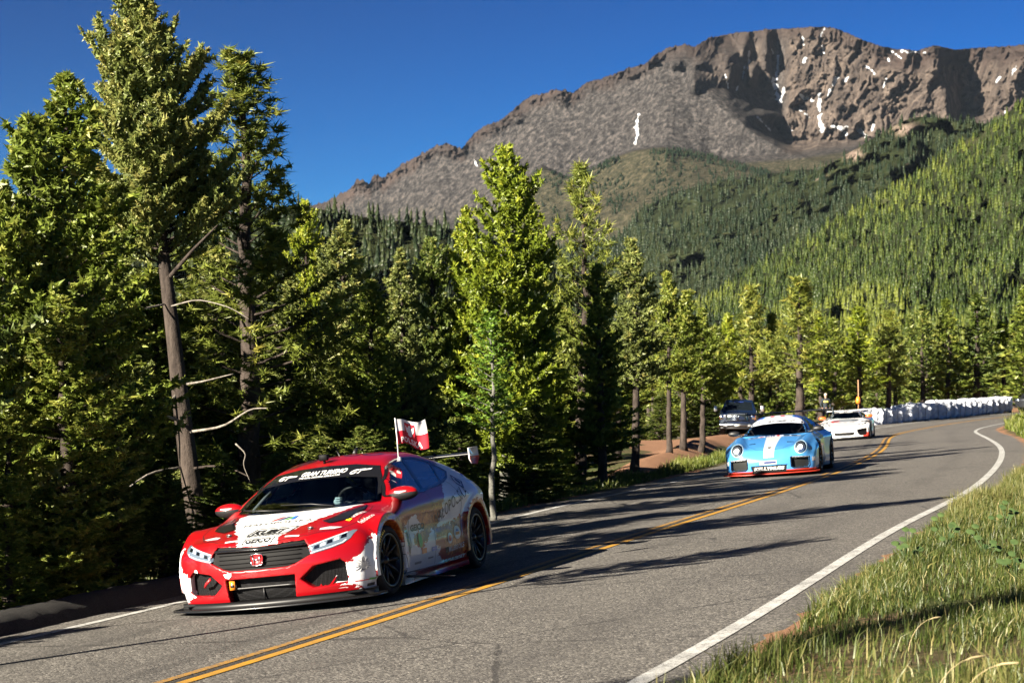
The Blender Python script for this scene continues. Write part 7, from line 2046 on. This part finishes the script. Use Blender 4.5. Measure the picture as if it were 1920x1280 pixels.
def build_dark_car():
    root = empty('parked_car', 'black car just entering at the right edge beside the bale wall', 'car')
    B = Body(lambda x, y, z: smax(pickup_sdf(x * 1.15, y * 1.05, z * 1.30 + .05), z - 1.5, .05), (-2.7, 0, .3), (2.7, 1.05, 1.55), .05)
    C = B.V[B.Q].mean(1); cn = B.N[B.Q].mean(1); hood = (C[:, 0] > 1.3) & (cn[:, 2] > .5)
    m = paint_plain('black_paint', (.01, .011, .013))
    for nm, k in (('bonnet', hood), ('body_shell', ~hood)): split_mesh(nm, B.V, B.Q, B.N, k, m, root)
    for s_ in (1, -1):
        b = MB(); b.box((2.36, .70 * s_, .78), (.05, .14, .07), bev=.02); b.obj('headlight', simple('lamp_reflector', (.62, .70, .78), .14, metal=1.0), root)
        for ax in (1.6, -1.5): wheel(root, ax, .80 * s_, .33, .22, .22, 5, STEEL, twin=False)
    B.patch('windscreen', [(-.68, 1.02), (-.6, 1.32), (.6, 1.32), (.68, 1.02)], 'front', simple('dark_window', (.006, .009, .012), .04, coat=1), root, .006, .12)
    place_car(root, DARKCAR[0], DARKCAR[1], DARKCAR[2])

COUPE = (5.86, 43.1, 14.5)
SPORTS = (13.6, 80.6, 12.6)
PICKUP = (12.3, 107.5, 9.0)
DARKCAR = (32.4, 121.0, 38.0)
build_coupe(); build_corvette(); build_pickup(); build_dark_car()

# ---------------------------------------------------------------- bale wall, bystander, grass, small plants
def build_bales():
    t = NT('white_plastic_wrap'); P = t.coord()
    n = t.noise(5, 5, .65, vec=P); w = t.noise(14, 5, .7, vec=t.mapping((1, 1, .4), vec=P))
    t.bsdf(t.mix(t.ramp(n, .35, .75), (.60, .62, .66), (.42, .46, .54)), t.math('ADD', .28, t.math('MULTIPLY', w, .25)), normal=t.bump(w, .7, .05), coat=.3)
    strap = simple('baling_strap', (.05, .06, .08), .6)
    meshes = []
    for k in range(5):
        def f(x, y, z, k=k):
            n_ = .045 * np.sin(x * 7 + k) * np.sin(y * 6 + k * 2) * np.sin(z * 8 + 1.3 * k) + .03 * np.sin(x * 15 + y * 11 + k) + .02 * np.sin(z * 19 - x * 13 + 2 * k)
            q = np.maximum(np.maximum(np.abs(x) - .58, np.abs(y) - .46), np.abs(z - .46) - .44)
            q = smax(smax(np.abs(x) - .58, np.abs(y) - .46, .12), np.abs(z - .46) - .44, .12)
            return q + n_
        V, Q = nets_any(f, (-.75, -.62, -.1), (.75, .62, 1.05), .05)
        meshes.append(mesh_np('bale', V, Q, t.m, True))
    sm = MB()
    for x_ in (-.25, .25):
        sm = MB(); sm.tube([(x_, -.50, .03), (x_, -.52, .46), (x_, -.48, .90), (x_, 0, .93), (x_, .48, .90), (x_, .52, .46), (x_, .50, .03)], .012, 4, cap=False)
        if x_ < 0: strap_a = sm.arrays()
        else: strap_b = sm.arrays()
    sa, sb = mesh_np('strap', *strap_a, strap), mesh_np('strap', *strap_b, strap)
    ORD = ['first', 'second', 'third', 'fourth', 'fifth', 'sixth', 'seventh', 'eighth', 'ninth', 'tenth', 'eleventh', 'twelfth', 'thirteenth', 'fourteenth', 'fifteenth', 'sixteenth', 'seventeenth', 'eighteenth', 'nineteenth', 'twentieth']
    rng = random.Random(3)
    # base line of the wall: pixel column, pixel row, distance
    us = [(1622, 797), (1640, 797), (1700, 788), (1760, 783), (1800, 779), (1844, 774), (1895, 769), (1960, 764)]
    ub = np.array(us, float); pts = []
    def at(u):
        v = np.interp(u, ub[:, 0], ub[:, 1]); s_ = None
        d = np.interp(u, [1622, 1700, 1800, 1900, 1960], [107, 110, 117, 126, 132]); return xt(u, d), d
    U = np.arange(1620, 1975, 1.0); XY = np.array([at(u) for u in U]); L = np.concatenate([[0], np.cumsum(np.hypot(*np.diff(XY, axis=0).T))])
    s = .6; k = 0
    while s < L[-1] and k < 20:
        i = np.searchsorted(L, s); i = min(i, len(U) - 2); x, y = XY[i]; t_ = XY[i + 1] - XY[i]; ang = math.atan2(t_[1], t_[0]); z = float(ground_z(x, y))
        vv = np.interp(U[i], ub[:, 0], ub[:, 1]); z = CAMZ + (YH - vv) / F * y
        e = empty('wrapped_bale', '%s white wrapped bale from the left end of the barrier wall' % ORD[k], 'bale', (x, y, z - .05), 'white wrapped bales walling the outside of the bend')
        e.rotation_euler = (rng.uniform(-.04, .04), rng.uniform(-.04, .04), ang - .80 + rng.uniform(-.22, .22)); sc = rng.uniform(.92, 1.06); e.scale = (sc, sc, sc * rng.uniform(.95, 1.08) * (.92 if k in (1, 2) else 1))
        link('wrapping', meshes[k % 5], e); link('strap', sa, e); link('strap', sb, e)
        s += 1.02 * sc + rng.uniform(-.02, .10); k += 1
    # a few lying on top at the left end
    for j, u in enumerate((1668,)):
        x, y = at(u)
    # thin tan tree trunk, with an added shape for its orange lower part
    x, y = xt(1609, 116), 116.0; z = float(ground_z(x, y))
    e = empty('tan_trunk', 'thin tan tree trunk with an added orange shape behind the white sports car', 'bole', (x, y, z))
    m = MB(); m.tube([(0, 0, 0), (.02, 0, 1.2), (.0, 0, 2.4)], .03, 6); m.obj('bole', simple('raw_wood', (.38, .22, .12), .8), e)
    m = MB(); m.lathe([(.001, 1.0), (.12, 1.02), (.14, 1.2), (.10, 1.4), (.001, 1.42)], 12, 2); m.obj('added_orange_part', ORANGEPRINT, e, True)

def build_person():
    x, y = xt(1548, 112), 112.0; z = float(ground_z(x, y))
    z = max(z, CAMZ + (YH - 806) / F * y)
    e = empty('person', 'bystander in dark clothes and pale cap standing between the pickup and the white car', 'person', (x, y, z))
    def leg(a, b, c):
        d = 9
        for s_ in (1, -1):
            q = smin(cap(a, b, c, (s_ * .09, 0, .92), (s_ * .11, -.01, .50), .085, .06), cap(a, b, c, (s_ * .11, -.01, .50), (s_ * .12, .02, .09), .058, .042), .03)
            q = smin(q, cap(a, b, c, (s_ * .12, .03, .05), (s_ * .14, -.14, .04), .045, .04), .03)
            d = np.minimum(d, q)
        return d
    def body(a, b, c):
        d = smin(cap(a, b, c, (0, 0, .95), (0, .01, 1.30), .135, .155), cap(a, b, c, (-.15, 0, 1.40), (.15, 0, 1.40), .07, .07), .08)
        for s_ in (1, -1):
            el = (s_ * .27, .02, 1.12); ha = (s_ * .22, -.16, .95)
            d = smin(d, smin(cap(a, b, c, (s_ * .19, 0, 1.40), el, .058, .046), cap(a, b, c, el, ha, .044, .03), .03), .04)
            for k in range(4): d = smin(d, cap(a, b, c, ha, (s_ * (.22 - .02 * k), -.21, .90 + .012 * k), .017, .011), .01)
        d = smin(d, leg(a, b, c), .06)
        d = smin(d, cap(a, b, c, (0, 0, 1.42), (0, -.01, 1.53), .05, .05), .03)
        h = smin(ell(a, b, c, (0, -.01, 1.64), (.078, .10, .118)), cap(a, b, c, (0, -.10, 1.63), (0, -.118, 1.61), .016, .014), .02)
        return smin(d, h, .02)
    V, Q = nets_any(body, (-.42, -.32, -.02), (.42, .25, 1.82), .02)
    C = V[Q].mean(1)
    dark = simple('dark_jacket', (.012, .018, .026), .8); skin = simple('skin', (.42, .26, .19), .55); jeans = simple('dark_trousers', (.02, .024, .034), .85); boots = simple('boots', (.02, .015, .012), .6)
    fm = np.where(C[:, 2] > 1.49, 1, np.where(C[:, 2] < .10, 3, np.where(C[:, 2] < .93, 2, 0))); fm = np.where((C[:, 2] < .965) & (C[:, 1] < -.13) & (C[:, 2] > .8), 1, fm)
    obj('body', V, Q, None, e, True, mats=[dark, skin, jeans, boots], fmat=fm)
    V, Q = nets_any(lambda a, b, c: np.maximum(ell(a, b, c, (0, -.005, 1.68), (.088, .108, .10)), 1.665 - c) if False else np.minimum(np.maximum(ell(a, b, c, (0, -.0, 1.67), (.09, .112, .105)), 1.672 - c), ell(a, b, c, (0, -.14, 1.678), (.07, .07, .012))), (-.15, -.25, 1.6), (.15, .2, 1.85), .018)
    obj('cap', V, Q, simple('pale_cap', (.55, .50, .40), .8), e, True)
    m = MB(); m.box((0, -.15, 1.30), (.13, .02, .05), bev=.012); m.obj('hi_vis_band', simple('yellow_band', (.62, .55, .12), .7), e)

def blades(P, h, w, lean, az, rng, curl=1.0):
    """grass blades: 5 points each."""
    n = len(P)
    d = np.stack([np.cos(az), np.sin(az), np.zeros(n)], -1); s = np.stack([-np.sin(az), np.cos(az), np.zeros(n)], -1)
    tw = rng.uniform(-1.2, 1.2, n); s = s * np.cos(tw)[:, None] + d * np.sin(tw)[:, None]
    m = P + d * (lean * .32 * h)[:, None] + np.stack([np.zeros(n), np.zeros(n), h * .58], -1)
    t = P + d * (lean * curl * h)[:, None] + np.stack([np.zeros(n), np.zeros(n), h * (1 - .28 * lean * curl)], -1)
    V = np.stack([P - s * w[:, None], P + s * w[:, None], m + s * (w * .75)[:, None], m - s * (w * .75)[:, None], t], 1).reshape(-1, 3)
    i = np.arange(n)[:, None] * 5
    return V, (i + np.array([[0, 1, 2, 3]])).reshape(-1, 4), (i + np.array([[3, 2, 4]])).reshape(-1, 3)

def grass_patch(name, label, s_rng, o_rng, n, hmean, seed, mat, wid=.004, dens=None, straw=.12, left=False):
    rng = np.random.default_rng(seed)
    s = rng.uniform(*s_rng, n); k = rng.uniform(0, 1, n) ** (1.25)
    o0, o1 = o_rng
    o = (o0 + (o1 - o0) * k) if not callable(o0) else o0(s) + (o1(s) - o0(s)) * k
    p = road_pt(s, o); x, y = p[:, 0], p[:, 1]
    uu = 960 + x / y * F; vv = YH + (CAMZ - ground_z(x, y) - .3) / y * F; vis = (uu > -60) & (uu < 2000) & (vv < 1330); x, y, s, o = x[vis], y[vis], s[vis], o[vis]; n = len(x)
    cl = fbm(x * 1.6, y * 1.6, seed=seed + 1); cl2 = fbm(x * .5, y * .5, seed=seed + 2)
    keep = rng.uniform(0, 1, n) < np.clip(.8 + cl * 1.0 + cl2 * .5, .12, 1) * (1 if dens is None else dens(s, o, cl2))
    x, y, cl, cl2, o, s = x[keep], y[keep], cl[keep], cl2[keep], o[keep], s[keep]; m = len(x)
    z = ground_z(x, y)
    h = hmean * rng.uniform(.35, 1.3, m) * (1 + .95 * cl) * (1 + .9 * cl2)
    h = np.clip(h, .03, None)
    az = rng.uniform(-3.14, 3.14, m) * .8 + .5; lean = np.abs(rng.normal(.5, .35, m))
    V, q, t = blades(np.stack([x, y, z - .015], -1), h, wid * rng.uniform(.6, 1.5, m), lean, az, rng)
    tint = np.clip(rng.normal(.34, .16, m) + .40 * cl2 + .2 * cl + (rng.uniform(0, 1, m) < straw) * .5, 0, 1)
    ob = obj(name, V, [q, t], mat, attrs={'tint': np.repeat(tint, 5)})
    return tag(ob, label, 'grass', kind='stuff')

def build_grass():
    GR = needle_material('grass_blades', (0.018, 0.036, 0.007), (0.082, 0.112, 0.022), (0.30, 0.26, 0.10), .42)
    GR2 = needle_material('lush_grass_blades', (0.026, 0.050, 0.006), (0.115, 0.150, 0.022), (0.26, 0.26, 0.07), .38)
    e0 = lambda s: EDGE_R(s) + .12
    bare = lambda s, o, c: 1 - .90 * np.clip(1.1 * np.exp(-((s - 4.6) / 1.9) ** 2 - ((o - 4.5) / .7) ** 2) + .8 * np.exp(-((s - 4.3) / 1.2) ** 2 - ((o - 5.6) / .6) ** 2) + .7 * np.exp(-((s - 9.5) / 1.2) ** 2 - ((o - 4.4) / .35) ** 2) + .6 * (c > .35), 0, 1)
    grass_patch('grass', 'tall grass on the bank at the bottom right of the picture', (-2, 31), (e0, lambda s: EDGE_R(s) + 4.6), 420000, .150, 1, GR, .0036, dens=bare)
    grass_patch('grass', 'grass along the far part of the bank on the right', (31, 62), (e0, lambda s: EDGE_R(s) + 5), 20000, .22, 2, GR2, .009)
    grass_patch('grass', 'bright grass clump on the inside of the bend', (62, 112), (lambda s: EDGE_R(s) + .3, lambda s: EDGE_R(s) + 9), 26000, .38, 3, GR2, .013)
    grass_patch('grass', 'sunlit grass strip between the road edge and the wood', (16, 62), (lambda s: EDGE_L(s) - .30, lambda s: EDGE_L(s) - np.interp(s, [16, 34, 40, 62], [2.6, 2.4, .95, 1.1])), 22000, .17, 4, GR2, .007)
    grass_patch('grass', 'sparse shaded grass behind the asphalt kerb', (-4, 19), (lambda s: EDGE_L(s) - .75, lambda s: EDGE_L(s) - 4.2), 16000, .15, 5, GR, .005)
    # tall dry stalks with drooping seed heads, each one a plant
    rng = random.Random(9); straw = simple('dry_stalk', (.38, .30, .16), .8, var=.2)
    G = 'dry seed stalks on the grass bank'
    for k in range(15):
        s_ = rng.uniform(1.5, 22); o_ = 3.9 + rng.uniform(.2, 3.2) ; p = road_pt(s_, o_); z = float(ground_z(p[0], p[1])); h = rng.uniform(.28, .55); a = rng.uniform(-.5, 1.2); l = rng.uniform(.2, .7) * h
        e = empty('grass_stalk', 'dry arching seed stalk standing out of the bank grass', 'grass stalk', (p[0], p[1], z), G)
        t = np.linspace(0, 1, 9); P = np.stack([math.cos(a) * l * t ** 2, math.sin(a) * l * t ** 2, h * (t - .35 * t ** 3)], -1)
        m = MB(); m.tube(P, np.linspace(.0022, .001, 9), 4); m.obj('stem', straw, e)
        m = MB(); m.tube(np.stack([np.interp(np.linspace(.8, 1.06, 5), t, P[:, c]) + (0 if c < 2 else 0) for c in range(3)], -1), [.0015, .004, .005, .0035, .001], 5); m.obj('seed_head', straw, e)
    # broad leaved weeds
    t = NT('weed_leaf'); t.bsdf(t.cramp(t.noise(12), [(.3, (.02, .045, .012)), (.7, (.07, .11, .03))]), .6); wl = t.m
    for k, (u, v, d) in enumerate(((1775, 1050, 17.5), (1885, 1010, 19), (1700, 1085, 16.5), (1850, 1105, 16), (1905, 1180, 14.5))):
        x, y = xt(u, d), d; z = float(ground_z(x, y)); e = empty('weed', 'low broad leaved weed among the bank grass', 'weed', (x, y, z), 'broad leaved weeds on the bank'); e['label'] = ['round leaved weed in the middle of the grass bank', 'round leaved weed near the right edge, upper one', 'dark weed on the road side of the grass bank', 'round leaved weed low on the bank', 'round leaved weed near the right edge, lowest one'][k]
        st = MB(); lf = MB()
        for j in range(9):
            a = j * 2.4 + k; h = rng.uniform(.10, .30); r = rng.uniform(.05, .16); top = np.array((math.cos(a) * r, math.sin(a) * r, h)); st.tube([(0, 0, 0), top * .5 + [0, 0, .03], top], .003, 4)
            n = 7; c = [top + np.array((math.cos(b) * .032, math.sin(b) * .032 * math.cos(.6), math.sin(b) * .02)) for b in np.linspace(0, 2 * math.pi, n, endpoint=False)]
            lf.add([top + [0, 0, .006]] + c, tris=[[0, 1 + q, 1 + (q + 1) % n] for q in range(n)])
        st.obj('stem', wl, e); o_ = lf.obj('foliage', wl, e); o_['kind'] = 'stuff'
    # fallen branches and stones by the kerb
    for k, pts in enumerate(([(20, 1125, 21), (70, 1090, 21.3), (125, 1100, 21.2)], [(65, 1165, 20), (95, 1130, 20.3), (150, 1105, 20.8)], [(120, 1118, 20.8), (165, 1085, 21.4), (200, 1110, 21.4)])):
        P = np.array([(xt(u, d), d, 0) for u, v, d in pts]); P[:, 2] = ground_z(P[:, 0], P[:, 1]) + np.array((.03, .16, .06))
        m = MB(); m.tube(np.stack([np.interp(np.linspace(0, 1, 7), np.linspace(0, 1, 3), P[:, c]) for c in range(3)], -1), np.linspace(.03, .012, 7), 6)
        tag(m.obj('fallen_branch', DEADWOOD, None, True), ['bare grey branch lying at the wood edge, left one', 'bare grey branch leaning up behind the kerb', 'bare grey branch lying behind the kerb nearest the red car'][k], 'branch')

build_bales(); build_person(); build_grass()
